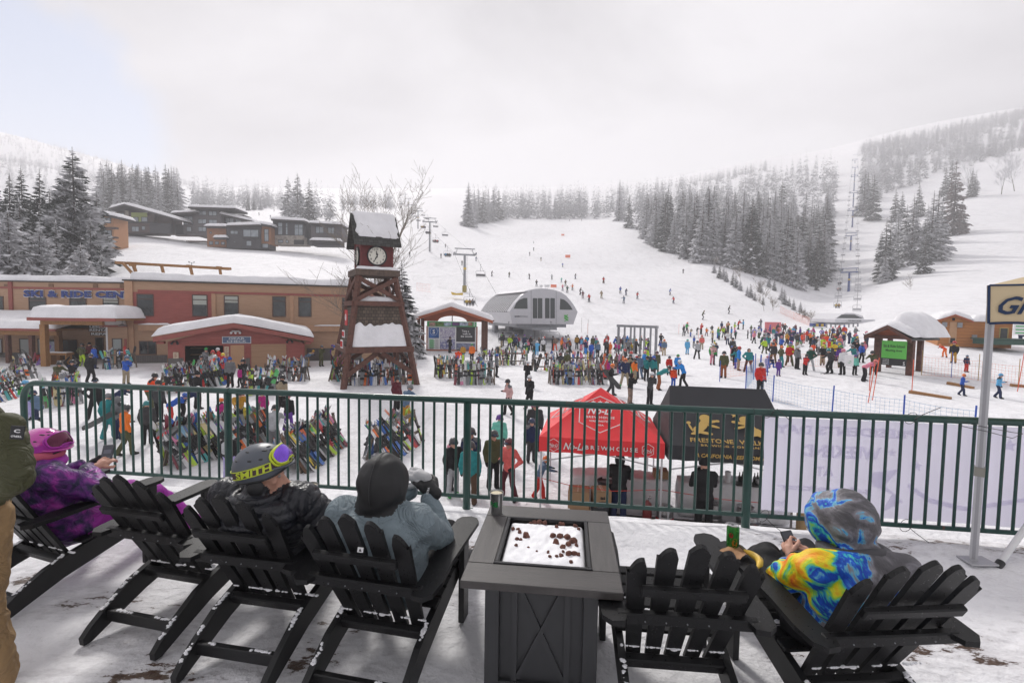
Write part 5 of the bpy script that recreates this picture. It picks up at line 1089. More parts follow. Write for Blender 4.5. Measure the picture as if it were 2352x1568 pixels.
# ---------------- orange hut, container ----------------
HUT=siding('orange_hut_boards',(.42,.17,.05),.3);F=Fac(K3(1900,0)[0],47,K3(2050,0)[0],46);h_=thing('orange_hut','small orange wooden hut with snow on its roof near the cream awning','hut',F.o,F.rz)
def q5(a,b_,c,d,y=0):return rc(F,K3,a,b_,c,d,y)
q=q5(1905,1010,2010,1130);W=F.at(*K3(2290,1060))[0];zt_=F.at(*K3(1905,1008))[1];zb_=F.at(*K3(1950,1128))[1]-.3;pk_=F.at(*K3(1978,982));xr=F.at(*K3(2055,1060))[0]
slab(0,W,0,5,zb_,zt_).build('wall',HUT,h_);mb=MB();mb.prism([(0,zt_),(xr,zt_),(pk_[0],pk_[1])],5,Matrix(((1,0,0,0),(0,0,-1,5),(0,1,0,0),(0,0,0,1))));mb.build('gable',HUT,h_)
for a,c in(((-.25,zt_-.15),pk_),(pk_,(xr+.25,zt_-.15))):mb=MB();mb.prism([(a[0],a[1]),(c[0],c[1]),(c[0],c[1]+.16),(a[0],a[1]+.16)],.12,Matrix(((1,0,0,0),(0,0,-1,-.2),(0,1,0,0),(0,0,0,1))));mb.build('barge_board',ORW,h_)
roof_snow(h_,-.15,xr+.3,-.3,5,lambda x,y:pk_[1]+.15-abs(x-pk_[0])*.42,.35,.35,.05,seed=61);roof_snow(h_,xr+.2,W+.2,-.2,5,lambda x,y:zt_-.02,.6,.4,.05,seed=62)
q=q5(1950,1014,1990,1126);slab(q[0],q[1],-.04,-.003,zb_+.3,q[3]).build('door',DOORTAN,h_);q=q5(1955,1100,1980,1126);slab(q[0],q[1],-.06,-.041,q[2],q[3]).build('hatch',BLACK,h_)
q=q5(1966,992,1980,1007);slab(q[0],q[1],-.05,-.003,q[2],q[3]).build('gable_vent',DARK,h_)
for a,bb in((1910,1015),(1992,1018),(2070,1083)):q=q5(a,bb,a+26,bb+26);slab(q[0],q[1],-.22,-.003,q[2],q[3]).build('meter_box',LIFTG,h_)
q=q5(2218,1045,2268,1105);window(h_,*q,0,glass=GLASS,fm=mat('gold_trim',(.4,.3,.1),.5))
t=thing('green_container','dark green steel bin standing against the orange hut','container');CONG=mat('container_green',(.02,.07,.05),.5,var=.2);wb('body',K3,2192,1110,2420,1140,43,2,CONG,t);wb('lid',K3,2188,1104,2425,1112,42.9,2.2,CONG,t)
p=P(*K3(2330,1045),41);t=slab(-.5,.9,0,.06,-.6,.6).build('menu_board',WHITE);t.location=p;tag(t,'white notice board with green print at the right edge','sign');
for i in range(4):slab(-.35,.5,-.012,-.004,.35-.28*i,.45-.28*i).build('printed_line',PGREEN,t)
# ---------------- bodies: one fused surface each ----------------
def capsule(mb,a,b,ra,rb,nu=12,nv=5):
 a,b=Vector(a),Vector(b);d=b-a;l=max(d.length,1e-4);z=d/l if d.length>1e-4 else Vector((0,0,1))
 q=z.to_track_quat('Z','Y').to_matrix();vs=[]
 for i in range(nv+1):
  ph=-math.pi/2+math.pi/2*i/nv;vs+=[q@Vector((ra*math.cos(ph)*math.cos(t),ra*math.cos(ph)*math.sin(t),ra*math.sin(ph)))+a for t in[2*math.pi*j/nu for j in range(nu)]]
 for i in range(nv+1):
  ph=math.pi/2*i/nv;vs+=[q@Vector((rb*math.cos(ph)*math.cos(t),rb*math.cos(ph)*math.sin(t),rb*math.sin(ph)))+b for t in[2*math.pi*j/nu for j in range(nu)]]
 k=2*(nv+1);fs=[(i*nu+j,i*nu+(j+1)%nu,(i+1)*nu+(j+1)%nu,(i+1)*nu+j) for i in range(k-1) for j in range(nu)]
 mb.add(vs,fs)
def fuse(prims,voxel,smooth=3,wrinkle=0,wscale=9,seed=0,fn=None,quilt=None):
 """prims: ('c',a,b,ra,rb,tag) tapered limb / ('e',c,r(3),rot,tag) ellipsoid -> one continuous surface, faces tagged by the nearest primitive"""
 mb=MB()
 for p in prims:
  if p[0]=='c':capsule(mb,p[1],p[2],p[3],p[4])
  else:mb.ell(p[1],p[2],p[3],20,14)
 me=mb.mesh('t',[]);me.materials.clear();o=bpy.data.objects.new('t',me);COL.objects.link(o)
 md=o.modifiers.new('r','REMESH');md.mode='VOXEL';md.voxel_size=voxel;md.use_smooth_shade=True
 sm=o.modifiers.new('s','SMOOTH');sm.iterations=smooth;sm.factor=.6
 out=bpy.data.meshes.new_from_object(o.evaluated_get(bpy.context.evaluated_depsgraph_get()));bpy.data.objects.remove(o);bpy.data.meshes.remove(me)
 n=len(out.vertices);co=np.zeros(n*3);out.vertices.foreach_get('co',co);co=co.reshape(-1,3)
 if wrinkle:
  no=np.zeros(n*3);out.vertices.foreach_get('normal',no);no=no.reshape(-1,3);rs_=np.random.RandomState(seed);h=np.zeros(n)
  for k in range(9):
   d=rs_.randn(3);d/=np.linalg.norm(d);ph=co@d*wscale*(1+.5*k%3)+rs_.rand()*6+1.5*np.sin(co@rs_.randn(3)*wscale*.6);h+=np.abs(np.sin(ph))**2-.5
  co+=no*(h*wrinkle/3)[:,None];out.vertices.foreach_set('co',co.ravel())
 if quilt:  # down baffles running round every limb
  out.update();no=np.zeros(n*3);out.vertices.foreach_get('normal',no);no=no.reshape(-1,3);bd=np.full(n,1e9);h=np.zeros(n)
  for p in prims:
   jk_=(p[5] if p[0]=='c' else p[4])==0
   if p[0]=='c':a,b=np.array(p[1],dtype=float),np.array(p[2],dtype=float);L_=np.linalg.norm(b-a)+1e-6;t=((co-a)@(b-a))/L_;tc_=np.clip(t,0,L_);d=np.linalg.norm(co-(a+tc_[:,None]*(b-a)/L_),axis=1)-p[3];s=t
   else:q=co-np.array(p[1]);r=np.array(p[2]);Rm=np.array(p[3]) if p[3] is not None else np.eye(3);d=(np.linalg.norm((q@Rm)/r,axis=1)-1)*r.min();s=co[:,2]
   m=d<bd;bd[m]=d[m];h[m]=(np.abs(np.sin(s[m]*math.pi/quilt[0]))**.6-.6 if jk_ else 0)
  co+=no*(h*quilt[1])[:,None];out.vertices.foreach_set('co',co.ravel())
 nf=len(out.polygons);c=np.zeros(nf*3);out.polygons.foreach_get('center',c);c=c.reshape(-1,3);best=np.full(nf,1e9);tg=np.zeros(nf,dtype=np.int32)
 for p in prims:
  if p[0]=='c':
   a,b=np.array(p[1],dtype=float),np.array(p[2],dtype=float);ab=b-a;t=np.clip(((c-a)@ab)/max(ab@ab,1e-9),0,1);d=np.linalg.norm(c-(a+t[:,None]*ab),axis=1)-(p[3]*(1-t)+p[4]*t);tag_=p[5]
  else:
   q=c-np.array(p[1]);Rm=np.array(p[3]) if p[3] is not None else np.eye(3);q=q@Rm;r=np.array(p[2]) if not isinstance(p[2],(int,float)) else np.array([p[2]]*3);k=np.linalg.norm(q/r,axis=1);d=(k-1)*r.min();tag_=p[4]
  m=d<best;best[m]=d[m];tg[m]=tag_
 if fn is not None:tg=fn(c,tg)
 out.polygons.foreach_set('material_index',tg.astype(np.int32));out.polygons.foreach_set('use_smooth',[True]*nf);out.update();return out
JK,PT,SK,BT,GL,HR=0,1,2,3,4,5
def figure(J,puff=1.0,seed=0,voxel=.028,face=-1):
 """J: joint dict; winter clothes, faces -y"""
 V=Vector;p=[]
 for s in('l','r'):
  p+=[('c',J['hip_'+s],J['kn_'+s],.098*puff,.075*puff,PT),('c',J['kn_'+s],J['an_'+s],.078*puff,.075*puff,PT),('c',J['an_'+s],V(J['an_'+s])+(V(J['toe_'+s])-V(J['an_'+s]))*.25,.072,.07,BT),('c',V(J['an_'+s])+V((0,0,-.04)),J['toe_'+s],.06,.05,BT),
('c',J['sh_'+s],J['el_'+s],.078*puff,.062*puff,JK),('c',J['el_'+s],J['wr_'+s],.062*puff,.05*puff,JK)]
  w,e=V(J['wr_'+s]),V(J['el_'+s]);d=(w-e).normalized();p+=[('c',w+d*.02,w+d*.08,.045,.042,GL),('c',w+d*.08,w+d*.14,.04,.03,GL),('c',w+d*.05,w+d*.08+V((.035 if s=='r' else-.035,-.03,.01)),.022,.018,GL)]
 pe,ch,nk,hd=V(J['pelvis']),V(J['chest']),V(J['neck']),V(J['head'])
 up=(ch-pe).normalized();q=up.to_track_quat('Z','Y').to_matrix()
 p+=[('e',pe,(.185*puff,.135*puff,.15),q,JK),('e',pe.lerp(ch,.5),(.175*puff,.125*puff,.2),q,JK),('e',ch,(.205*puff,.14*puff,.19),q,JK),('c',J['sh_l'],J['sh_r'],.087*puff,.087*puff,6),('c',J['hip_l'],J['hip_r'],.10*puff,.10*puff,PT)]
 p+=[('c',ch+up*.12,nk,.09,.072,6),('c',nk,hd,.055,.06,SK),('e',hd,(.082,.1,.125),None,SK),('e',hd+V((0,-.09,-.03)),(.02,.03,.025),None,SK),('e',hd+V((0,-.06,-.07)),(.05,.045,.045),None,SK)]
 return fuse(p,voxel,3,.006*puff,14,seed)
def joints(stance=.12,lean=0,arms='down',legs='stand',h=1.75,tw=0):
 k=h/1.75;c,s=math.cos(lean),math.sin(lean);pel=Vector((0,0,.93))
 def up(x,y,z):return pel+Vector((x,y*c-z*s,y*s*0+z*c))  # torso leans towards -y
 J={'pelvis':pel+Vector((0,0,.03)),'chest':up(0,0,.40),'neck':up(0,0,.60),'head':up(0,-.03,.70)}
 J['sh_l'],J['sh_r']=up(-.19,0,.50),up(.19,0,.50)
 J['hip_l'],J['hip_r']=pel+Vector((-.09,0,-.02)),pel+Vector((.09,0,-.02))
 if legs=='stand':J.update(kn_l=Vector((-.11,-.02,.5)),an_l=Vector((-stance,.02,.1)),toe_l=Vector((-stance-.03,-.15,.05)),kn_r=Vector((.11,-.02,.5)),an_r=Vector((stance,.02,.1)),toe_r=Vector((stance+.03,-.15,.05)))
 elif legs=='walk':J.update(kn_l=Vector((-.1,-.15,.5)),an_l=Vector((-.1,-.17,.1)),toe_l=Vector((-.1,-.34,.06)),kn_r=Vector((.1,-.02,.49)),an_r=Vector((.1,.2,.14)),toe_r=Vector((.1,.06,.05)))
 elif legs=='ski':
  J.update(kn_l=Vector((-.14,-.2,.5)),an_l=Vector((-.16,-.02,.12)),toe_l=Vector((-.16,-.2,.06)),kn_r=Vector((.14,-.2,.5)),an_r=Vector((.16,-.02,.12)),toe_r=Vector((.16,-.2,.06)))
 elif legs=='wide':J.update(kn_l=Vector((-.19,-.06,.5)),an_l=Vector((-.26,.03,.1)),toe_l=Vector((-.3,-.14,.05)),kn_r=Vector((.18,-.06,.5)),an_r=Vector((.24,.03,.1)),toe_r=Vector((.3,-.13,.05)))
 elif legs=='sit':J.update(kn_l=Vector((-.13,-.46,.93)),an_l=Vector((-.13,-.5,.5)),toe_l=Vector((-.13,-.67,.44)),kn_r=Vector((.13,-.46,.93)),an_r=Vector((.13,-.5,.5)),toe_r=Vector((.13,-.67,.44)))
 elif legs=='kneel':J.update(kn_l=Vector((-.12,-.42,.88)),an_l=Vector((-.12,-.4,.45)),toe_l=Vector((-.12,-.58,.4)),kn_r=Vector((.14,-.12,.5)),an_r=Vector((.14,.3,.5)),toe_r=Vector((.14,.42,.42)))
 A={'down':((-.27,.03,.22),(-.25,-.08,-.03)),'front':((-.25,-.05,.24),(-.1,-.3,.28)),'hips':((-.40,.05,.25),(-.2,-.08,.06)),'up':((-.34,-.05,.72),(-.16,-.08,.95)),'phone':((-.24,-.12,.26),(-.06,-.28,.48)),'reach':((-.24,-.25,.36),(-.22,-.5,.3)),'poles':((-.30,-.05,.26),(-.32,-.3,.2)),'out':((-.42,0,.4),(-.6,-.1,.28))}
 a=arms if isinstance(arms,tuple) else(arms,arms)
 for s_,nm,sg in(('l',a[0],1),('r',a[1],-1)):
  e,w_=A[nm];J['el_'+s_]=up(e[0]*sg,e[1],e[2]);J['wr_'+s_]=up(w_[0]*sg,w_[1],w_[2])
 return J
POSE={}
for nm,kw in{'stand':dict(arms='down'),'hips':dict(arms=('hips','down'),legs='wide'),'phone':dict(arms='phone',lean=.1),'walk':dict(arms=('front','down'),legs='walk',lean=.08),'walk2':dict(arms=('down','poles'),legs='walk',lean=.05),'bend':dict(arms='reach',lean=.95,legs='wide'),'lean':dict(arms='reach',lean=.35,legs='walk'),
'ski':dict(arms='poles',lean=.35,legs='ski'),'ski2':dict(arms=('out','poles'),lean=.3,legs='ski'),'sit':dict(arms='front',legs='sit'),'headup':dict(arms='up'),'reach':dict(arms=('reach','front'),lean=.15),'talk':dict(arms=('front','hips'),legs='wide'),'kneel':dict(arms='reach',lean=.5,legs='kneel')}.items():
 POSE[nm]=(figure(joints(**kw),1.08,seed=len(POSE)),joints(**kw));
 for _ in range(7):POSE[nm][0].materials.append(None)
def cloth(name,c,var=.22):return mat('cloth_'+name,c,.75,var=var,scale=6,bump=.004,bscale=25,spec=.3)
PAL={'black':(.012,.012,.014),'charcoal':(.045,.046,.05),'grey':(.16,.165,.175),'light grey':(.38,.39,.41),'white':(.66,.66,.68),'navy':(.015,.025,.075),'blue':(.02,.09,.42),'sky blue':(.1,.36,.62),'bright blue':(.02,.22,.62),'teal':(.02,.21,.22),'mint':(.16,.52,.42),'green':(.04,.3,.07),'lime':(.42,.62,.03),
'olive':(.075,.08,.035),'khaki':(.3,.25,.17),'tan':(.36,.25,.13),'brown':(.09,.05,.03),'mustard':(.45,.24,.03),'yellow':(.7,.5,.03),'orange':(.75,.17,.02),'red':(.52,.025,.02),'orange red':(.75,.07,.015),'maroon':(.1,.015,.025),'magenta':(.42,.02,.2),'pink':(.62,.2,.28),'pale pink':(.55,.34,.33),'purple':(.11,.04,.26),'lilac':(.36,.32,.58),'dark green':(.015,.07,.05),'slate blue':(.1,.16,.25),'rust':(.25,.07,.02),'coral':(.66,.13,.12),'camo':(.2,.14,.11)}
CL={k:cloth(k.replace(' ','_'),v) for k,v in PAL.items()};CL['camo']=mat('cloth_camo2',(.2,.14,.11),.8,var=.8,scale=9)
SKIN=mat('skin',(.55,.3,.22),.55,spec=.4,var=.08,scale=6);HAIRM=mat('brown_hair',(.05,.03,.02),.6,var=.3,scale=30);LENS=mat('goggle_lens',(.05,.09,.16),.05,metal=.7,spec=1);GLOSSH={}
def helm_mat(c):
 if c not in GLOSSH:GLOSSH[c]=mat('helmet_'+c.replace(' ','_'),PAL[c],.35,var=.06,scale=3,coat=.3)
 return GLOSSH[c]
def helmet_me():
 mb=MB();nu=18
 prof=[(.123,-.045),(.13,-.01),(.128,.04),(.11,.085),(.075,.12),(.03,.137),(0,.14)];mb.lathe(prof,(0,.005,.02),nu);mb.cyl((-.118,0,-.07),(-.125,.005,.0),.03,.035,8);mb.cyl((.118,0,-.07),(.125,.005,.0),.03,.035,8);mb.box((0,-.12,-.005),(.17,.05,.014))
 me=mb.mesh('helmet',[None],50);return me
def beanie_me():
 mb=MB();mb.lathe([(.115,-.035),(.118,.0),(.11,.05),(.09,.095),(.05,.13),(0,.14)],(0,.01,.02),16);mb.ell((0,.01,.165),.032);return mb.mesh('beanie',[None],60)
def hood_me():mb=MB();mb.ell((0,.03,0),(.125,.13,.155));return mb.mesh('hood',[None],True)
def goggle_me():
 mb=MB();mb.tube([(.128*math.sin(a),-.01-.125*math.cos(a),.012) for a in[2*math.pi*i/18 for i in range(18)]],.014,5,True);mb.cur=1
 mb.ell((0,-.105,.005),(.085,.035,.042));me=mb.mesh('goggles',[None,None],60);return me
HME,BME,HOME,GME=helmet_me(),beanie_me(),hood_me(),goggle_me()
def ski_me(L_=1.7,w=.074,th=.015,board=False,pat=0):
 mb=MB();n=18;prof=[]
 for i in range(n+1):
  t=i/n;z=t*L_;tip=max(0,(t-.9)/.1);tail=max(0,(.05-t)/.05)
  if board:wd=w/2*(math.sqrt(max(0.02,1-max(0,(t-.86)/.14)**2)) if t>.86 else math.sqrt(max(.02,1-((.14-t)/.14)**2)) if t<.14 else 1-.06*math.sin((t-.14)/.72*math.pi))
  else:wd=w/2*(1.25-.45*math.sin(min(1,t/.9)*math.pi))*(1-tip**2*.85)
  y=-(tip**1.6)*(.09 if not board else .08)-(tail if not board else max(0,(.1-t)/.1)**2*1.6)*.03;prof.append((wd,y,z))
 vs=[]
 for wd,y,z in prof:vs+=[(-wd,y-th/2,z),(wd,y-th/2,z),(wd,y+th/2,z),(-wd,y+th/2,z)]
 mb.v=vs;rs_=random.Random(pat)
 seg=sorted(rs_.sample(range(2,n),2))
 for i in range(n):
  a=i*4;b=a+4;m=sum(1 for s_ in seg if i>=s_)%2
  for f,mi in(((a,a+1,b+1,b),m),((a+2,a+3,b+3,b+2),0),((a+1,a+2,b+2,b+1),2),((a+3,a,b,b+3),2)):mb.f.append(f);mb.mi.append(mi)
 mb.f+=[(0,3,2,1),(n*4,n*4+1,n*4+2,n*4+3)];mb.mi+=[0,0]
 return mb.mesh('ski',[None,None,None],50)
SKIS=[ski_me(1.7,.076,pat=i) for i in range(4)];BOARDS=[ski_me(1.5,.29,.014,True,pat=10+i) for i in range(3)]
def binding_me():
 mb=MB();mb.box((0,-.03,.14),(.07,.05,.1),bev=.01);mb.box((0,-.035,-.14),(.075,.07,.1),bev=.015);mb.box((0,-.02,0),(.06,.02,.3));mb.box((0,-.07,-.16),(.05,.05,.05));return mb.mesh('binding',BLACK)
def board_binding_me():
 mb=MB();mb.box((0,-.02,0),(.22,.03,.12));mb.tube([(-.1,-.02,-.04),(-.11,-.12,-.06),(0,-.17,-.08),(.11,-.12,-.06),(.1,-.02,-.04)],.018,5);mb.tube([(-.1,-.02,.03),(-.06,-.1,.03),(.06,-.1,.03),(.1,-.02,.03)],.02,5);return mb.mesh('binding',BLACK)
BIND,BBIND=binding_me(),board_binding_me()
def set_mats(o,ms):
 for i,m_ in enumerate(ms):
  if i<len(o.material_slots):o.material_slots[i].link='OBJECT';o.material_slots[i].material=m_
USED={}
def uniq(label,extra=''):
 n=USED.get(label,0);USED[label]=n+1;return n
NP=[0];yk=random.Random(8)
def person(p,h,rz,pose,jacket,pants,helm,label,group=None,boots='black',gloves='black',goggles=True,hat='helmet',skis=None,detail=True,backpack=None,hair=None):
 me,J=POSE[pose];k=h/1.8;o=link_mesh('person',me);o.location=p;o.scale=(k,k,k);o.rotation_euler=(0,0,R(rz));NP[0]+=1
 set_mats(o,[CL[jacket],CL[pants],SKIN,CL[boots],CL[gloves],HAIRM,CL[jacket] if len(label)%3 else CL[yk.choice(['black','charcoal','navy','grey',pants])]]);tag(o,label,'person',group)
 if pose in('ski','ski2'):pass
 hd=J['head']
 def part(nm,me_,ms,loc,rot=(0,0,0)):
  c=link_mesh(nm,me_,o);c.location=loc;c.rotation_euler=rot;set_mats(c,ms);return c
 tilt=math.atan2(-(J['neck']-J['pelvis']).y,(J['neck']-J['pelvis']).z)*.6
 if hat=='helmet':part('helmet',HME,[helm_mat(helm)],hd+Vector((0,0,.03)),(tilt,0,0))
 elif hat=='beanie':part('beanie',BME,[CL[helm]],hd+Vector((0,0,.03)),(tilt,0,0))
 elif hat=='hood':part('hood',HOME,[CL[helm]],hd+Vector((0,.01,.0)))
 if goggles and detail and hat!='hood':part('goggles',GME,[BLACK,LENS],hd+Vector((0,-.005,.03 if goggles is True else .07)),(tilt,0,0))
 if backpack:mb_=MB();mb_.box((0,.2,1.27),(.3,.18,.42),bev=.05);part('backpack',mb_.mesh('backpack',[None]),[CL[backpack]],(0,0,0))
 if skis:
  for s_ in(-1,1):c=link_mesh('ski',SKIS[0],o);c.rotation_euler=(R(90),0,0);c.location=(s_*.13,.75,.02);set_mats(c,[CL[skis],CL[skis],CL['black']]);c.scale=(1,1,.95)
 return o
def KA(x,y):return x/4.655,704.3+y/4.655
def KB(x,y):return 367.5+x/4.267,765.6+y/4.267
def KC(x,y):return 1029+x/2.307,888+y/2.307
def KD(x,y):return 980+x/4.8,704.3+y/4.8
SP='stand'
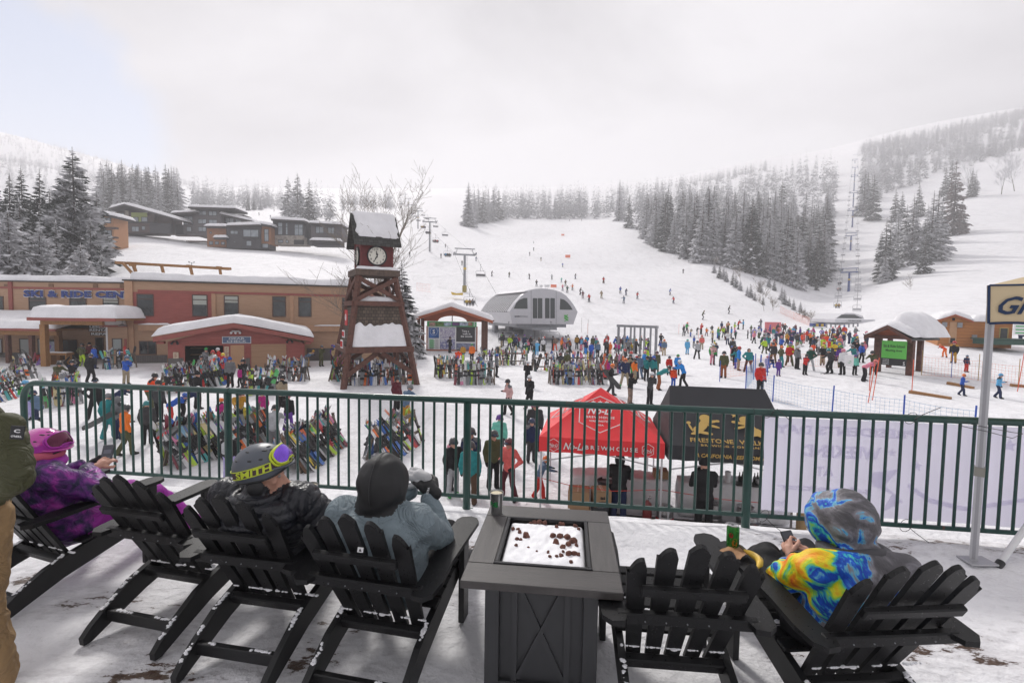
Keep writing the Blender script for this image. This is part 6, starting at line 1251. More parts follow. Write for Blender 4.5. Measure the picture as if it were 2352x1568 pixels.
# crop, x, y of the feet, height, facing, pose, jacket, trousers, hat colour, hat kind, words
PEOPLE=[
(KA,880,640,1.8,170,'talk','olive','lime','black','helmet','olive jacket and lime pants carrying skis towards the entry door'),
(KA,965,612,1.75,0,SP,'maroon','black','black','beanie','dark red jacket standing in the dark entry doorway'),
(KA,1012,662,1.75,160,SP,'blue','navy','black','helmet','royal blue jacket next to the one in black near the porch'),
(KA,970,815,1.8,190,'walk','black','black','charcoal','helmet','all black clothes walking towards the porch with grey helmet'),
(KA,605,905,1.7,80,'lean','olive','olive','black','helmet','olive jacket leaning over the left ski rack, yellow goggles'),
(KA,785,905,1.75,20,'headup','black','black','black','helmet','black jacket with both hands raised to the helmet'),
(KA,1350,835,1.8,70,'reach','blue','khaki','slate blue','helmet','royal blue jacket and khaki pants reaching to the ski rack'),
(KA,1030,1205,1.8,40,'hips','black','black','black','beanie','black jacket and black cap holding lime poles'),
(KA,1590,1115,1.8,110,'lean','orange red','olive','black','helmet','bright orange red jacket bending to a ski rack'),
(KA,1700,1235,1.8,170,'stand','charcoal','black','black','helmet','charcoal and black jacket behind the fence near the racks'),
(KA,1160,1425,1.72,190,'walk','teal','teal','grey','helmet','teal suit carrying a black snowboard'),
(KA,1340,1600,1.75,150,'walk2','orange','olive','charcoal','helmet','orange jacket and olive pants seen from behind at the fence'),
(KA,1230,1180,1.7,100,'bend','navy','navy','black','helmet','navy jacket bending down behind the teal suit'),
(KA,1270,1420,1.65,170,SP,'grey','navy','grey','hood','pale grey hood raised behind the orange jacket'),
(KA,310,1210,1.7,0,'phone','green','lilac','sky blue','helmet','green jacket, lilac pants and sky blue helmet at the left'),
(KA,420,1300,1.6,250,'kneel','slate blue','navy','navy','helmet','slate blue jacket crouching at the far left'),
(KA,1580,1480,1.6,200,SP,'charcoal','black','teal','helmet','dark grey jacket with long hair under a teal helmet'),
(KB,440,385,1.8,80,'reach','grey','charcoal','green','beanie','grey jacket and green beanie at the open garage'),
(KB,585,378,1.78,-70,'phone','red','black','white','helmet','red uniform jacket and white helmet holding skis at the garage'),
(KB,690,530,1.8,10,SP,'grey','black','blue','beanie','grey jacket and black pants standing before the tan door'),
(KB,835,548,1.8,-30,'phone','black','black','black','helmet','black jacket looking down beside the middle ski racks'),
(KB,370,745,1.8,160,SP,'black','black','black','beanie','black jacket and black knit hat behind the fence'),
(KB,220,865,1.75,120,'bend','navy','black','light grey','helmet','navy jacket and pale helmet bending over skis'),
(KB,1195,795,1.82,165,'walk2','khaki','black','black','helmet','khaki jacket walking away with black helmet'),
(KB,615,965,1.35,230,'reach','magenta','purple','orange','helmet','magenta jacket, purple pants and orange helmet, a child'),
(KB,775,965,1.75,40,'lean','mustard','brown','black','helmet','mustard jacket sorting gear at the rack'),
(KB,1010,900,1.45,0,SP,'magenta','maroon','red','helmet','plum jacket and red helmet, a child behind the rack'),
(KB,1255,955,1.5,180,'walk2','black','purple','pink','beanie','black jacket and violet pants with a pink hat'),
(KB,1115,1175,1.7,190,'lean','light grey','grey','black','helmet','pale grey jacket crouched beyond the seated man'),
(KB,680,1450,1.5,190,SP,'black','lilac','mint','helmet','mint helmet, pale backpack and lilac pants behind the fence'),
(KB,1580,325,1.75,60,'phone','olive','olive','grey','beanie','olive jacket at the corner of the gear hut'),
(KB,1690,305,1.7,80,SP,'purple','maroon','purple','helmet','purple jacket beside the left leg of the clock tower'),
(KB,1440,335,1.7,80,'bend','slate blue','tan','mustard','beanie','slate jacket bending behind the far rack'),
(KB,100,905,1.6,120,'bend','blue','red','blue','helmet','bright blue jacket and blue helmet stooping in the racks'),
(KB,1710,318,1.7,60,SP,'tan','black','blue','helmet','tan jacket next to the purple one by the tower'),
(KC,120,545,1.85,0,'phone','navy','tan','charcoal','helmet','navy and orange jacket holding a red can'),
(KC,115,632,1.75,180,SP,'teal','brown','charcoal','helmet','teal jacket and brown pants seen from behind'),
(KC,25,582,1.68,30,SP,'black','light grey','charcoal','helmet','black hooded jacket, grey pants and green boots'),
(KC,8,560,1.4,60,SP,'teal','charcoal','pink','helmet','pink helmet, a child half behind the black jacket'),
(KC,238,545,1.75,20,SP,'olive','black','charcoal','helmet','olive grey jacket talking with the one in coral'),
(KC,322,595,1.72,-40,'talk','coral','maroon','maroon','helmet','coral and maroon jacket with maroon pants'),
(KC,270,400,1.6,170,SP,'mint','charcoal','purple','helmet','mint jacket and purple helmet'),
(KC,440,402,1.5,10,SP,'navy','charcoal','navy','helmet','navy and yellow jacket, a boy in front of the taller adult'),
(KC,458,340,1.8,0,SP,'charcoal','black','magenta','helmet','dark grey jacket and magenta goggles behind the boy'),
(KC,480,598,1.25,100,'lean','slate blue','red','orange','helmet','orange helmet and red pants, a small child stretching'),
(KC,322,152,1.7,-60,'walk','pale pink','black','black','helmet','pale pink jacket walking alone on the plaza'),
(KC,435,118,1.7,-50,'walk2','black','black','white','helmet','black jacket and patterned white helmet walking on the plaza'),
(KD,1110,885,1.65,0,'phone','black','black','white','helmet','black jacket and white helmet taking a photo'),
(KD,255,512,1.8,60,'out','black','black','black','beanie','black jacket pointing at the map board'),
(KD,338,700,1.75,170,'lean','orange red','blue','black','helmet','bright red orange jacket among the centre racks'),
(KD,498,615,1.75,-20,SP,'orange','black','green','helmet','orange jacket and green goggles behind the centre rack'),
(KD,585,760,1.7,190,'lean','slate blue','white','light grey','helmet','slate blue jacket and white pants at the centre rack'),
(KD,770,778,1.7,100,SP,'grey','black','blue','helmet','grey and navy jacket with blue helmet beside the centre rack'),
(KD,400,590,1.5,0,SP,'mustard','brown','slate blue','helmet','mustard jacket partly hidden by the centre rack'),
(KD,835,440,1.8,180,SP,'charcoal','black','black','beanie','charcoal staff jacket with emblem on its back by the station'),
(KD,955,442,1.75,200,SP,'olive','black','grey','helmet','dark olive jacket by the loading chair'),
(KD,1000,458,1.65,10,'talk','red','black','black','helmet','red jacket in front of the loading chair'),
(KD,1078,470,1.8,190,'hips','navy','navy','purple','beanie','navy jacket and purple knit hat at the lift'),
(KD,1092,605,1.8,170,SP,'dark green','dark green','teal','helmet','dark green suit beside the long ski rack'),
(KD,1145,480,1.75,170,SP,'black','black','navy','helmet','black jacket queueing left of the grey one'),
(KD,1188,520,1.8,240,'reach','grey','black','charcoal','helmet','mid grey jacket reaching out with a blue pole'),
(KD,1238,492,1.75,230,SP,'charcoal','black','charcoal','helmet','charcoal jacket queueing beside the white one'),
(KD,1282,495,1.7,190,SP,'white','black','white','helmet','white jacket and black pants in the lift queue'),
(KD,1215,540,1.6,170,'lean','sky blue','sky blue','white','helmet','pale blue suit at the head of the rack'),
(KD,1388,482,1.8,60,'poles','black','black','charcoal','helmet','black suit left of the camouflage jacket'),
(KD,1415,485,1.7,200,'hips','camo','orange red','light grey','helmet','camouflage jacket and neon orange pants'),
(KD,1492,478,1.65,90,SP,'charcoal','navy','grey','helmet','charcoal jacket behind the right rack'),
(KD,1530,470,1.7,150,SP,'light grey','navy','navy','helmet','light grey jacket behind the right rack'),
(KD,1556,455,1.7,170,SP,'white','grey','black','helmet','white and grey jacket behind the right rack'),
(KD,1575,500,1.4,180,SP,'grey','black','purple','helmet','small grey jacket with violet helmet behind the right rack'),
(KD,1655,472,1.8,180,SP,'mustard','black','dark green','helmet','black and mustard jacket in the queue'),
(KD,1702,478,1.7,200,SP,'navy','pink','white','helmet','navy jacket and salmon pants in the queue'),
(KD,1755,545,1.8,200,'bend' if 0 else 'lean','navy','bright blue','red','beanie','navy jacket, bright blue pants and red hat'),
(KD,1830,470,1.7,10,SP,'olive','black','olive','helmet','olive jacket in the queue'),
(KD,1812,560,1.6,180,SP,'blue','blue','black','helmet','cobalt blue jacket behind the right rack'),
(KD,1885,560,1.7,0,SP,'slate blue','black','charcoal','helmet','slate blue jacket facing out of the right rack'),
(KD,1975,492,1.8,180,SP,'red','black','grey','helmet','red jacket and black pants seen from behind in the queue'),
(KD,2022,520,1.35,180,SP,'orange','orange','orange','helmet','small neon orange suit in the queue'),
(KD,2062,472,1.7,80,'ski','blue','black','black','helmet','blue jacket gliding left of the queue gate'),
(KD,2112,475,1.7,160,SP,'teal','charcoal','charcoal','helmet','teal jacket left of the queue gate'),
(KD,2150,462,1.75,100,'ski','brown','brown','black','helmet','dark brown suit by the queue gate'),
(KD,2198,465,1.75,130,'ski','bright blue','khaki','bright blue','hood','bright blue hooded jacket and khaki pants by the gate'),
(KD,2252,482,1.75,200,'ski','light grey','black','grey','helmet','pale grey jacket by the queue gate'),
(KD,2290,476,1.7,170,SP,'mint','charcoal','grey','helmet','mint green jacket inside the queue gate'),
(KD,2025,972,1.85,70,'walk','black','charcoal','orange','helmet','black jacket and orange goggles carrying a black snowboard'),
(KD,1975,810,1.5,160,SP,'magenta','olive','light grey','helmet','bright magenta jacket behind the snowboarder'),
(KD,2182,878,1.85,0,'hips','navy','khaki','orange','helmet','deep blue jacket and khaki pants with green boots'),
(KD,2240,775,1.7,0,SP,'black','green','charcoal','helmet','black jacket and bright green pants'),
(KD,2240,1082,1.72,50,'phone','black','camo','black','hood','black hooded jacket and camouflage pants drinking'),
(KD,1480,760,1.75,190,'lean','charcoal','black','maroon','helmet','charcoal jacket stooping inside the right rack'),
(KD,1545,720,1.75,200,SP,'olive','olive','olive','helmet','mossy green jacket inside the right rack'),
(lambda x,y:(428.7+x/2.415,918.7+y/2.415),1165,72,1.75,60,'stand','maroon','black','black','helmet','dark maroon jacket and blue goggles right of the tower racks'),
(lambda x,y:(428.7+x/2.415,918.7+y/2.415),1215,145,1.78,150,'lean','slate blue','mustard','grey','helmet','denim blue jacket and mustard pants carrying yellow skis'),
# right hand side
(K3,320,1330,1.75,10,'phone','teal','black','black','helmet','dark teal jacket and orange goggles holding a drink'),
(K3,338,1465,1.75,30,'phone','charcoal','black','white','helmet','charcoal jacket and white helmet holding a drink'),
(K3,282,1320,1.8,-40,'hips','slate blue','slate blue','grey','helmet','slate blue suit left of the tent'),
(K3,385,1380,1.8,80,'bend','teal','rust','charcoal','helmet','dark teal jacket and rust pants bending forward'),
(K3,318,1258,1.75,-60,SP,'lime','navy','purple','helmet','neon lime jacket near the right end of the rack'),
(K3,375,1290,1.7,0,SP,'olive','olive','maroon','helmet','banded olive jacket facing the plaza'),
(K3,442,1300,1.4,0,SP,'red','black','navy','helmet','red jacket and navy helmet, a child'),
(K3,487,1300,1.5,10,SP,'bright blue','black','green','helmet','bright blue jacket and green helmet, a child'),
(K3,465,1368,1.3,10,SP,'orange red','blue','pink','helmet','pink helmet, red jacket and blue pants, a small child'),
(K3,520,1368,1.7,-90,'lean','bright blue','black','white','helmet','turquoise jacket stooping beside the small child'),
(K3,415,1195,1.75,170,SP,'slate blue','tan','orange','helmet','slate jacket and tan pants holding poles'),
(K3,540,1190,1.6,0,SP,'sky blue','sky blue','mint','helmet','turquoise one colour ski suit'),
(K3,592,1215,1.7,0,'hips','light grey','black','black','helmet','pale jacket with black pants and snowboard'),
(K3,675,1245,1.7,0,'reach','pale pink','pink','white','beanie','cream jacket and pink pants'),
(K3,735,1315,1.75,-40,SP,'olive','rust','black','helmet','bright olive jacket and rust orange pants'),
(K3,815,1275,1.75,60,SP,'bright blue','khaki','red','helmet','vivid blue jacket and sand pants'),
(K3,868,1285,1.7,-20,'hips','teal','black','brown','hood','teal jacket and black tights with loose hair'),
(K3,782,1202,1.8,0,SP,'charcoal','khaki','black','helmet','charcoal jacket and khaki pants'),
(K3,968,1283,1.15,20,SP,'lilac','lilac','pink','helmet','lilac suit and pink helmet, a small child'),
(K3,1000,1280,1.1,-60,'kneel','navy','blue','black','beanie','blue suit kneeling on the snow, a small child'),
(K3,1030,1305,1.15,0,SP,'purple','purple','purple','helmet','violet and red suit, a toddler'),
(K3,955,1185,1.55,0,'hips','lime','olive','purple','helmet','yellow green jacket left of the orange one'),
(K3,1003,1200,1.65,0,SP,'orange','brown','red','helmet','orange jacket with backpack straps, an instructor'),
(K3,1092,1232,1.75,-30,SP,'lime','maroon','blue','helmet','neon yellow jacket bending over a child'),
(K3,1130,1268,1.75,100,SP,'grey','black','white','helmet','grey jacket standing with skis at the orange netting'),
(K3,1172,1300,1.45,10,'reach','red','black','black','helmet','red and black jacket leaning on poles'),
(K3,1200,1275,1.7,150,'hips','dark green','light grey','white','helmet','green jacket and pale pants with white helmet'),
(K3,1310,1292,1.8,-70,'ski','charcoal','black','teal','helmet','charcoal jacket holding poles near the blue poles'),
(K3,1375,1300,1.8,180,SP,'white','black','pink','helmet','white race bib with black pants and pink helmet'),
(K3,1540,1300,1.7,-60,'lean','olive','black','black','helmet','olive jacket leaning at the school kiosk post'),
(K3,1490,1335,1.7,40,'bend','pink','black','coral','helmet','dusty pink jacket bending over at the school kiosk'),
(K3,1440,1300,1.4,0,SP,'mint','black','purple','helmet','mint jacket in the huddle beside the kiosk'),
(K3,1360,1180,1.75,0,SP,'pink','charcoal','pink','helmet','hot pink jacket behind the race bib'),
(K3,1318,1190,1.7,20,'ski','lime','charcoal','green','helmet','neon green jacket and green helmet'),
(K3,1450,1190,1.7,20,SP,'olive','black','yellow','beanie','mossy jacket and yellow hat near the kiosk'),
(K3,1100,1150,1.6,0,SP,'navy','magenta','purple','helmet','navy jacket and magenta pants'),
(K3,1165,1130,1.4,0,SP,'coral','coral','orange','helmet','coral suit, a child in the crowd'),
(K3,1130,1145,1.75,0,SP,'charcoal','black','blue','helmet','dark grey jacket in the middle of the crowd'),
(K3,1925,1205,1.3,-90,'bend','orange red','orange','orange','helmet','red orange jacket doubled over on the snow ramp'),
(K3,1972,1235,1.7,-60,SP,'black','mustard','red','helmet','black jacket, ochre pants and red helmet'),
(K3,2040,1283,1.2,0,SP,'navy','red','slate blue','helmet','navy and red suit, a child beyond the railing pole'),
(K3,2015,1410,1.2,40,'walk','blue','navy','orange','helmet','blue jacket and orange helmet, a child on the right'),
(K3,2210,1425,1.35,30,'walk','sky blue','navy','sky blue','helmet','turquoise jacket and turquoise helmet, a child right of the steel pole'),
(K3,1865,1125,1.7,0,SP,'navy','black','maroon','beanie','dark jacket beside the orange hut'),
(K3,2330,1135,1.7,0,SP,'navy','navy','red','beanie','navy jacket at the right edge behind the green bin'),
(K3,930,1415,1.8,10,SP,'red','black','charcoal','helmet','red jacket and dark helmet behind the black tent'),
# skiers on the run, most of them tiny
(K3,622,1003,1.8,70,'ski','olive','charcoal','brown','helmet','brown jacket skiing towards the left low on the run'),
(K3,762,970,1.8,60,'ski2','charcoal','black','charcoal','helmet','black suit turning just below the gully bank'),
(K3,518,755,1.8,10,'ski','charcoal','black','white','helmet','dark suit alone near the forest edge'),
(K3,468,916,1.7,200,'ski','red','navy','black','helmet','red and navy suit midway up the run'),
(K3,446,870,1.7,50,'ski2','blue','charcoal','blue','helmet','blue jacket tilting into a turn'),
(K3,271,891,1.7,20,'ski','red','charcoal','black','helmet','red jacket under the forest, left of the blue one'),
(K3,210,872,1.7,20,'ski','navy','navy','navy','helmet','navy suit, one of a pair on the run'),(K3,180,863,1.7,0,'ski','blue','black','blue','helmet','blue jacket, one of a pair on the run'),
(K3,200,914,1.7,-30,'ski2','slate blue','navy','navy','helmet','dark blue suit leaning left on the run'),(K3,91,807,1.7,10,'ski','red','maroon','brown','helmet','brick red suit high on the run'),
(K3,80,888,1.7,200,'ski','tan','khaki','tan','helmet','beige suit right of the station roof'),(K3,13,908,1.75,200,'ski','red','black','maroon','helmet','red jacket directly above the station'),
(K2,1457,662,1.8,60,'ski','charcoal','black','black','helmet','dark suit right of the empty chair, left of the run'),(K2,1587,670,1.8,0,'ski','olive','charcoal','olive','helmet','drab suit on the left of the run'),
(K2,1737,682,1.8,-60,'ski','charcoal','charcoal','grey','helmet','grey dark suit in the middle of the run'),(K2,1787,737,1.8,0,'ski','charcoal','black','charcoal','helmet','dark suit just above the station windows'),
(K2,1820,550,1.8,0,'ski','olive','tan','black','helmet','olive and tan suit halfway up'),(K2,1980,595,1.7,-30,'ski2','blue','black','navy','helmet','bright blue jacket halfway up'),
(K2,1900,685,1.7,180,'ski','light grey','charcoal','light grey','helmet','pale suit above the station'),(K2,2070,680,1.7,50,'ski','charcoal','navy','black','helmet','dark jacket right above the station'),
(K2,1970,705,1.4,10,'ski','mint','slate blue','mint','helmet','mint green suit above the station, a child'),(K2,2000,733,1.7,0,'ski','brown','olive','brown','helmet','brown suit above the station'),
(K2,1978,765,1.6,10,'ski','pink','navy','coral','helmet','pink jacket above the station'),(K2,2050,765,1.6,20,'ski2','orange','black','orange','helmet','orange jacket above the station'),
(K2,2013,783,1.75,0,'ski','dark green','black','charcoal','helmet','dark green jacket above the station'),(K2,2106,795,1.75,50,'ski','charcoal','black','charcoal','helmet','charcoal suit at the upper right of the station'),
(K2,2128,823,1.75,180,'ski','maroon','maroon','black','helmet','maroon jacket at the right of the station roof'),(K2,2175,850,1.8,-30,'ski','red','black','red','helmet','bright red jacket right of the station'),
(K2,2265,823,1.8,180,'ski','khaki','khaki','brown','helmet','tan suit farther right of the station'),(K2,2280,711,1.8,-30,'ski','red','brown','black','helmet','red and brown suit high right of the station'),
(K2,1767,418,1.8,0,'ski','light grey','charcoal','grey','helmet','pale jacket high on the run'),(K2,1765,472,1.8,40,'ski','charcoal','black','black','helmet','dark suit high on the run'),(K2,1737,510,1.8,0,'ski','grey','charcoal','black','helmet','grey suit high on the run'),
(K2,1085,527,1.8,20,'ski','grey','charcoal','grey','helmet','grey suit below the lift chairs'),(K2,1240,582,1.8,10,'ski','charcoal','black','black','helmet','dark suit left of the nearest grey tower'),(K2,1343,548,1.8,10,'ski','slate blue','navy','black','helmet','slate suit right of the nearest grey tower'),
(K2,1118,452,1.8,10,'ski','charcoal','black','brown','helmet','dark suit under the second lift chair'),(K2,855,515,1.8,10,'ski','black','black','black','helmet','black suit seen through the bare branches'),
(K2,1926,243,1.8,0,'ski','charcoal','black','black','helmet','tiny dark skier at the top edge of the run, leftmost'),(K2,2030,256,1.8,0,'ski','navy','black','navy','helmet','tiny navy skier at the top edge of the run'),(K2,2118,252,1.8,0,'ski','maroon','black','black','helmet','tiny dark red skier at the top of the moguls'),
(K1,1758,738,1.8,0,'ski','black','black','black','helmet','tiny skier on the slope above the boxy chalet'),(K1,1835,755,1.8,0,'ski','navy','black','navy','helmet','tiny skier beside the stone based chalet'),(K1,1860,712,1.8,0,'ski','charcoal','black','charcoal','helmet','tiny skier highest above the chalets'),
]
POSE['out']=(figure(joints(arms=('out','down')),1.08,77),joints(arms=('out','down')));POSE['poles']=POSE['reach'] if 0 else(figure(joints(arms='poles'),1.08,78),joints(arms='poles'))
for nm in('out','poles'):
 for _ in range(7):POSE[nm][0].materials.append(None)
PBOX=[]
for K,x,y,h,rz,pose,jk,pt,hc,hk,words in PEOPLE:
 u,v=K(x,y);p=hit(u,v)
 if p is None:continue
 onrun=pose in('ski','ski2');child='child' in words or 'toddler' in words or 'boy' in words
 person(p+Vector((0,0,-.01)),h,rz,pose,jk,pt,hc,'person, '+words.replace(' and ',', ',1) if len(words.split())>13 else 'person, '+words if not words.startswith(('tiny','small','mint h','pink h','orange h','pale','black sk')) else 'person, '+words,'skiers spread over the run' if onrun else None,hat=hk,boots={'red uniform':'red','deep blue':'green','black hooded jacket, g':'green'}.get(next((k_ for k_ in('red uniform','deep blue','black hooded jacket, g') if words.startswith(k_)),''),'black'),
skis='charcoal' if onrun else None,detail=p.y<70,backpack='light grey' if 'pale backpack' in words else 'orange' if 'instructor' in words else None)
# the crowd beyond: every one of them still a figure of its own
rs=random.Random(5);jk=[k for k in PAL if k not in('camo','pale pink','brown')];wt=[6 if k in('black','charcoal','navy') else 3 if k in('grey','blue','red','olive','teal') else 1.5 for k in jk];seen=set();usedpos=[]
ZONES=[([(1725,776),(1960,770),(2000,800),(1990,812),(1880,800),(1725,790)],62,'in the far crowd below the blue lift',1.7),([(1850,800),(1990,812),(1985,850),(1900,855),(1860,830)],24,'in the crowd left of the school kiosk',1.7),([(1560,765),(1760,752),(1850,768),(1720,782),(1600,800)],34,'in the far crowd right of the gate',1.7),
([(1300,800),(1520,790),(1520,815),(1310,815)],26,'in the queue beside the silver station',1.72),([(1600,790),(1850,790),(1850,845),(1640,850)],16,'on the open snow right of the gate',1.7),([(1150,795),(1300,800),(1300,815),(1150,810)],10,'in the queue under the silver station',1.72),([(370,850),(560,860),(560,900),(380,900)],5,'among the racks before the gear hut',1.7),([(1420,830),(1560,835),(1550,880),(1430,880)],9,'on the plaza right of the racks',1.7)]
for poly,n,where,hh in ZONES:
 us=[q[0] for q in poly];vs_=[q[1] for q in poly];c=t_=0
 while c<n and t_<4000:
  t_+=1;u,v=rs.uniform(min(us),max(us)),rs.uniform(min(vs_),max(vs_))
  if not in_poly(u,v,poly):continue
  p=hit(u,v)
  if p is None or any((p-q).length<.75 for q in usedpos):continue
  a,b_,hc=rs.choices(jk,wt)[0],rs.choices(['black','charcoal','navy','grey','olive','khaki','maroon','blue','rust','teal','white','pink'],[8,5,4,3,2,2,1,1,1,1,1,1])[0],rs.choice(['black','charcoal','white','red','blue','orange','green','pink','grey','navy','yellow'])
  key=(a,b_,hc,where)
  if key in seen:continue
  seen.add(key);usedpos.append(p);c+=1
  person(p,hh*rs.choice([1,1.02,.97,.75]),rs.uniform(0,360),rs.choice(['stand','hips','talk','walk','phone','poles','lean','stand']),a,b_,hc,'person, %s jacket, %s pants, %s helmet, %s'%(a,b_,hc,where),'crowd '+where,detail=p.y<60)
# riders on the chairs
rnames=['entering the silver station','left of the nearest tower','farther up left of the nearest tower','by the second grey tower','','','','','beyond the second tower']
for p,a,i in SEATED:
 n=3 if i<20 else 2;first=0
 for k in range(n):
  off=Vector((math.cos(a),math.sin(a),0))*((k-(n-1)/2)*.52)
  jkc=[['yellow','mustard','grey'],['sky blue','charcoal','olive'],['pale pink','brown','coral'],['navy','charcoal','black']][i%4][k]
  person(p+off+Vector((0,0,-3.42+.0)),1.7,math.degrees(a)+0,'sit',jkc,'charcoal',rs.choice(['black','white','grey']),'person in %s jacket riding the chair %s'%(jkc,rnames[i] if i<20 else['at the foot of the blue lift','','third up the blue lift','fourth up the blue lift','','sixth up the blue lift'][i-20]),'riders on the lift chairs',detail=False,skis=None)
# ---------------- ski racks with the skis, boards and poles leaning on them ----------------
SKC={k:mat('ski_'+k.replace(' ','_'),v,.3,coat=.3,var=.25,scale=3) for k,v in{'black':(.02,.02,.022),'white':(.62,.62,.63),'grey':(.2,.21,.22),'red':(.5,.03,.03),'lime':(.42,.62,.05),'blue':(.04,.14,.45),'teal':(.05,.32,.32),'orange':(.75,.17,.04),'yellow':(.65,.5,.06),'pink':(.62,.2,.35),'purple':(.16,.06,.32),'green':(.08,.42,.12),'sand':(.5,.42,.22),'brown':(.14,.08,.05),'sky blue':(.25,.45,.62),'maroon':(.2,.03,.05)}.items()}
RW=mat('grey_weathered_wood',(.16,.13,.105),.85,var=.35,scale=5,bump=.004,bscale=30)
rk=random.Random(23);COMBO=set();NSK=[0,0,0]
POLEM=MB();POLEM.cyl((0,0,0),(0,0,1.15),.009,n=6);POLEM.cyl((0,0,1.12),(0,0,1.25),.018,.016,6);POLEM.cyl((0,0,.06),(0,0,.07),.045,n=10);POLEM.tube([(0,0,1.24),(.03,.02,1.16),(.05,.03,1.06),(.02,.01,1.1)],.006,4);POLEM=POLEM.mesh('ski_pole',[None])
def lean_obj(o,base,top,roll=0):
 d=(top-base).normalized();q=d.to_track_quat('Z','Y');o.rotation_mode='QUATERNION'
 o.location=base;return d
def orient(base,d,nrm,roll=0):
 z=d.normalized();y=(nrm-z*nrm.dot(z)).normalized();x=y.cross(z);M=Matrix.Identity(4)
 for i in range(3):M[i][0]=x[i];M[i][1]=y[i];M[i][2]=z[i];M[i][3]=base[i]
 return M@Matrix.Rotation(roll,4,'Z')
def rack(A_,B_,name,n,boards=0,poles=0,h=1.02,out=.42,slant=0.0,sides=(1,-1),short=''):
 """A_,B_: ends of the rail on the ground. Skis stand at both sides with the sole towards the rail"""
 A_,B_=Vector(A_),Vector(B_);L_=(B_-A_).length;d=(B_-A_);d.z=0;d.normalize();nr=Vector((d.y,-d.x,0))
 t=thing('ski_rack','grey wooden ski rack %s'%name,'ski rack',A_)
 for k in range(max(2,int(L_/2.2)+1)):
  p=A_.lerp(B_,k/(max(2,int(L_/2.2)+1)-1))-A_
  for s_ in(1,-1):mb=MB();mb.beam(p+nr*.38*s_+Vector((0,0,-.1)),p-nr*.03*s_+Vector((0,0,h+.14)),.09,.05);mb.build('post',RW,t)
 mb=MB();mb.beam(Vector((0,0,h))+nr*.05,B_-A_+Vector((0,0,h))+nr*.05,.05,.14);mb.build('rail',RW,t);mb=MB();mb.beam(Vector((0,0,.35))+nr*.22,B_-A_+Vector((0,0,.35))+nr*.22,.05,.1);mb.build('rail',RW,t)
 XTRA.append((A_,B_,nr,d,h,out,slant,sides,n))
 items=['s']*n+['b']*boards+['p']*poles;rk.shuffle(items);m_=len(items)
 for i,it in enumerate(items):
  s_=sides[i%len(sides)];f=(i+.5)/m_+rk.uniform(-.3,.3)/m_;f=min(max(f,.02),.98);g=A_.lerp(B_,f);ou=nr*s_
  base=g+ou*(out+rk.uniform(-.08,.14));base.z=ground(base.x,base.y)+.0;top=g+ou*(.07+.03*rk.random())+d*(slant+rk.uniform(-.24,.24))*1.0;top.z=base.z+h
  dirv=top-base;sd='near' if(ou.y<0) else 'far';c1=rk.choice(list(SKC)) if rk.random()<.2 else rk.choice(['black','white','grey','black','white']);c2=rk.choice(list(SKC)+['black','white','grey']*5)
  for _ in range(300):
   if(it,c1,c2,name) not in COMBO and c1!=c2:break
   c1,c2=rk.choice(['black','white','grey','brown','maroon','sand','blue','red','teal']),rk.choice(list(SKC))
  COMBO.add((it,c1,c2,name))
  if it=='s':
   NSK[0]+=1;e=thing('ski_pair','%s and %s skis on the rack %s'%(c1,c2,short or name),'skis',None or(0,0,0),0,'skis parked in the racks');e.matrix_world=orient(base,dirv,ou,0 if rk.random()<.65 else rk.uniform(-.5,.5))@Matrix.Diagonal((1,1,rk.uniform(.86,1.06),1));pt=rk.randrange(4);sp=rk.uniform(.036,.055)
   for q in(-1,1):
    c=link_mesh('ski',SKIS[pt],e);c.location=(q*sp,0,abs(rk.uniform(0,.02)));c.rotation_euler=(0,q*.012,math.pi);set_mats(c,[SKC[c1],SKC[c2],BLACK]);bb=link_mesh('binding',BIND,c);bb.location=(0,0,.78)
  elif it=='b':
   NSK[1]+=1;o=link_mesh('snowboard',BOARDS[rk.randrange(3)]);o.matrix_world=orient(base,dirv,ou,math.pi+rk.uniform(-.2,.2));set_mats(o,[SKC[c1],SKC[c2],BLACK]);tag(o,'%s snowboard, %s graphic, rack %s'%(c1,c2,short or name),'snowboard','snowboards parked in the racks')
   for z in(.45,1.0):bb=link_mesh('binding',BBIND,o);bb.location=(0,-.01,z);bb.rotation_euler=(0,rk.uniform(-.15,.15),0)
  else:
   NSK[2]+=1;o=link_mesh('ski_pole',POLEM);o.matrix_world=orient(base+Vector((0,0,0)),dirv+Vector((0,0,.0)),ou);set_mats(o,[SKC[rk.choice(['black','grey','white','red','lime'])]]);tag(o,'thin ski pole leaning on the rack %s'%(short or name),'ski pole','ski poles %s'%name)
XTRA=[]
def GP(u,v):return hit(u,v)
rack(GP(375,905),GP(520,880),'before the gear hut',28,5,5)
rack(GP(568,905),GP(632,905),'in front of the garage door',9,5,2)
rack(GP(618,872),GP(705,874),'near the right corner of the gear hut',11,2,4)
rack(GP(470,1050),GP(395,1062),'behind the fence at the left',11,3,2,slant=-.3,sides=(1,)) if 0 else rack(GP(395,1075),GP(500,1040),'closest to the fence at the left',26,4,3,slant=-.35)
rack(GP(505,1052),GP(630,1015),'behind the fence by the plum jacket',24,4,3,slant=-.35)
rack(GP(668,1085),GP(765,1020),'behind the seated man',30,4,6,out=.55,slant=-.42)
rack(GP(862,1060),GP(950,1010),'with orange skis behind the black hood',15,0,4,out=.55,slant=-.42)
rack(GP(-20,925),GP(45,905),'at the left edge',8,4,1)
rack(GP(100,935),GP(180,925),'left of the black cap',11,3,2)
rack(GP(28,874),GP(75,868),'left of the olive jacket',4,2,0)
rack(GP(240,848),GP(310,843),'beside the entry annex',6,3,1)
rack(GP(795,884),GP(950,880),'under the clock tower',26,6,7)
rack(GP(765,876),GP(790,872),'at the left leg of the tower',4,0,3)
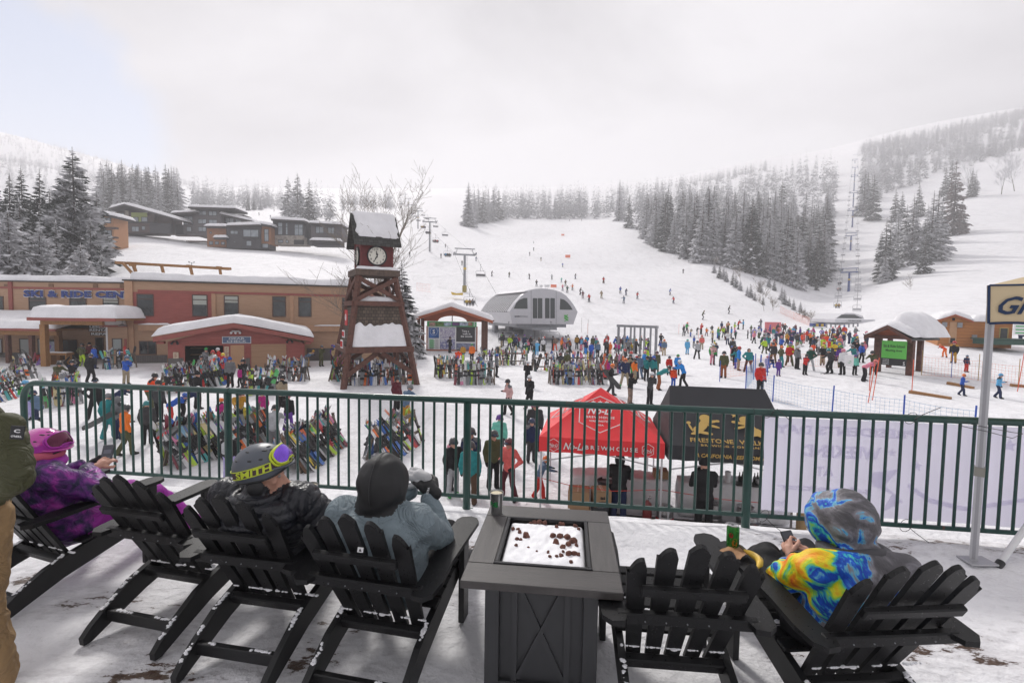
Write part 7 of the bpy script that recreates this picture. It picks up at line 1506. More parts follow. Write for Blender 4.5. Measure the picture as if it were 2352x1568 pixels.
rack(GP(1000,868),GP(1060,866),'left end of the centre rack',10,1,2)
rack(GP(1045,882),GP(1135,882),'in the centre of the plaza',18,2,6)
rack(GP(1110,838),GP(1205,838),'behind the centre rack',13,0,4)
rack(GP(1225,852),GP(1370,850),'second row right of centre',17,3,5)
rack(GP(1262,882),GP(1390,882),'front row right of centre',26,4,8)
rack(GP(1380,856),GP(1432,856),'right end of the plaza racks',8,2,2)
VV,FF,MM=[],[],[];nvv=0;XC=['black','white','grey','black','white','grey','black','white','maroon','lime','blue','orange']
for A_,B_,nr,d,h,out,slant,sides,n in XTRA:  # the skis behind the three hundred that are things of their own
 for i in range(int(n*1.35)):
  s_=sides[i%len(sides)];g=A_.lerp(B_,rk.random());ou=nr*s_;base=g+ou*(out+rk.uniform(-.12,.12));base.z=ground(base.x,base.y);top=g+ou*.08+d*(slant+rk.uniform(-.16,.16));top.z=base.z+h
  M=orient(base,top-base,ou,rk.uniform(-.6,.6));c1,c2=rk.randrange(12),rk.randrange(12);Lk=rk.uniform(1.45,1.8)
  for q in(-.042,.042):
   for z0,z1,w0,w1,y0,y1,mi in((0,.5,.04,.034,0,0,c1),(.5,1.0,.034,.034,0,0,c1),(1.0,1.4,.034,.038,0,0,c2),(1.4,Lk,.042,.012,0,-.08,c1)):
    for yy in(-.007,.007):
     VV+=[M@Vector((q-w0,y0+yy,z0)),M@Vector((q+w0,y0+yy,z0)),M@Vector((q+w1,y1+yy,z1)),M@Vector((q-w1,y1+yy,z1))];k=len(VV)-4;FF.append((k,k+1,k+2,k+3));MM.append(mi)
   for z in(.62,.9):
    k=len(VV);VV+=[M@Vector((q+a*.035,b_*.05,z+c*.05)) for a in(-1,1) for b_ in(0,1) for c in(-1,1)];FF+=[(k,k+1,k+3,k+2),(k+4,k+6,k+7,k+5),(k,k+4,k+5,k+1),(k+2,k+3,k+7,k+6),(k+1,k+5,k+7,k+3),(k,k+2,k+6,k+4)];MM+=[0]*6
tag(link_mesh('parked_skis',np_mesh('parked_skis',np.array(VV),np.array(FF),[SKC[c] for c in XC],MM,smooth=False)),'thicket of further skis filling the racks',kind='stuff')
for i,(x,y,c1,c2) in enumerate([(395,630,'purple','blue'),(430,625,'purple','pink')]):
 p=GP(*KA(x,y));e=thing('ski_pair','violet %s skis propped on the timber porch post'%c2,'skis',p,0);e.matrix_world=orient(p,Vector((.3,.3,1)),Vector((0,-1,0)))
 for q in(-1,1):c=link_mesh('ski',SKIS[i],e);c.location=(q*.05,0,0);c.rotation_euler=(0,0,math.pi);set_mats(c,[SKC[c1],SKC[c2],BLACK]);bb=link_mesh('binding',BIND,c);bb.location=(0,0,.78)
def carried_board(u,v,dist,M3,label,c='black'):
 p=P(u,v,dist);o=link_mesh('snowboard',BOARDS[0]);o.matrix_world=Matrix.Translation(p)@M3;set_mats(o,[SKC[c],SKC[c],SKC['black']]);tag(o,label,'snowboard')
p=hit(*KA(1160,1425));carried_board(190,985,p.y-.25,Matrix.Rotation(R(62),4,'Y')@Matrix.Rotation(R(60),4,'Z'),'black snowboard with a yellow mark carried by the teal suit')
p=hit(*KD(2025,972));carried_board(1425,893,p.y-.2,Matrix.Rotation(R(-42),4,'Y')@Matrix.Rotation(R(20),4,'Z'),'black snowboard with yellow dots carried across the plaza')
# ---------------- the two beer tents ----------------
REDC=mat('red_canvas',(.74,.03,.038),.6,var=.08,scale=2,bump=.003,bscale=8);BLKC=mat('black_canvas',(.022,.023,.028),.65,var=.15,scale=2,bump=.004,bscale=8);WTX=mat('white_print',(.72,.7,.7),.6);GOLD=mat('gold_print',(.55,.36,.1),.6);ALU=mat('aluminium',(.5,.5,.52),.4,metal=.5,var=.08)
WIN=lambda z:z
def canopy(name,label,o,ang,w,d,zv0,zv1,ridge,zr,m):
 t=thing(name,label,'tent',o,ang)
 c=[(0,0),(w,0),(w,d),(0,d)];r0,r1=ridge;n=10
 def surf(p00,p10,p11,p01):  # quad patch with a slight sag
  mb=MB();vs=[]
  for i in range(n+1):
   for j in range(n+1):
    s_,t_=i/n,j/n;a=Vector(p00).lerp(Vector(p10),s_);b_=Vector(p01).lerp(Vector(p11),s_);q=a.lerp(b_,t_);q.z-=.05*math.sin(math.pi*t_)*(1 if 0<s_<1 else .4);vs.append(q)
  fs=[(i*(n+1)+j,(i+1)*(n+1)+j,(i+1)*(n+1)+j+1,i*(n+1)+j+1) for i in range(n) for j in range(n)];return vs,fs
 mb=MB()
 mb.add(*surf((0,0,zv1),(w,0,zv1),(r1[0],r1[1],zr),(r0[0],r0[1],zr)));mb.add(*surf((w,0,zv1),(w,d,zv1),(r1[0],r1[1]+.001,zr),(r1[0],r1[1],zr)))
 mb.add(*surf((w,d,zv1),(0,d,zv1),(r0[0],r0[1],zr),(r1[0],r1[1],zr)));mb.add(*surf((0,d,zv1),(0,0,zv1),(r0[0],r0[1],zr),(r0[0],r0[1]+.001,zr)));mb.build('canopy',m,t,smooth=40)
 mb=MB()
 for(a,b_) in(((0,0),(w,0)),((w,0),(w,d)),((w,d),(0,d)),((0,d),(0,0))):
  k=14;A2,B2=Vector((*a,0)),Vector((*b_,0));nn=Vector(((B2-A2).y,-(B2-A2).x,0)).normalized();vs=[]
  for i in range(k+1):q=A2.lerp(B2,i/k);off=nn*(.012+.012*math.sin(i*1.7));vs+=[(q.x,q.y,zv1),(q.x+off.x,q.y+off.y,zv0+.012*math.sin(i*2.2))]
  mb.add(vs,[(2*i,2*i+1,2*i+3,2*i+2) for i in range(k)])
 mb.build('valance',m,t)
 for a in c:mb=MB();q=Vector((*a,0));x_,y_=(.05 if a[0]==0 else w-.05),(.05 if a[1]==0 else d-.05);slab(x_-.02,x_+.02,y_-.02,y_+.02,-3.4,zv1,mb);mb.build('leg',ALU,t)
 for a,b_ in(((.05,.05),(w-.05,.05)),((.05,d-.05),(w-.05,d-.05))):mb=MB();mb.beam((*a,zv1-.08),(*b_,zv0-.25),.02,.03);mb.beam((*a,zv0-.25),(*b_,zv1-.08),.02,.03);mb.build('truss',ALU,t)
 return t
AT=R(-9.4);w=2.95;tr=canopy('red_tent','red peaked tent lettered No-Li BREWHOUSE beyond the green railing',(.70,11.73,0),AT,w,2.95,-1.42,-1.06,((w/2,1.475),(w/2,1.475)),-.02,REDC)
slope=Vector((0,1.475,1.04)).normalized();SF=lambda x,s_,k=.028:frame(Vector((x,0,-1.06))+slope*s_+Vector((0,-slope.z,slope.y))*k,(1,0,0),slope)
xm=w/2-.02;kw=dict(ext=.004)
def hexo(par,M,r,rr,th=.014):
 mb=MB();pts=[(M@Vector((r*.95*math.sin(math.pi/3*i),r*math.cos(math.pi/3*i),0))) for i in range(6)];mb.tube(pts,th,4,True);return mb.build('emblem_outline',WTX,par)
hexo(tr,SF(xm,.82),.62,1)
text('lettering','No-Li',WTX,tr,SF(xm,.93),.62,.26,shear=.35,bold=.018,**kw);text('lettering','BREWHOUSE',WTX,tr,SF(xm,.70),.70,.075,bold=.012,spacing=1.2,**kw);text('lettering','WASHINGTON',WTX,tr,SF(xm,.57),.52,.06,shear=.2,bold=.01,**kw);text('lettering','USA',WTX,tr,SF(xm,.44),.18,.05,bold=.01,**kw)
mb=MB()
for i in(-1,0,1):
 M=SF(xm+i*.17,1.2,.034);mb.prism([(-.045,-.05),(.045,-.05),(.05,.04),(-.05,.04)],.004,M);mb.prism([(-.006,.04),(.006,.04),(.006,.09),(-.006,.09)],.004,M)
mb.build('gondola_emblem',WTX,tr)
VF=lambda x,z,y=-.035:frame((x,y,z),(1,0,0),(0,0,1))
text('lettering','No-Li',WTX,tr,VF(w*.285,-1.25),.5,.17,shear=.35,bold=.018,**kw);text('lettering','BREWHOUSE',WTX,tr,VF(w*.585,-1.25),1.22,.1,bold=.015,spacing=1.5,**kw)
for x in(.12*w,.87*w):
 mb=MB();mb.tube([(x+.15*math.sin(math.pi/3*i),-.035,-1.24+.155*math.cos(math.pi/3*i)) for i in range(6)],.007,4,True);mb.build('emblem_outline',WTX,tr);text('lettering','No-Li',WTX,tr,VF(x,-1.24),.22,.08,shear=.35,bold=.012,**kw);text('lettering','BREWHOUSE',WTX,tr,VF(x,-1.3),.18,.02,**kw)
for sgn in(-1,1):  # side slopes
 px=w if sgn>0 else 0;sl2=Vector((-sgn*1.475,0,1.04)).normalized();M=frame(Vector((px,1.475,-1.06))+sl2*.75+Vector((sgn*sl2.z,0,abs(sl2.x)))*.03,(0,sgn,0),sl2);mb=MB();mb.tube([M@Vector((.5*math.sin(math.pi/3*i),.52*math.cos(math.pi/3*i),0)) for i in range(6)],.014,4,True);mb.build('emblem_outline',WTX,tr)
 text('lettering','No-Li',WTX,tr,M@Matrix.Translation((0,.1,0)),.6,.24,shear=.35,bold=.018,**kw);text('lettering','BREWHOUSE',WTX,tr,M@Matrix.Translation((0,-.15,0)),.6,.07,bold=.01,**kw)
w2=2.78;tb=canopy('black_tent','black tent lettered FIRESTONE WALKER in gold right of the red tent',(3.68,11.2,0),AT,w2,3.0,-1.42,-1.08,((.22,1.55),(w2-.25,1.5)),.1,BLKC)
slope=Vector((0,1.5,1.18)).normalized();SB=lambda x,s_,k=.03:frame(Vector((x,0,-1.08))+slope*s_+Vector((0,-slope.z,slope.y))*k,(1,0,0),slope)
text('lettering','FIRESTONE',GOLD,tb,SB(.98,.18,.012),.95,.12,bold=.012,**kw);text('lettering','WALKER',GOLD,tb,SB(1.95,.18,.012),.72,.12,bold=.012,**kw);text('lettering','BREWING COMPANY',GOLD,tb,SB(1.4,.04,.012),1.35,.055,spacing=1.2,bold=.006,**kw);text('lettering','A CALIFORNIA BEER COMPANY',GOLD,tb,VF(1.45,-1.27),1.7,.09,shear=.2,bold=.018,**kw)
def flat(par,M,polys,m,name='emblem'):
 mb=MB()
 for k,p in enumerate(polys):mb.prism([(x,y) for x,y in p],.004+.0007*k,M)
 return mb.build(name,m,par)
def blob(cx,cy,rx_,ry_,a=0,n=16):return[(cx+rx_*math.cos(t)*math.cos(a)-ry_*math.sin(t)*math.sin(a),cy+rx_*math.cos(t)*math.sin(a)+ry_*math.sin(t)*math.cos(a)) for t in[2*math.pi*i/n for i in range(n)]]
lion=[blob(0,0,.2,.1,1.1),blob(.07,.2,.13,.12),blob(.13,.24,.06,.05),blob(-.12,-.14,.14,.1,.5),blob(.2,.1,.16,.04,.25),blob(.34,.13,.05,.035),blob(.22,-.03,.15,.035,-.3),blob(-.02,-.24,.17,.04,-.2),blob(.12,-.27,.06,.03),blob(-.2,-.26,.12,.04,.3),blob(-.3,-.1,.12,.025,1.9),blob(-.33,.04,.05,.04)]
flat(tb,SB(.85,.62,.04),lion,GOLD);flat(tb,SB(1.9,.62,.04),[[(-x,y) for x,y in p][::-1] for p in lion],GOLD)
flat(tb,SB(1.62,.98,.02),[[(.09*math.cos(math.pi/2+i*math.pi/5)*(1 if i%2==0 else .42),.09*math.sin(math.pi/2+i*math.pi/5)*(1 if i%2==0 else .42)) for i in range(10)]],GOLD,'star')
sl2=Vector((1.2,0,1.0)).normalized();M=frame(Vector((0,1.6,-1.08))+sl2*.55+Vector((-sl2.z,0,sl2.x))*.03*0+Vector((-.03,0,.03)),(0,-1,0),sl2);flat(tb,M,[[(x*.7,y*.7) for x,y in p] for p in lion],GOLD)
# ---- the snow bar and what stands on and behind it
gz=-3.28;pr=lambda u,v,Y:P(u,v,Y)
def lumpy(name,size,seed,label,cat,loc,rz,amp=.04,m=SNOW_ROOF,seg=.1,kind=None):
 nx,ny,nz=[max(2,int(s_/seg)) for s_ in size];mb=bmesh_box(size,nx,ny,nz);rs_=np.random.RandomState(seed);co=np.array(mb[0]);
 f=sum(np.sin(co@rs_.randn(3)*k+rs_.rand()*6) for k in(2,4,7,11,16))/5
 c=np.array([0,0,size[2]/2]);d=(co-c)/np.array(size);nn=d/np.maximum(np.linalg.norm(d,axis=1),1e-6)[:,None];co=co+nn*(f*amp)[:,None]-d*(np.abs(d).prod(1)*8)[:,None]*amp*3
 o=link_mesh(name,np_mesh(name,co,np.array(mb[1]),m));o.location=loc;o.rotation_euler=(0,0,rz);tag(o,label,cat,kind=kind);return o
def bmesh_box(size,nx,ny,nz):
 idx={};V=[];F=[]
 def vid(i,j,k):
  if(i,j,k) not in idx:idx[(i,j,k)]=len(V);V.append(((i/nx-.5)*size[0],(j/ny-.5)*size[1],k/nz*size[2]))
  return idx[(i,j,k)]
 for i in range(nx):
  for j in range(ny):F.append((vid(i,j,0),vid(i,j+1,0),vid(i+1,j+1,0),vid(i+1,j,0)));F.append((vid(i,j,nz),vid(i+1,j,nz),vid(i+1,j+1,nz),vid(i,j+1,nz)))
 for i in range(nx):
  for k in range(nz):F.append((vid(i,0,k),vid(i+1,0,k),vid(i+1,0,k+1),vid(i,0,k+1)));F.append((vid(i,ny,k),vid(i,ny,k+1),vid(i+1,ny,k+1),vid(i+1,ny,k)))
 for j in range(ny):
  for k in range(nz):F.append((vid(0,j,k),vid(0,j,k+1),vid(0,j+1,k+1),vid(0,j+1,k)));F.append((vid(nx,j,k),vid(nx,j+1,k),vid(nx,j+1,k+1),vid(nx,j,k+1)))
 return V,F
def W1(x,y,z=0):return Matrix.Translation((.70,11.73,0))@Matrix.Rotation(AT,4,'Z')@Vector((x,y,z))
lumpy('snow_bar',(2.6,.8,1.0),1,'bar counter cut from packed snow under the red tent','snow counter',W1(2.0,1.5,gz),AT,.05);lumpy('snow_bar',(2.7,.8,1.0),2,'bar counter cut from packed snow under the black tent','snow counter',W1(4.85,1.5,gz),AT,.05)
mt=slab(0,6.6,-1.4,1.0,0,.02).build('rubber_mat',mat('rubber_mat_snowy',(.03,.03,.03),.8,var=.9,scale=14));mt.location=W1(-.1,.0,gz+.03);mt.rotation_euler=(0,0,AT);tag(mt,'black rubber matting dusted with snow behind the bar','mat')
CARD=mat('cardboard',(.36,.22,.12),.8,var=.08,scale=3);BN=['box with a taped lid, on top at the left','box standing lower under the taped one','box lettered as colour beside the vendor','small box of cans on the snow bar']
def carton(x,y,z,sx,sy,sz,label,rz=0):
 t=thing('cardboard_box','cardboard '+label,'box',W1(x,y,z),AT+rz);mb=MB();mb.box((0,0,sz/2),(sx,sy,sz),bev=.006);mb.build('box_body',CARD,t)
 mb=MB();mb.box((-sx*.25,0,sz+.006),(sx*.49,sy,.008),ry(R(-4)));mb.box((sx*.25,0,sz+.008),(sx*.49,sy,.008),ry(R(4)));mb.build('flap',CARD,t);mb=MB();mb.box((0,0,sz+.016),(.07,sy+.01,.004));mb.build('tape',mat('tape',(.5,.38,.25),.3),t);return t
carton(.98,.35,gz+.45,.52,.5,.42,BN[0]);carton(1.02,.35,gz+.03,.5,.48,.42,BN[1]);c_=carton(1.52,.3,gz+.55,.42,.42,.38,BN[2],.2);text('lettering','colour',BLACK,c_,frame((0,-.215,.13),(1,0,0),(0,0,1)),.2,.06,ext=.002,bold=.02);text('lettering','as',BLACK,c_,frame((0,-.215,.22),(1,0,0),(0,0,1)),.12,.07,ext=.002,bold=.03)
carton(3.05,1.3,gz+1.0,.36,.36,.2,BN[3])
def bin_(x,y,z,r,h,m,label,name='trash_bin',bag=False):
 t=thing(name,label,'bin',W1(x,y,z),0);mb=MB();mb.lathe([(r*.8,0),(r*.82,.01),(r*.98,h),(r,h),(r,h-.04),(r*.94,h-.03),(r*.78,.04),(0,.04)],n=20);mb.build('shell',m,t,smooth=50);mb=MB();mb.lathe([(r*1.06,h-.04),(r*1.07,h),(r*1.0,h+.01),(r*.99,h-.03)],n=20);mb.build('rim',m,t);return t
bin_(1.5,.3,gz,.23,.55,mat('grey_bin',(.06,.065,.07),.5),'grey plastic bin standing under a cardboard box beside the vendor');bin_(1.7,.9,gz,.26,.95,BLACK,'black bagged bin behind the boxes under the red tent');bin_(4.55,.1,gz,.17,.36,WHITE,'white plastic bucket on the mat beside the kegs','bucket')
STEEL=mat('keg_steel',(.42,.42,.43),.3,metal=.8,var=.1)
def keg(x,y,z,label,band=None,txt=None):
 t=thing('keg',label,'keg',W1(x,y,z),0);mb=MB();mb.lathe([(.17,0),(.19,.0),(.2,.03),(.19,.07),(.2,.1),(.205,.2),(.195,.22),(.205,.24),(.205,.36),(.195,.38),(.205,.40),(.2,.5),(.185,.54),(.19,.58),(.2,.6),(.18,.6),(.17,.55),(.05,.55),(0,.55)],n=24);mb.build('shell',STEEL,t,smooth=40);mb=MB();mb.cyl((0,0,.55),(0,0,.62),.03);mb.build('valve',STEEL,t)
 if band:mb=MB();mb.cyl((0,0,.25),(0,0,.35),.209,n=24,cap=False);mb.build('band',band,t,smooth=True)
 if txt:text('lettering',txt,WHITE,t,None,.2,.05,ext=.002,bold=.02,fn=lambda q:Vector((.212*math.sin(q.x/.21),-.212*math.cos(q.x/.21),.3+q.y)))
keg(3.05,.35,gz,'steel keg wrapped in red hose behind the tent leg',REDS);keg(5.0,.3,gz,'steel keg with a blue band lettered FIRESTONE',SIGNBLUE,'FIRESTONE');keg(5.0,.75,gz+.0,'steel keg standing behind the lettered one');keg(4.3,.9,gz,'steel keg half hidden behind the large vendor')
t=thing('gas_cylinder','dark red gas cylinder beside the white tent leg','gas cylinder',W1(2.62,.2,gz),0);mb=MB();mb.lathe([(.1,0),(.11,.02),(.11,.62),(.09,.7),(.035,.75),(.03,.78)],n=20);mb.build('shell',mat('dark_red_cylinder',(.16,.02,.02),.4),t,smooth=50);mb=MB();mb.cyl((0,0,.78),(0,0,.86),.02);mb.cyl((0,0,.83),(.08,0,.83),.03);mb.build('regulator',STEEL,t)
CANM=mat('blue_can',(.03,.08,.42),.25,metal=.5,var=.6,scale=20)
CME=MB();CME.lathe([(.025,0),(.032,.01),(.033,.02),(.033,.11),(.026,.125),(.024,.12),(0,.12)],n=10);CME=CME.mesh('beverage_can',CANM)
k=0
for i in range(5):
 for j in range(3):
  for l in range(2 if i<3 else 1):o=link_mesh('beverage_can',CME);o.location=W1(5.55+i*.07,-.25+j*.07,gz+.03+l*.127);tag(o,'blue drinks can in the stack beside the kegs under the black tent','can','blue cans stacked by the kegs')
pk=slab(0,.34,0,.2,0,.13).build('can_carton',mat('red_white_carton',(.55,.12,.12),.5,var=.9,scale=6));pk.location=W1(5.1,-.3,gz+.03);tag(pk,'red and white drinks carton on the mat beside the blue cans','box')
# bottles and cups on the bar
t=None;GB=mat('dark_bottle',(.015,.02,.012),.1,spec=.8);BM=MB();BM.lathe([(.035,0),(.037,.14),(.015,.2),(.013,.26),(0,.26)],n=10);BM=BM.mesh('bottle',GB);CUPM=MB();CUPM.lathe([(.028,0),(.038,.12),(.036,.12),(.026,.01)],n=10);CUPM=CUPM.mesh('cup',mat('clear_plastic',(.5,.5,.52),.1))
for i in range(6):o=link_mesh('bottle',BM);o.location=W1(5.0+i*.09,1.32+.06*(i%2),gz+1.0);tag(o,'dark bottle in the cluster on the snow bar','bottle','dark bottles on the snow bar')
for i in range(7):o=link_mesh('cup',CUPM);o.location=W1(5.4+(i%4)*.09,1.2+.08*(i//4),gz+1.0);tag(o,'clear plastic cup in the stack on the snow bar','cup','plastic cups on the snow bar')
tb2=thing('drinks_tray','black service tray below the bottles on the snow bar','tray',W1(5.2,1.2,gz+1.0),AT);slab(-.35,.35,-.2,.1,0,.03).build('tray',BLACK,tb2)
pt_=thing('paper_roll','white paper towel roll standing on the snow bar','paper roll',W1(4.7,1.25,gz+.98),0);mb=MB();mb.cyl((0,0,0),(0,0,.3),.07,n=16);mb.build('roll',WHITE,pt_)
rp=MB();rp.tube([W1(-.05,.1,-2.1),W1(.8,.0,-2.22),W1(1.8,0,-2.28),W1(2.9,.1,-2.2),W1(4.2,-.1,-2.25),W1(5.9,-.05,-2.3)],.009,5);tag(rp.build('barrier_rope',mat('red_rope',(.5,.05,.04),.6)),'thin red rope strung across the front of both tents','rope')
cs=slab(0,.3,0,.02,0,.42).build('price_card',WHITE);cs.location=W1(2.3,2.35,gz+1.15);cs.rotation_euler=(0,0,AT);tag(cs,'white price card standing at the back of the snow bar','sign');text('lettering','25',BLACK,cs,frame((.15,-.005,.25),(1,0,0),(0,0,1)),.18,.18,ext=.002,bold=.03)
person(W1(1.95,.35,gz),1.82,160,'phone','black','navy','black','person, black hoodie and jeans working behind the snow bar',hat='hood',goggles=False);person(W1(3.85,-.1,gz),1.95,175,'phone','black','black','black','person, tall in all black clothes pouring under the black tent',hat='beanie',goggles=False);person(W1(5.9,-.2,gz),1.8,-110,'reach','tan','tan','brown','person, tan work clothes half hidden by the white banner',hat='beanie',goggles=False)
# ---------------- nets, poles, flags ----------------
BLUP=mat('blue_pole',(.02,.08,.42),.5);ORN=mat('orange_net',(.8,.2,.1),.6);BLN=mat('blue_net',(.2,.38,.6),.6);ORP=mat('orange_pole',(.7,.1,.04),.5);BAM=mat('bamboo',(.45,.3,.12),.6)
def pole(p,h,m,label,group=None,lean=(0,0),r=.025,top=None,name='net_pole'):
 mb=MB();mb.cyl((0,0,-.15),(lean[0],lean[1],h),r,n=8);o=mb.build(name,m,loc=p);tag(o,label,'pole',group);return o
def net(pts,h,m,label,step=.16,r=.0045,name='safety_net'):
 mb=MB();
 for a,b_ in zip(pts,pts[1:]):
  n=max(3,int((b_-a).length/step))
  for i in range(n):p=a.lerp(b_,i/n);mb.cyl(p+Vector((0,0,.05)),p+Vector((0,0,h-.04*math.sin(math.pi*i/n))),r,n=3,cap=False)
  for k in range(int(h/step)+1):
   for i in range(6):p,q=a.lerp(b_,i/6),a.lerp(b_,(i+1)/6);z=.05+(h-.05)*k/int(h/step);s0,s1=.06*math.sin(math.pi*i/6)*k/int(h/step),.06*math.sin(math.pi*(i+1)/6)*k/int(h/step);mb.cyl(p+Vector((0,0,z-s0)),q+Vector((0,0,z-s1)),r if k not in(0,int(h/step)) else r*1.8,n=3,cap=False)
 o=mb.build(name,m);tag(o,label,'safety net');return o
bp=[hit(*K3(*q)) for q in[(855,1378),(1000,1445),(1318,1518),(1700,1585),(2080,1660)]]
for i,p in enumerate(bp):pole(p,1.35,BLUP,'blue net pole, number %s from the black tent towards the steel pole'%NW[i].replace('first','one').replace('second','two').replace('third','three').replace('fourth','four').replace('fifth','five'),'blue poles of the net fence',(.02*(i%3),0),.03)
net(bp,1.15,BLN,'pale blue net stretched between blue poles right of the tents')
cl=[hit(*K3(*q)) for q in[(898,1325),(905,1310),(930,1320),(970,1305),(855,1378)]]
for i,p in enumerate(cl[:4]):pole(p,1.55,BLUP,['leftmost','second','thickest','rightmost'][i]+' blue pole in the cluster beside the olive and rust figure','blue poles in a cluster',(.05*i-.06,0),.045 if i==2 else .03)
net([cl[4],cl[0],cl[3]],1.2,BLN,'blue net bunched around the cluster of blue poles')
op=[hit(*K3(*q)) for q in[(715,1335),(738,1315),(870,1300),(1000,1255),(1180,1250),(1360,1265)]];net(op[1:],.95,ORN,'orange netting across the snow behind the olive and rust figure');pole(op[0],1.3,BLUP,'lone pole wrapped in orange netting beside the rust pants',None)
op=[hit(*K3(*q)) for q in[(1800,1300),(1960,1315),(2105,1330),(2320,1365),(2450,1390)]];net(op,1.25,ORN,'orange netting right of the school kiosk')
for i,p in enumerate(op):pole(p,1.7,BAM if i!=1 else BLUP,['bamboo pole at the kiosk end of the orange netting','blue pole in the orange netting','bamboo pole midway in the orange netting','bamboo pole right of the steel pole','bamboo pole at the end of the netting'][i],None,r=.02)
for i,(x,y,h_) in enumerate([(1512,1450,2.0),(1535,1435,2.2),(1748,1400,1.9),(1520,1385,1.5),(2315,1390,2.2)]):p=hit(*K3(x,y));pole(p,h_,ORP,['red gate pole nearest the blue net','red gate pole leaning right behind its twin','orange striped pole at the jump corner','red gate pole farthest back','orange pole right of the turquoise child'][i],None,(.25 if i in(0,1,4) else .0,0),.02)
for i,(x,y) in enumerate([(5,1080),(548,1070),(495,1080),(750,1110),(600,1120),(680,1120)]):p=hit(*K3(x,y));pole(p,1.6,ORP,'thin pole of the lift queue line','thin poles of the queue line',r=.018)
q_=[hit(*K3(*k_)) for k_ in[(430,1150),(560,1160),(750,1150),(760,1105),(600,1120),(430,1110)]];mb=MB();mb.tube([p+Vector((0,0,.9)) for p in q_],.012,4);tag(mb.build('queue_rope',LIFTG),'grey rope guiding the lift queue beyond the gate','rope')
for i,(x,y,h_) in enumerate([(2118,1070,2.2),(2165,1080,2.2)]):p=hit(*K2(x,y));pole(p,h_,mat('wand',(.25,.2,.2),.6),'thin bamboo wand right of the silver station','bamboo wands by the station',r=.02)
p0,p1=hit(*K2(905,765)),hit(*K2(1010,778));net([p0,p1],1.9,ORN,'pale orange net low on the slope left of the grey tower',.3,.008)
sp=[hit(*K3(*q)) for q in[(675,720),(700,740)]]
net([hit(*K3(*q)) for q in[(1040,965),(1110,1000),(1200,1035)]],1.6,ORN,'orange netting along the gully bank above the crowd',.3,.01)
for i,(x,y) in enumerate([(1981,362),(2017,525)]):p=hit(*K2(x,y));mb=MB();mb.box((0,0,.8),(2.2,.08,1.2));mb.cyl((-.9,0,-.3),(-.9,0,1.5),.04,n=6);mb.cyl((.9,0,-.3),(.9,0,1.5),.04,n=6);o=mb.build('slow_sign',ORN,loc=p);tag(o,'orange slow banner on the open run, %s of two'%['upper','lower'][i],'sign')
p=hit(*K2(1913,745));mb=MB();mb.box((0,0,.5),(1.5,.06,.7));tag(mb.build('slow_sign',ORN,loc=p),'orange banner just above the station roof','sign')
pk_=hit(*K3(1000,1075));mb=MB();mb.box((0,0,.9),(2.6,.1,1.8));tag(mb.build('slow_banner',mat('pink_banner',(.7,.2,.22),.6),loc=pk_),'salmon pink banner in the far crowd','sign')
for i,(x0,y0,x1,y1) in enumerate([(1735,1398,1960,1432),(1940,1350,2080,1375),(2280,1362,2400,1370)]):
 a,c=hit(*K3(x0,y0)),hit(*K3(x1,y1));mb=MB();mb.beam(a+Vector((0,0,.08)),c+Vector((0,0,.03)),.25,.18,bev=.02);tag(mb.build('timber_beam',WOOD),['long timber edging a snow jump near the steel pole','short timber edging behind the blue child','short timber edging behind the turquoise child'][i],'timber')
mbk=slab(-.3,.3,-.02,.0,0,.75).build('easel_board',WHITE);mbk.location=hit(*K3(1384,1310))+Vector((0,-.4,.75));tag(mbk,'white board with a green drawing held in the huddle by the kiosk','sign');mb=MB();mb.tube([(-.1,-.03,.25),(0,-.03,.2),(.12,-.03,.25),(.1,-.03,.35),(0,-.03,.32)],.012,4);mb.build('drawing',PGREEN,mbk)
# ---------------- signs, misc. near the left porch ----------------
p=hit(*KA(300,588));t=thing('snow_thrower','red snow thrower parked under the porch','snow thrower',p+Vector((0,.5,0)),R(20));mb=MB();mb.box((0,0,.35),(.6,.5,.3),bev=.05);mb.box((.42,0,.28),(.3,.65,.5),bev=.06);mb.build('body',mat('machine_red',(.4,.02,.02),.4),t);mb=MB();mb.tube([(-.3,-.2,.45),(-.85,-.22,.95),(-.95,-.2,.95)],.02,6);mb.tube([(-.3,.2,.45),(-.85,.22,.95),(-.95,.2,.95)],.02,6);mb.build('handle',BLACK,t)
for s_ in(-1,1):mb=MB();mb.cyl((-.05,s_*.28,.17),(-.05,s_*.38,.17),.18,n=16);mb.build('wheel',BLACK,t)
# ---------------- deck ----------------
DECKM=snow_material('trodden_snow',((1.5,.05),(6,.025),(22,.009),(90,.0025)),(.87,.865,.89),dirt=(1.17,(3.1,.7,0),[(*PZ(*q[:2],0)[:2],q[2]) for q in((140,1530,.42),(330,1545,.35),(2230,1500,.16),(2330,1530,.28),(2110,1480,.2),(170,1385,.25),(330,1345,.25),(720,1515,.2),(1090,1290,.35),(60,1330,.2))]))
ra,rb_=Vector((-5.35,4.57+.137*5.35,0)),Vector((4.62,4.57-.137*4.62,0))
def rail_y(x):return 4.57-.137*x
nx,ny=260,130;rr=np.random.RandomState(2);n1_=blur(blur(rr.rand(nx+1,ny+1)-.5,8,0),8,1);n1_/=np.abs(n1_).max();n2_=blur(blur(rr.rand(nx+1,ny+1)-.5,1,0),1,1);n3_=blur(blur(rr.rand(nx+1,ny+1)-.5,3,0),3,1);n3_/=np.abs(n3_).max()
V=[]
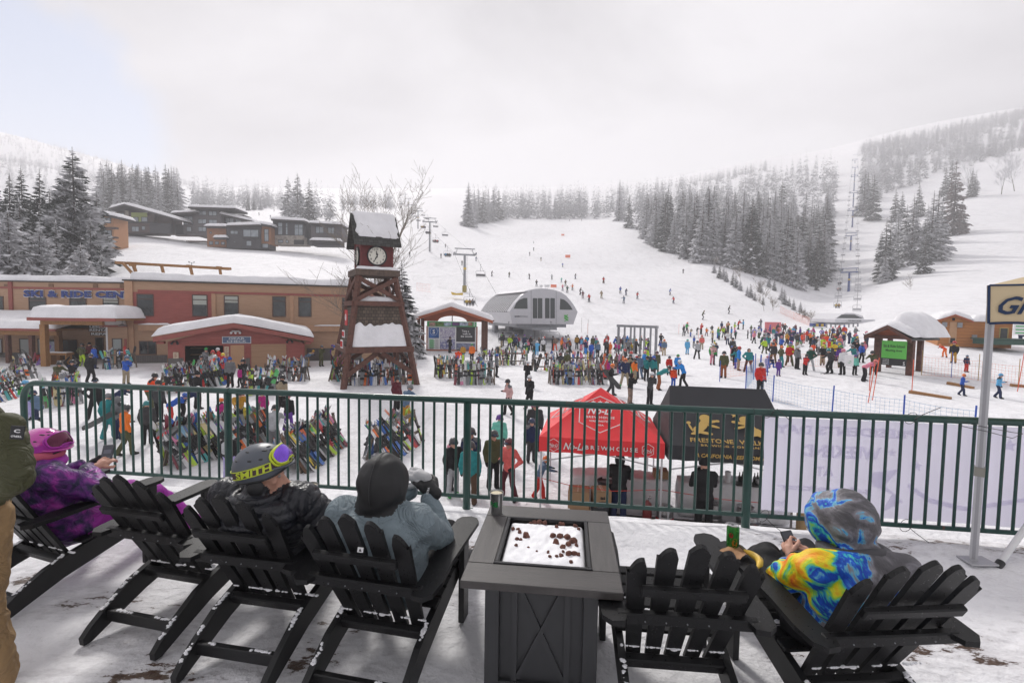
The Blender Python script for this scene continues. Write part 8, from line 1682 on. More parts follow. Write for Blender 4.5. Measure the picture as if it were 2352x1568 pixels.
for i in range(nx+1):
 x=-8+16*i/nx;ye=rail_y(x)+.08
 for j in range(ny+1):
  t=j/ny;y=-2.5+(ye+2.5)*(1-(1-t)**1.35);d=rail_y(x)-y
  berm=(.03 if x<0 else .03+.035*min(1,x/1.5))*math.exp(-((d-.25)/.25)**2) if d<1.2 else 0
  V.append((x,y+(n3_[i,j]*.05 if j==ny else 0),n1_[i,j]*.018+n2_[i,j]*.01+berm*(1+.5*n3_[i,j])-(.25 if j==ny else 0)))
I=np.arange(len(V)).reshape(nx+1,ny+1);F_=np.stack([I[:-1,:-1],I[1:,:-1],I[1:,1:],I[:-1,1:]],-1).reshape(-1,4)
tag(link_mesh('deck',np_mesh('deck',np.array(V),F_,DECKM)),'trodden snow with brown boards showing on the viewing deck',kind='structure')
mb=MB();mb.prism([(-8,-2.5),(8,-2.5),(8,rail_y(8)+.05),(-8,rail_y(-8)+.05)],.2,Matrix.Translation((0,0,-.28)));mb.prism([(-8,rail_y(-8)-.1),(8,rail_y(8)-.1),(8,rail_y(8)+.04),(-8,rail_y(-8)+.04)],3.0,Matrix.Translation((0,0,-3.4)));tag(mb.build('deck_base',RW),kind='structure')
# ---------------- railing ----------------
def green_paint():
 m=mat('green_railing_paint',(.009,.052,.042),.35,var=.25,scale=6,coat=.2);m=m.copy();m.name='green_railing_paint_worn';nt=m.node_tree;b=nt.nodes['Principled BSDF'];src=b.inputs['Base Color'].links[0].from_socket
 tc=nt.nodes.new('ShaderNodeTexCoord');n=nt.nodes.new('ShaderNodeTexNoise');n.inputs['Scale'].default_value=5;n.inputs['Detail'].default_value=8;n.inputs['Roughness'].default_value=.75;nt.links.new(tc.outputs['Object'],n.inputs['Vector'])
 r=nt.nodes.new('ShaderNodeMapRange');r.inputs['From Min'].default_value=.63;r.inputs['From Max'].default_value=.68;nt.links.new(n.outputs['Fac'],r.inputs['Value']);x=nt.nodes.new('ShaderNodeMix');x.data_type='RGBA';x.inputs[7].default_value=(.11,.04,.025,1);nt.links.new(r.outputs[0],x.inputs[0]);nt.links.new(src,x.inputs[6]);nt.links.new(x.outputs[2],b.inputs['Base Color']);return m
GRN=green_paint();rl=thing('railing','dark green steel railing with round top tube along the deck edge','railing',ra,math.atan(-.137));LR=(rb_-ra).length+2.0
mb=MB();c=[(.0,0,-.05),(0,0,.85)]+[(.17-.17*math.cos(a),0,.88+.19*math.sin(a)) for a in[math.pi/2*i/8 for i in range(9)]]+[(LR,0,1.07)];mb.tube(c,.031,14);mb.build('top_rail',GRN,rl,smooth=50)
mb=MB();mb.beam((.03,0,.14),(LR,0,.14),.022,.035);mb.build('bottom_rail',GRN,rl)
posts=[2.46,4.98,7.54,10.1]
for x in posts:mb=MB();mb.cyl((x,0,-.08),(x,0,1.05),.037,n=14);mb.box((x,0,-.0),(.11,.11,.012));mb.build('post',GRN,rl,smooth=50)
for x in(posts[0],posts[2]):mb=MB();mb.cyl((x+.02,0,1.07),(x+.026,0,1.07),.034,n=14);mb.build('weld_seam',mat('weld',(.01,.03,.025),.5),rl)
prev=0;edges=[0]+posts+[LR];PKT=MB();PKT.cyl((0,0,.14),(0,0,1.05),.0125,n=10);PKT=PKT.mesh('picket',GRN,50)
for a,b_ in zip(edges,edges[1:]):
 n=round((b_-a)/.111)
 for i in range(1,n):c=link_mesh('picket',PKT,rl);c.location=(a+(b_-a)*i/n,0,0);c.rotation_euler=(0,0,random.uniform(0,6))
mb=MB();mb.beam((-.3,.0,.62),(.0,0,.62),.03,.03);mb.build('wall_bracket',GRN,rl)
# banner tied behind the pickets
def sheer(name,c,k=.5):  # thin cloth the daylight passes through
 m=mat(name,c,.7);nt=m.node_tree;b=nt.nodes['Principled BSDF'];o_=[n for n in nt.nodes if n.type=='OUTPUT_MATERIAL'][0];t=nt.nodes.new('ShaderNodeBsdfTranslucent');t.inputs[0].default_value=(*c,1);x=nt.nodes.new('ShaderNodeMixShader');x.inputs[0].default_value=k;nt.links.new(b.outputs[0],x.inputs[1]);nt.links.new(t.outputs[0],x.inputs[2]);nt.links.new(x.outputs[0],o_.inputs[0]);return m
BAN=sheer('banner_cloth',(.74,.72,.85));BANT=sheer('banner_print',(.93,.915,.98),.8);BANT2=sheer('banner_print_dark',(.86,.84,.93),.75)
bn=thing('banner','white banner with faint mirrored PRESIDENTS DAY lettering tied to the railing','banner',ra,math.atan(-.137));F=None
nx,nz=90,16;V=[];x0b,x1b=7.66,LR
for i in range(nx+1):
 for j in range(nz+1):x=x0b+(x1b-x0b)*i/nx;z=.17+.85*j/nz;V.append((x+.03*math.sin(j/nz*math.pi)*(1 if i==0 else 0),.05+.008*math.sin(x*5+z*2)+.006*math.sin(x*11-z*7),z))
I=np.arange(len(V)).reshape(nx+1,nz+1);F_=np.stack([I[:-1,:-1],I[1:,:-1],I[1:,1:],I[:-1,1:]],-1).reshape(-1,4);link_mesh('cloth',np_mesh('cloth',np.array(V),F_,BAN),bn)
def bt(s_,xc,zc,w_,h_,m=BANT,**kw):return text('lettering',s_,m,bn,frame((xc,.025,zc),(-1,0,0),(0,0,1))@Matrix.Diagonal((1,1,-1,1)),w_,h_,ext=.001,**kw)
DC=lambda x,y:(1617+x/2.415,918.7+y/2.415)
def bl(u,v):  # picture -> banner coordinates
 Mi=(Matrix.Translation(ra)@Matrix.Rotation(math.atan(-.137),4,'Z')).inverted();o_=Mi@Vector((0,0,HC));d_=Mi.to_3x3()@ray(u,v);t=(.04-o_.y)/d_.y;p=o_+d_*t;return p.x,p.z
def btx(s_,x0,y0,x1,y1,**kw):a,c=bl(*DC(x0,y0)),bl(*DC(x1,y1));bt(s_,(a[0]+c[0])/2,(a[1]+c[1])/2,abs(c[0]-a[0]),abs(a[1]-c[1]),**kw)
btx('PRESIDENTS DAY',395,130,1168,215,bold=.04);btx('WEEKEND',535,240,975,330,bold=.04);btx('AT',615,362,715,420,bold=.03);btx('schweitzer',405,455,925,520,bold=.03);btx('Grand',385,540,455,585,shear=.3,bold=.02);btx('Teton',390,590,450,635,shear=.3,bold=.02)
Mb=Matrix(((1,0,0,0),(0,0,-1,.032),(0,1,0,0),(0,0,0,1)))
def star(cx,cz,r):return[(cx+r*math.cos(math.pi/2+i*math.pi/5)*(1 if i%2==0 else .42),cz+r*math.sin(math.pi/2+i*math.pi/5)*(1 if i%2==0 else .42)) for i in range(10)]
for x,y,r in((1175,365,.05),(1690,250,.06),(1040,290,.035),(1250,250,.03)):c=bl(*DC(x,y));mb=MB();mb.prism(star(*c,r),.002,Mb);mb.build('printed_star',BANT,bn)
mb=MB();a=[bl(*DC(*q)) for q in[(1130,460),(1250,540),(1450,590),(1640,560),(1775,540),(1775,560),(1640,585),(1440,612),(1240,565),(1125,480)]];mb.prism(a[::-1],.002,Mb);mb.prism([bl(*DC(*q)) for q in[(930,400),(1080,380),(1000,470),(1100,560),(980,620),(1040,520),(930,470)]][::-1],.003,Mb);mb.build('printed_shape',BANT,bn)
for i,(u,v) in enumerate([(1762,958),(2085,966),(1750,1195),(2072,1222)]):
 x,z=bl(u,v);M=Matrix.Translation(ra)@Matrix.Rotation(math.atan(-.137),4,'Z');up=z>.6;mb=MB();z=1.07 if up else .14;mb.tube([(x+.04*math.cos(a),.045*math.sin(a)*.9,z+.045*math.sin(a+1)) for a in[2*math.pi*k/12 for k in range(12)]],.0025,4,True);mb.tube([(x,-.04,z),(x+.03,-.09,z-.03 if not up else z+.05),(x+.14,-.12,z-.11 if not up else z+.12 if i==1 else z-.05)],.0028,4);o=mb.build('zip_tie',BLACK);o.matrix_world=M;tag(o,'black zip tie holding the banner, '+['top left corner','top edge midway','bottom left corner','bottom edge midway'][i],'zip tie')
# ---------------- awning at the right ----------------
fp=Vector((3.58,3.66,0));aw=thing('awning','cream canopy valance with navy lettering on a square steel pole','canopy',fp,0);mb=MB();mb.box((0,0,1.09),(.05,.05,2.08),rz_(R(-44)));mb.build('pole',ALU,aw);mb=MB();mb.box((-.018,-.018,1.08),(.02,.002,2.0),rz_(R(-44)));mb.build('pole_groove',mat('pole_shade_groove',(.35,.35,.37),.5,metal=.4),aw)
mb=MB();mb.box((.03,-.0,.06),(.2,.14,.012));mb.build('foot_plate',ALU,aw);mb=MB();mb.box((0,0,.76),(.062,.062,.07),rz_(R(-44)));mb.build('clamp',mat('clamp_steel',(.3,.29,.26),.4,metal=.6),aw)
CREAMC=mat('cream_canvas',(.62,.50,.32),.75,var=.05,scale=3,bump=.002,bscale=12);NAVC=mat('navy_trim',(.015,.035,.09),.7)
wa=lambda t,z,o=0:Vector((-.075+t*.86+o*.5,-.05-t*.5-o*.86,z));vs=[];mb=MB()
for i in range(25):t=i*.075;vs+=[tuple(wa(t,1.885+.008*math.sin(i*.9),.012+.006*math.sin(i))),tuple(wa(t,2.165+.012*math.sin(t*3)*min(1,t)))]
mb.add(vs,[(2*i,2*i+2,2*i+3,2*i+1) for i in range(24)]);mb.add([(x-.006,y+.011,z) for x,y,z in vs],[(2*i+1,2*i+3,2*i+2,2*i) for i in range(24)]);mb.build('valance',CREAMC,aw)
mb=MB();mb.tube([(v[0],v[1]-.004,v[2]) for v in vs[0::2]],.009,6);mb.tube([(v[0],v[1]-.004,v[2]) for v in vs[1::2]],.007,6);mb.tube([vs[0],vs[1]],.009,6);mb.build('piping',NAVC,aw)
e1,e0=Vector(vs[-1]),Vector(vs[1]);e2=e0+Vector((2.6,1.7,0));pkk=(e1+e2)/2+Vector((.5,0,.6));mb=MB();mb.add([e0,e1,pkk,e2],[(0,1,2),(0,2,3)]);mb.add([q-Vector((0,0,.012)) for q in(e0,e1,pkk,e2)],[(2,1,0),(3,2,0)]);mb.build('roof',CREAMC,aw)
text('lettering','Grand',NAVC,aw,frame(wa(.25,2.02,.03),(.86,-.5,.02),(0,0,1)),.44,.13,shear=.45,bold=.018,ext=.002)
mb=MB();
for k in(0,.03):mb.tube([(-.18,-.02,1.02-k),(0,-.05,.985-k),(.2,-.03,.95-k*1.5),(.33,.02,.93)],.0025,4)
o=mb.build('zip_tie',BLACK,loc=fp+Vector((0,0,.12)));tag(o,'long black zip ties around the square steel pole','zip tie')
t=thing('prop_pole','white tube with a black rubber foot lying at the right edge','pole');a,b_=PZ(2292,1300,.04),Vector((4.6,4.0,.62));mb=MB();mb.cyl(a,b_,.022,n=14);mb.build('tube',WHITE,t,smooth=50);mb=MB();d=(b_-a).normalized();mb.cyl(a-d*.02,a+d*.05,.028,n=14);mb.build('rubber_foot',BLACK,t,smooth=50)
# ---------------- deck chairs ----------------
V3=Vector
def wet_black():
 m=mat('black_polymer',(.007,.007,.008),.42,var=.25,scale=5,bump=.0006,bscale=260,spec=.3);m=m.copy();m.name='wet_black_polymer';nt=m.node_tree;b=nt.nodes['Principled BSDF']
 tc=nt.nodes.new('ShaderNodeTexCoord');v=nt.nodes.new('ShaderNodeTexVoronoi');v.inputs['Scale'].default_value=55;nt.links.new(tc.outputs['Object'],v.inputs['Vector']);r=nt.nodes.new('ShaderNodeMapRange');r.inputs['From Min'].default_value=.12;r.inputs['From Max'].default_value=.2;r.inputs['To Min'].default_value=.08;r.inputs['To Max'].default_value=.5;nt.links.new(v.outputs['Distance'],r.inputs['Value']);nt.links.new(r.outputs[0],b.inputs['Roughness']);return m
CB=wet_black();CB2=mat('black_polymer_dry',(.008,.008,.009),.5,bump=.0006,bscale=260,var=.2,scale=5)
def adirondack(label,c,hd):
 """c: middle of the low rear crossbar on the deck plan, hd: heading (deg, negative = to the right)"""
 t=thing('deck_chair',label,'chair',(0,0,0),R(hd),None);off=rz_(R(hd))@Vector((0,-.05,0));t.location=(c[0]-off.x,c[1]-off.y,0.012)
 def sp(poly,x0,x1,name):mb=MB();mb.prism(poly,x1-x0,Matrix(((0,0,1,x0),(1,0,0,0),(0,1,0,0),(0,0,0,1))));return mb.build(name,CB2,t)
 foot=[(-.47+.0,0),(-.43,0),(-.3,.055),(-.1,.135),(.1,.19),(.40,.27),(.47,.27),(.47,.38),(.40,.385),(.15,.335),(-.05,.285),(-.2,.235),(-.34,.15),(-.43,.085),(-.475,.04)]
 for s_ in(-1,1):x=s_*.245;sp(foot,x-.017,x+.017,'side_rail')
 for s_ in(-1,1):mb=MB();mb.box((s_*.285,.43,.285),(.035,.10,.57),bev=.004);mb.build('leg',CB2,t)
 for i in range(6):y=.45-i*.082;z=.385-(.45-y)*.17 if y>.1 else .332-(.1-y)*.2;mb=MB();mb.box((0,y,z+.008),(.53,.07,.02),rx(R(9 if y<.4 else 3)),bev=.004);mb.build('seat_slat',CB,t)
 by,bz=-.02,.235;ca,sa=math.cos(R(29)),math.sin(R(29))
 for i in range(5):
  k=i-2;ln=[.745,.83,.865,.83,.745][i];w0,w1=.068,.084;fan=R(2.2)*k;poly=[]
  cx0=k*.092;top=ln;hw=w1/2
  poly=[(-w0/2,0),(w0/2,0),(hw,top-.05)]
  for j in range(1,8):a=j/8;x=hw-2*hw*a;arc=-.0 if k==0 else 0;poly.append((x,top-.05+(.045*math.sin(math.pi*a))+(-.028*k*(x/hw)*.9)))
  poly.append((-hw,top-.05+.028*k*.0));
  M=Matrix.Translation((cx0,by,bz))@Matrix(((1,0,0,0),(0,-sa,-ca,0),(0,ca,-sa,0),(0,0,0,1)))@Matrix.Rotation(-fan,4,'Z')
  mb=MB();mb.prism(poly,.02,M);mb.build('back_slat',CB,t)
 rot=rx(R(29));
 def bar(d,w_,h,th,name='crossbar'):
  y=by-sa*d;z=bz+ca*d;mb=MB();mb.box((0,y-.055*ca*1.0,z-.055*sa),(w_,th,h),rx(R(29 if name!='arm_support' else 12)),bev=.006);return mb.build(name,CB,t),(y-.055*ca,z-.055*sa+h/2)
 bar(.03,.50,.07,.04);bar(.405,.60,.058,.036,'arm_support');bar(.605,.43,.05,.03)
 for s_ in(-1,1):
  pl=[(.055,.50),(.075,.46),(.075,.25),(.06,0),(.045,-.2),(.05,-.28),(.035,-.33),(-.02,-.34),(-.06,-.30),(-.07,-.2),(-.055,0),(-.06,.25),(-.065,.46),(-.04,.505),(0,.52)]
  pl=[(x*(-s_),y) for x,y in pl];pl=pl if s_<0 else pl[::-1];mb=MB();mb.prism(pl[::-1] if s_<0 else pl,.024,Matrix.Translation((s_*.305,.0,.572))@Matrix.Rotation(R(2.0),4,'X'));mb.build('arm',CB,t)
 mb=MB();mb.box((0,-.33,.10),(.46,.035,.065),bev=.004);mb.build('stretcher',CB2,t)
 # screws and snow caught on the bars
 mb=MB();[mb.cyl((-.18+.09*i,by-sa*.405-.055*ca-.024,bz+ca*.405-.03),(-.18+.09*i,by-sa*.405-.055*ca-.028,bz+ca*.405-.031),.003,n=8) for i in range(5)];mb.build('screw',LIFTG,t)
 rs_=random.Random(int(c[0]*100));k=0
 mb=MB();mb.ell((0,-.08,.30),(.02,.014,.008),None,8,5)
 def clump(p,d,ln,w_,rot=None):  # a run of small uneven crumbs
  for _ in range(int(ln/.006)+2):q=p+d*rs_.uniform(-ln/2,ln/2)+V3((rs_.uniform(-w_,w_),rs_.uniform(-w_,w_)*.6,0));mb.ell(q,(rs_.uniform(.005,.012),rs_.uniform(.005,.012),rs_.uniform(.003,.007)),None,6,4)
 for i in range(rs_.randint(4,6)):clump(V3((-.2+.1*i+rs_.uniform(-.03,.03),-.078,.302)),V3((1,0,0)),rs_.uniform(.03,.09),.004)
 for s_ in(-1,1):
  for i in range(rs_.randint(2,4)):y=rs_.uniform(-.4,-.08);z=float(np.interp(y,[-.43,-.34,-.2,-.05],[.085,.15,.235,.285]));clump(V3((s_*.245,y,z+.0)),V3((0,.9,.5)).normalized(),rs_.uniform(.03,.12),.008)
 for i in range(rs_.randint(1,3)):clump(V3((rs_.uniform(-.2,.2),-.33,.133)),V3((1,0,0)),rs_.uniform(.03,.12),.008)
 for i in range(3):clump(V3((rs_.uniform(-.22,.22),.10+rs_.uniform(0,.25),.365)),V3((1,0,0)),.06,.02)
 tag(mb.build('snow',SNOW_BIT,t,smooth=True),kind='stuff');return t
adirondack('black slatted chair under the person in purple at the left edge',(-3.12,3.21),-19);adirondack('empty black slatted chair between the purple jacket and the grey helmet',(-2.05,2.985),-13);adirondack('black slatted chair under the man in the grey helmet',(-1.36,2.725),-10.5)
adirondack('black slatted chair under the person in the grey blue jacket',(-.655,2.515),-12);adirondack('empty black slatted chair just right of the fire table',(.80,2.28),-5);adirondack('black slatted chair under the rainbow patterned jacket',(1.58,2.18),4.5)
# ---------------- fire table ----------------
TT=mat('grey_woodgrain_top',(.046,.041,.04),.42,var=.45,scale=4,bump=.0015,bscale=40,stretch=(1,14,1));TT2=mat('grey_woodgrain_cross',(.046,.041,.04),.42,var=.45,scale=4,bump=.0015,bscale=40,stretch=(14,1,1));PANM=mat('fire_pan',(.02,.02,.022),.35,metal=.4);BASEM=mat('table_base',(.028,.029,.032),.45,var=.2,scale=3,spec=.5)
TCx,TCy,TA=.20,2.64,R(-6.5);ft=thing('fire_table','square dark grey fire table with a snow filled pan','table',(TCx,TCy,0.01),TA);hx,hy=.378,.465;px,py=.232,.277;zt=.64;th=.038
for(x0,x1,y0,y1,m_) in((-hx,hx,-hy,-py-.01,TT),(-hx,hx,py+.01,hy,TT),(-hx,-px-.01,-py-.0095,py+.0095,TT2),(px+.01,hx,-py-.0095,py+.0095,TT2)):
 mb=MB();mb.box(((x0+x1)/2,(y0+y1)/2,zt-th/2),(x1-x0,y1-y0,th),bev=.004);mb.build('table_top',m_,ft)
mb=MB();[mb.box(c_,s_,bev=.003) for c_,s_ in(((0,-py,zt-.004),(2*px+.03,.02,.02)),((0,py,zt-.004),(2*px+.03,.02,.02)),((-px,0,zt-.004),(.02,2*py-.018,.02)),((px,0,zt-.004),(.02,2*py-.018,.02)))];mb.build('pan_rim',PANM,ft);slab(-px,px,-py,py,zt-.09,zt-.05).build('pan',PANM,ft)
roof_snow(ft,-px+.012,px-.012,-py+.014,py-.014,lambda x,y:zt-.078,.038,.05,.014,name='snow',n=70,m_=50,over=.0,seed=5,m=SNOW_BIT)
bx_,by_=.272,.375
for sx in(-1,1):
 for sy in(-1,1):mb=MB();mb.box((sx*(bx_-.035),sy*(by_-.035),.30),(.07,.07,.60),bev=.003);mb.build('leg',BASEM,ft)
for s_,L2,ax in((-1,bx_,'x'),(1,bx_,'x'),(-1,by_,'y'),(1,by_,'y')):
 Mx=Matrix.Identity(4) if ax=='x' and s_<0 else Matrix.Rotation(math.pi,4,'Z') if ax=='x' else Matrix.Rotation(R(90*s_),4,'Z');dd=by_ if ax=='x' else bx_;pn=MB();q=lambda x,y,z:Mx@Vector((x,y,z))
 def pb(x0,x1,z0,z1,y0,y1,nm):
  mb=MB();slab(x0,x1,y0,y1,z0,z1,mb);mb.v=[tuple(Mx@Vector(v)) for v in mb.v];return mb.build(nm,BASEM,ft)
 pb(-L2+.071,L2-.071,.04,.595,-dd+.03,-dd+.045,'side_panel');pb(-L2+.071,L2-.071,.04,.095,-dd+.008,-dd+.029,'base_rail');
 for sx in(-1,1):pb(sx*L2*.47-.014,sx*L2*.47+.014,.096,.595,-dd+.014,-dd+.0295,'batten')
 zz=.345;hh=.235;wv=L2*.47-.016
 for sg in(-1,1):
  mb=MB();mb.beam(Mx@Vector((-wv,-dd+.023-.002*sg,zz-sg*hh)),Mx@Vector((wv,-dd+.023-.002*sg,zz+sg*hh)),.022,.012,up=Mx.to_3x3()@Vector((0,1,0)));mb.build('cross_brace',BASEM,ft)
LAVA=mat('lava_rock',(.13,.055,.04),.85,var=.5,scale=30,bump=.004,bscale=80);rs=random.Random(9);MT=Matrix.Translation((TCx,TCy,.01))@Matrix.Rotation(TA,4,'Z')
def rock_me(seed,r):
 rr_=np.random.RandomState(seed);mb=MB();mb.ell((0,0,0),(r,r*.85,r*.75),None,14,9);co=np.array(mb.v);f=sum(np.sin(co@rr_.randn(3)*k/r+rr_.rand()*6) for k in(1.5,3,5))/3;co=co*(1+.22*f)[:,None];mb.v=[tuple(c) for c in co];return mb.mesh('lava_rock',LAVA,60)
RK=[rock_me(i,.018) for i in range(4)]
def pit(x,y):p=PZ(*(1029+x/2.307,888+y/2.307),.63);q=MT.inverted()@p;return min(max(q.x,-px+.03),px-.03),min(max(q.y,-py+.03),py-.03)
for i,(x,y,s_) in enumerate([(460,705,1),(483,728,1.4),(512,725,1),(435,735,.7),(595,720,.9),(610,735,.7),(575,750,.8),(675,748,1),(692,762,.7),(345,762,.7),(370,765,.9),(380,780,.8),(365,815,.9),(385,822,.8),(360,850,.7),(415,803,1.4),(557,800,1.3),(592,802,1.3),(630,806,1.3),(572,838,1.5),(660,832,1.5),(638,845,1),(607,860,1),(680,850,.8),(425,862,.6),(470,882,.5),(530,885,.5),(610,883,.6),(640,895,1),(668,895,1),(600,905,.9),(575,908,.8),(540,910,.6),(652,938,.7),(690,900,.7)]):
 a,b_=pit(x,y);o=link_mesh('lava_rock',RK[i%4]);o.location=MT@Vector((a,b_,zt-.009));o.scale=[s_*rs.uniform(.85,1.15)]*3;o.rotation_euler=(rs.uniform(0,3),rs.uniform(0,3),rs.uniform(0,3));tag(o,'reddish brown lava rock poking out of the snow in the fire table','rock','lava rocks in the fire table')
def steel_cup(p,s_,label,foam=True,emblem=True,m=None):
 t=thing('cup',label,'cup',p);mb=MB();mb.lathe([(0,0),(.03*s_,0),(.031*s_,.006*s_),(.032*s_,.05*s_),(.038*s_,.115*s_),(.0395*s_,.118*s_),(.038*s_,.12*s_),(.036*s_,.117*s_),(.035*s_,.1*s_)],n=32);mb.build('shell',m or mat('brushed_steel',(.38,.38,.38),.3,metal=.85,var=.1,scale=8),t,smooth=50)
 mb=MB();mb.lathe([(.0365*s_,.109*s_),(.03*s_,.113*s_),(0,.112*s_)],n=24);mb.build('foam',mat('beer_foam',(.62,.55,.4),.8,bump=.002,bscale=120),t,smooth=True)
 if emblem:
  for s2,dx in(('S',.0),('IPA',-.6)):text('emblem',s2,PGREEN,t,None,None,.025*s_ if s2=='IPA' else .03*s_,ext=.0003,bold=.03,fn=lambda q,dx=dx:Vector(((.0355*s_)*math.sin(q.x/.034+dx),-(.0355*s_)*math.cos(q.x/.034+dx),.06*s_+q.y)))
 return t
p=PZ(1140,1178,.65);steel_cup(p,1.15,'steel cup of foamy beer on the far left corner of the fire table')
# ---------------- foreground people ----------------
def hand_prims(M,s_=1,curl=.8,thumb=1,tag_=0,spread=.06,thick=1.0):
 """M: x towards the thumb side, y along the fingers, z out of the back of the hand"""
 P_=lambda x,y,z:M@Vector((x*s_,y*s_,z*s_));out=[('c',P_(0,-.045,0),P_(0,.0,0),.026*s_*thick,.028*s_*thick,tag_),('c',P_(-.022,.0,0),P_(-.026,.04,0),.017*s_*thick,.0145*s_*thick,tag_),('c',P_(.018,0,0),P_(.024,.04,0),.018*s_*thick,.015*s_*thick,tag_),('c',P_(0,0,0),P_(0,.042,0),.019*s_*thick,.015*s_*thick,tag_)]
 for i,(x,ln) in enumerate(((.029,.92),(.010,1.0),(-.010,.94),(-.028,.76))):
  a=P_(x,.044,0);ang=0;q=Vector((x,.044,0));sg=(.036,.025,.02);r=.0095
  for j in range(3):
   ang+=curl*(.55,.9,.7)[j]*(1+.08*i);nq=q+Vector((x*spread*2*(j==0),math.cos(ang)*sg[j]*ln,-math.sin(ang)*sg[j]*ln));out.append(('c',P_(*q),P_(*nq),r*s_*thick,(r-.0012)*s_*thick,tag_));q=nq;r-=.0008
 q=Vector((.028,-.02,-.004))
 for j,(dx,dy,dz) in enumerate(((.024,.026,-.012),(.006,.026,-.016),(-.008,.02,-.012))):nq=q+Vector((dx*thumb,dy,dz));out.append(('c',P_(*q),P_(*nq),(.0135-.0015*j)*s_*thick,(.012-.0015*j)*s_*thick,tag_));q=nq
 return out
def basis(o,y,z):
 y=Vector(y).normalized();z=Vector(z);z=(z-y*z.dot(y)).normalized();x=y.cross(z);M=Matrix.Identity(4)
 for i in range(3):M[i][0]=x[i];M[i][1]=y[i];M[i][2]=z[i];M[i][3]=o[i]
 return M
def basis_l(o,y,z):  # mirrored: a left hand
 return basis(o,y,z)@Matrix.Diagonal((-1,1,1,1))
def fg_body(name,label,chair_c,hd,prims,mats,voxel=.0115,wr=.006,ws=22,seed=1,smooth=2,fn=None,quilt=None):
 off=rz_(R(hd))@Vector((0,-.05,0));me=fuse(prims,voxel,smooth,wr,ws,seed,fn,quilt);[me.materials.append(m) for m in mats];o=link_mesh('person',me);o.location=(chair_c[0]-off.x,chair_c[1]-off.y,.012);o.rotation_euler=(0,0,R(hd));tag(o,label,'person');return o
def seat_prims(J,puff=1.0,legs=True,hood=None):
 p=[]
 for s_ in 'lr':
  if legs:p+=[('c',J['hip_'+s_],J['kn_'+s_],.10*puff,.078,PT),('c',J['kn_'+s_],J['an_'+s_],.075,.062,PT),('c',V3(J['an_'+s_])+V3((0,-.03,-.02)),V3(J['an_'+s_])+V3((0,.17,-.03)),.058,.048,BT)]
  p+=[('c',J['sh_'+s_],J['el_'+s_],.082*puff,.066*puff,JK),('c',J['el_'+s_],J['wr_'+s_],.066*puff,.048*puff,JK)]
 pe,ch,nk,hd=V3(J['pelvis']),V3(J['chest']),V3(J['neck']),V3(J['head']);q=(ch-pe).normalized().to_track_quat('Z','Y').to_matrix()
 p+=[('e',pe,(.19*puff,.14*puff,.16),q,JK),('e',pe.lerp(ch,.5),(.19*puff,.135*puff,.2),q,JK),('e',ch,(.21*puff,.14*puff,.19),q,JK),('c',J['sh_l'],J['sh_r'],.088*puff,.088*puff,JK),('c',J['hip_l'],J['hip_r'],.11,.11,PT),('c',ch.lerp(nk,.6),nk,.1,.075,JK),('c',nk,hd,.056,.055,SK)]
 return p
def sj(**kw):
 J=dict(pelvis=(0,.08,.40),chest=(0,-.06,.66),neck=(0,-.14,.88),head=(0,-.12,1.05),sh_l=(-.19,-.12,.80),sh_r=(.19,-.12,.80),hip_l=(-.1,.1,.39),hip_r=(.1,.1,.39),kn_l=(-.15,.52,.50),kn_r=(.15,.52,.50),an_l=(-.15,.82,.14),an_r=(.15,.82,.14),el_l=(-.33,.05,.60),el_r=(.33,.05,.60),wr_l=(-.2,.28,.68),wr_r=(.2,.28,.68));J.update(kw);return J
def head_prims(c,yaw,tag_=SK,pitch=0):
 """face along +y turned by yaw (deg, negative = right)"""
 M=Matrix.Translation(c)@Matrix.Rotation(R(yaw),4,'Z')@Matrix.Rotation(R(pitch),4,'X');r3=M.to_3x3();P_=lambda x,y,z:M@V3((x,y,z))
 return M,[('e',P_(0,0,.02),(.076,.095,.105),r3,tag_),('e',P_(0,.03,-.055),(.058,.062,.055),r3,tag_),('c',P_(0,.075,-.083),P_(0,.083,-.088),.020,.018,tag_),('c',P_(0,.09,.018),P_(0,.117,-.022),.008,.0135,tag_),('e',P_(.016,.1,-.028),(.009,.01,.008),None,tag_),('e',P_(-.016,.1,-.028),(.009,.01,.008),None,tag_),
('c',P_(-.022,.092,-.052),P_(.022,.092,-.052),.0075,.0075,tag_),('c',P_(-.018,.091,-.064),P_(.018,.091,-.064),.0075,.0075,tag_),('c',P_(-.04,.077,.034),P_(.04,.077,.034),.013,.013,tag_),('e',P_(.045,.062,-.015),(.024,.022,.022),None,tag_),('e',P_(-.045,.062,-.015),(.024,.022,.022),None,tag_),
('e',P_(.078,-.005,-.0),(.010,.022,.033),r3,tag_),('e',P_(-.078,-.005,-.0),(.010,.022,.033),r3,tag_)]
def face_parts(o,M):
 for s_ in(-1,1):
  mb=MB();mb.ell(M@V3((s_*.03,.083,.012)),.0105,None,12,8);mb.build('eye',mat('eye',(.3,.26,.24),.2),o,smooth=True)
  mb=MB();mb.tube([M@V3((s_*(.016+.028*t),.092-.012*t*t,.034+.006*math.sin(math.pi*t))) for t in[i/5 for i in range(6)]],.0035,4);mb.build('eyebrow',HAIRM,o)
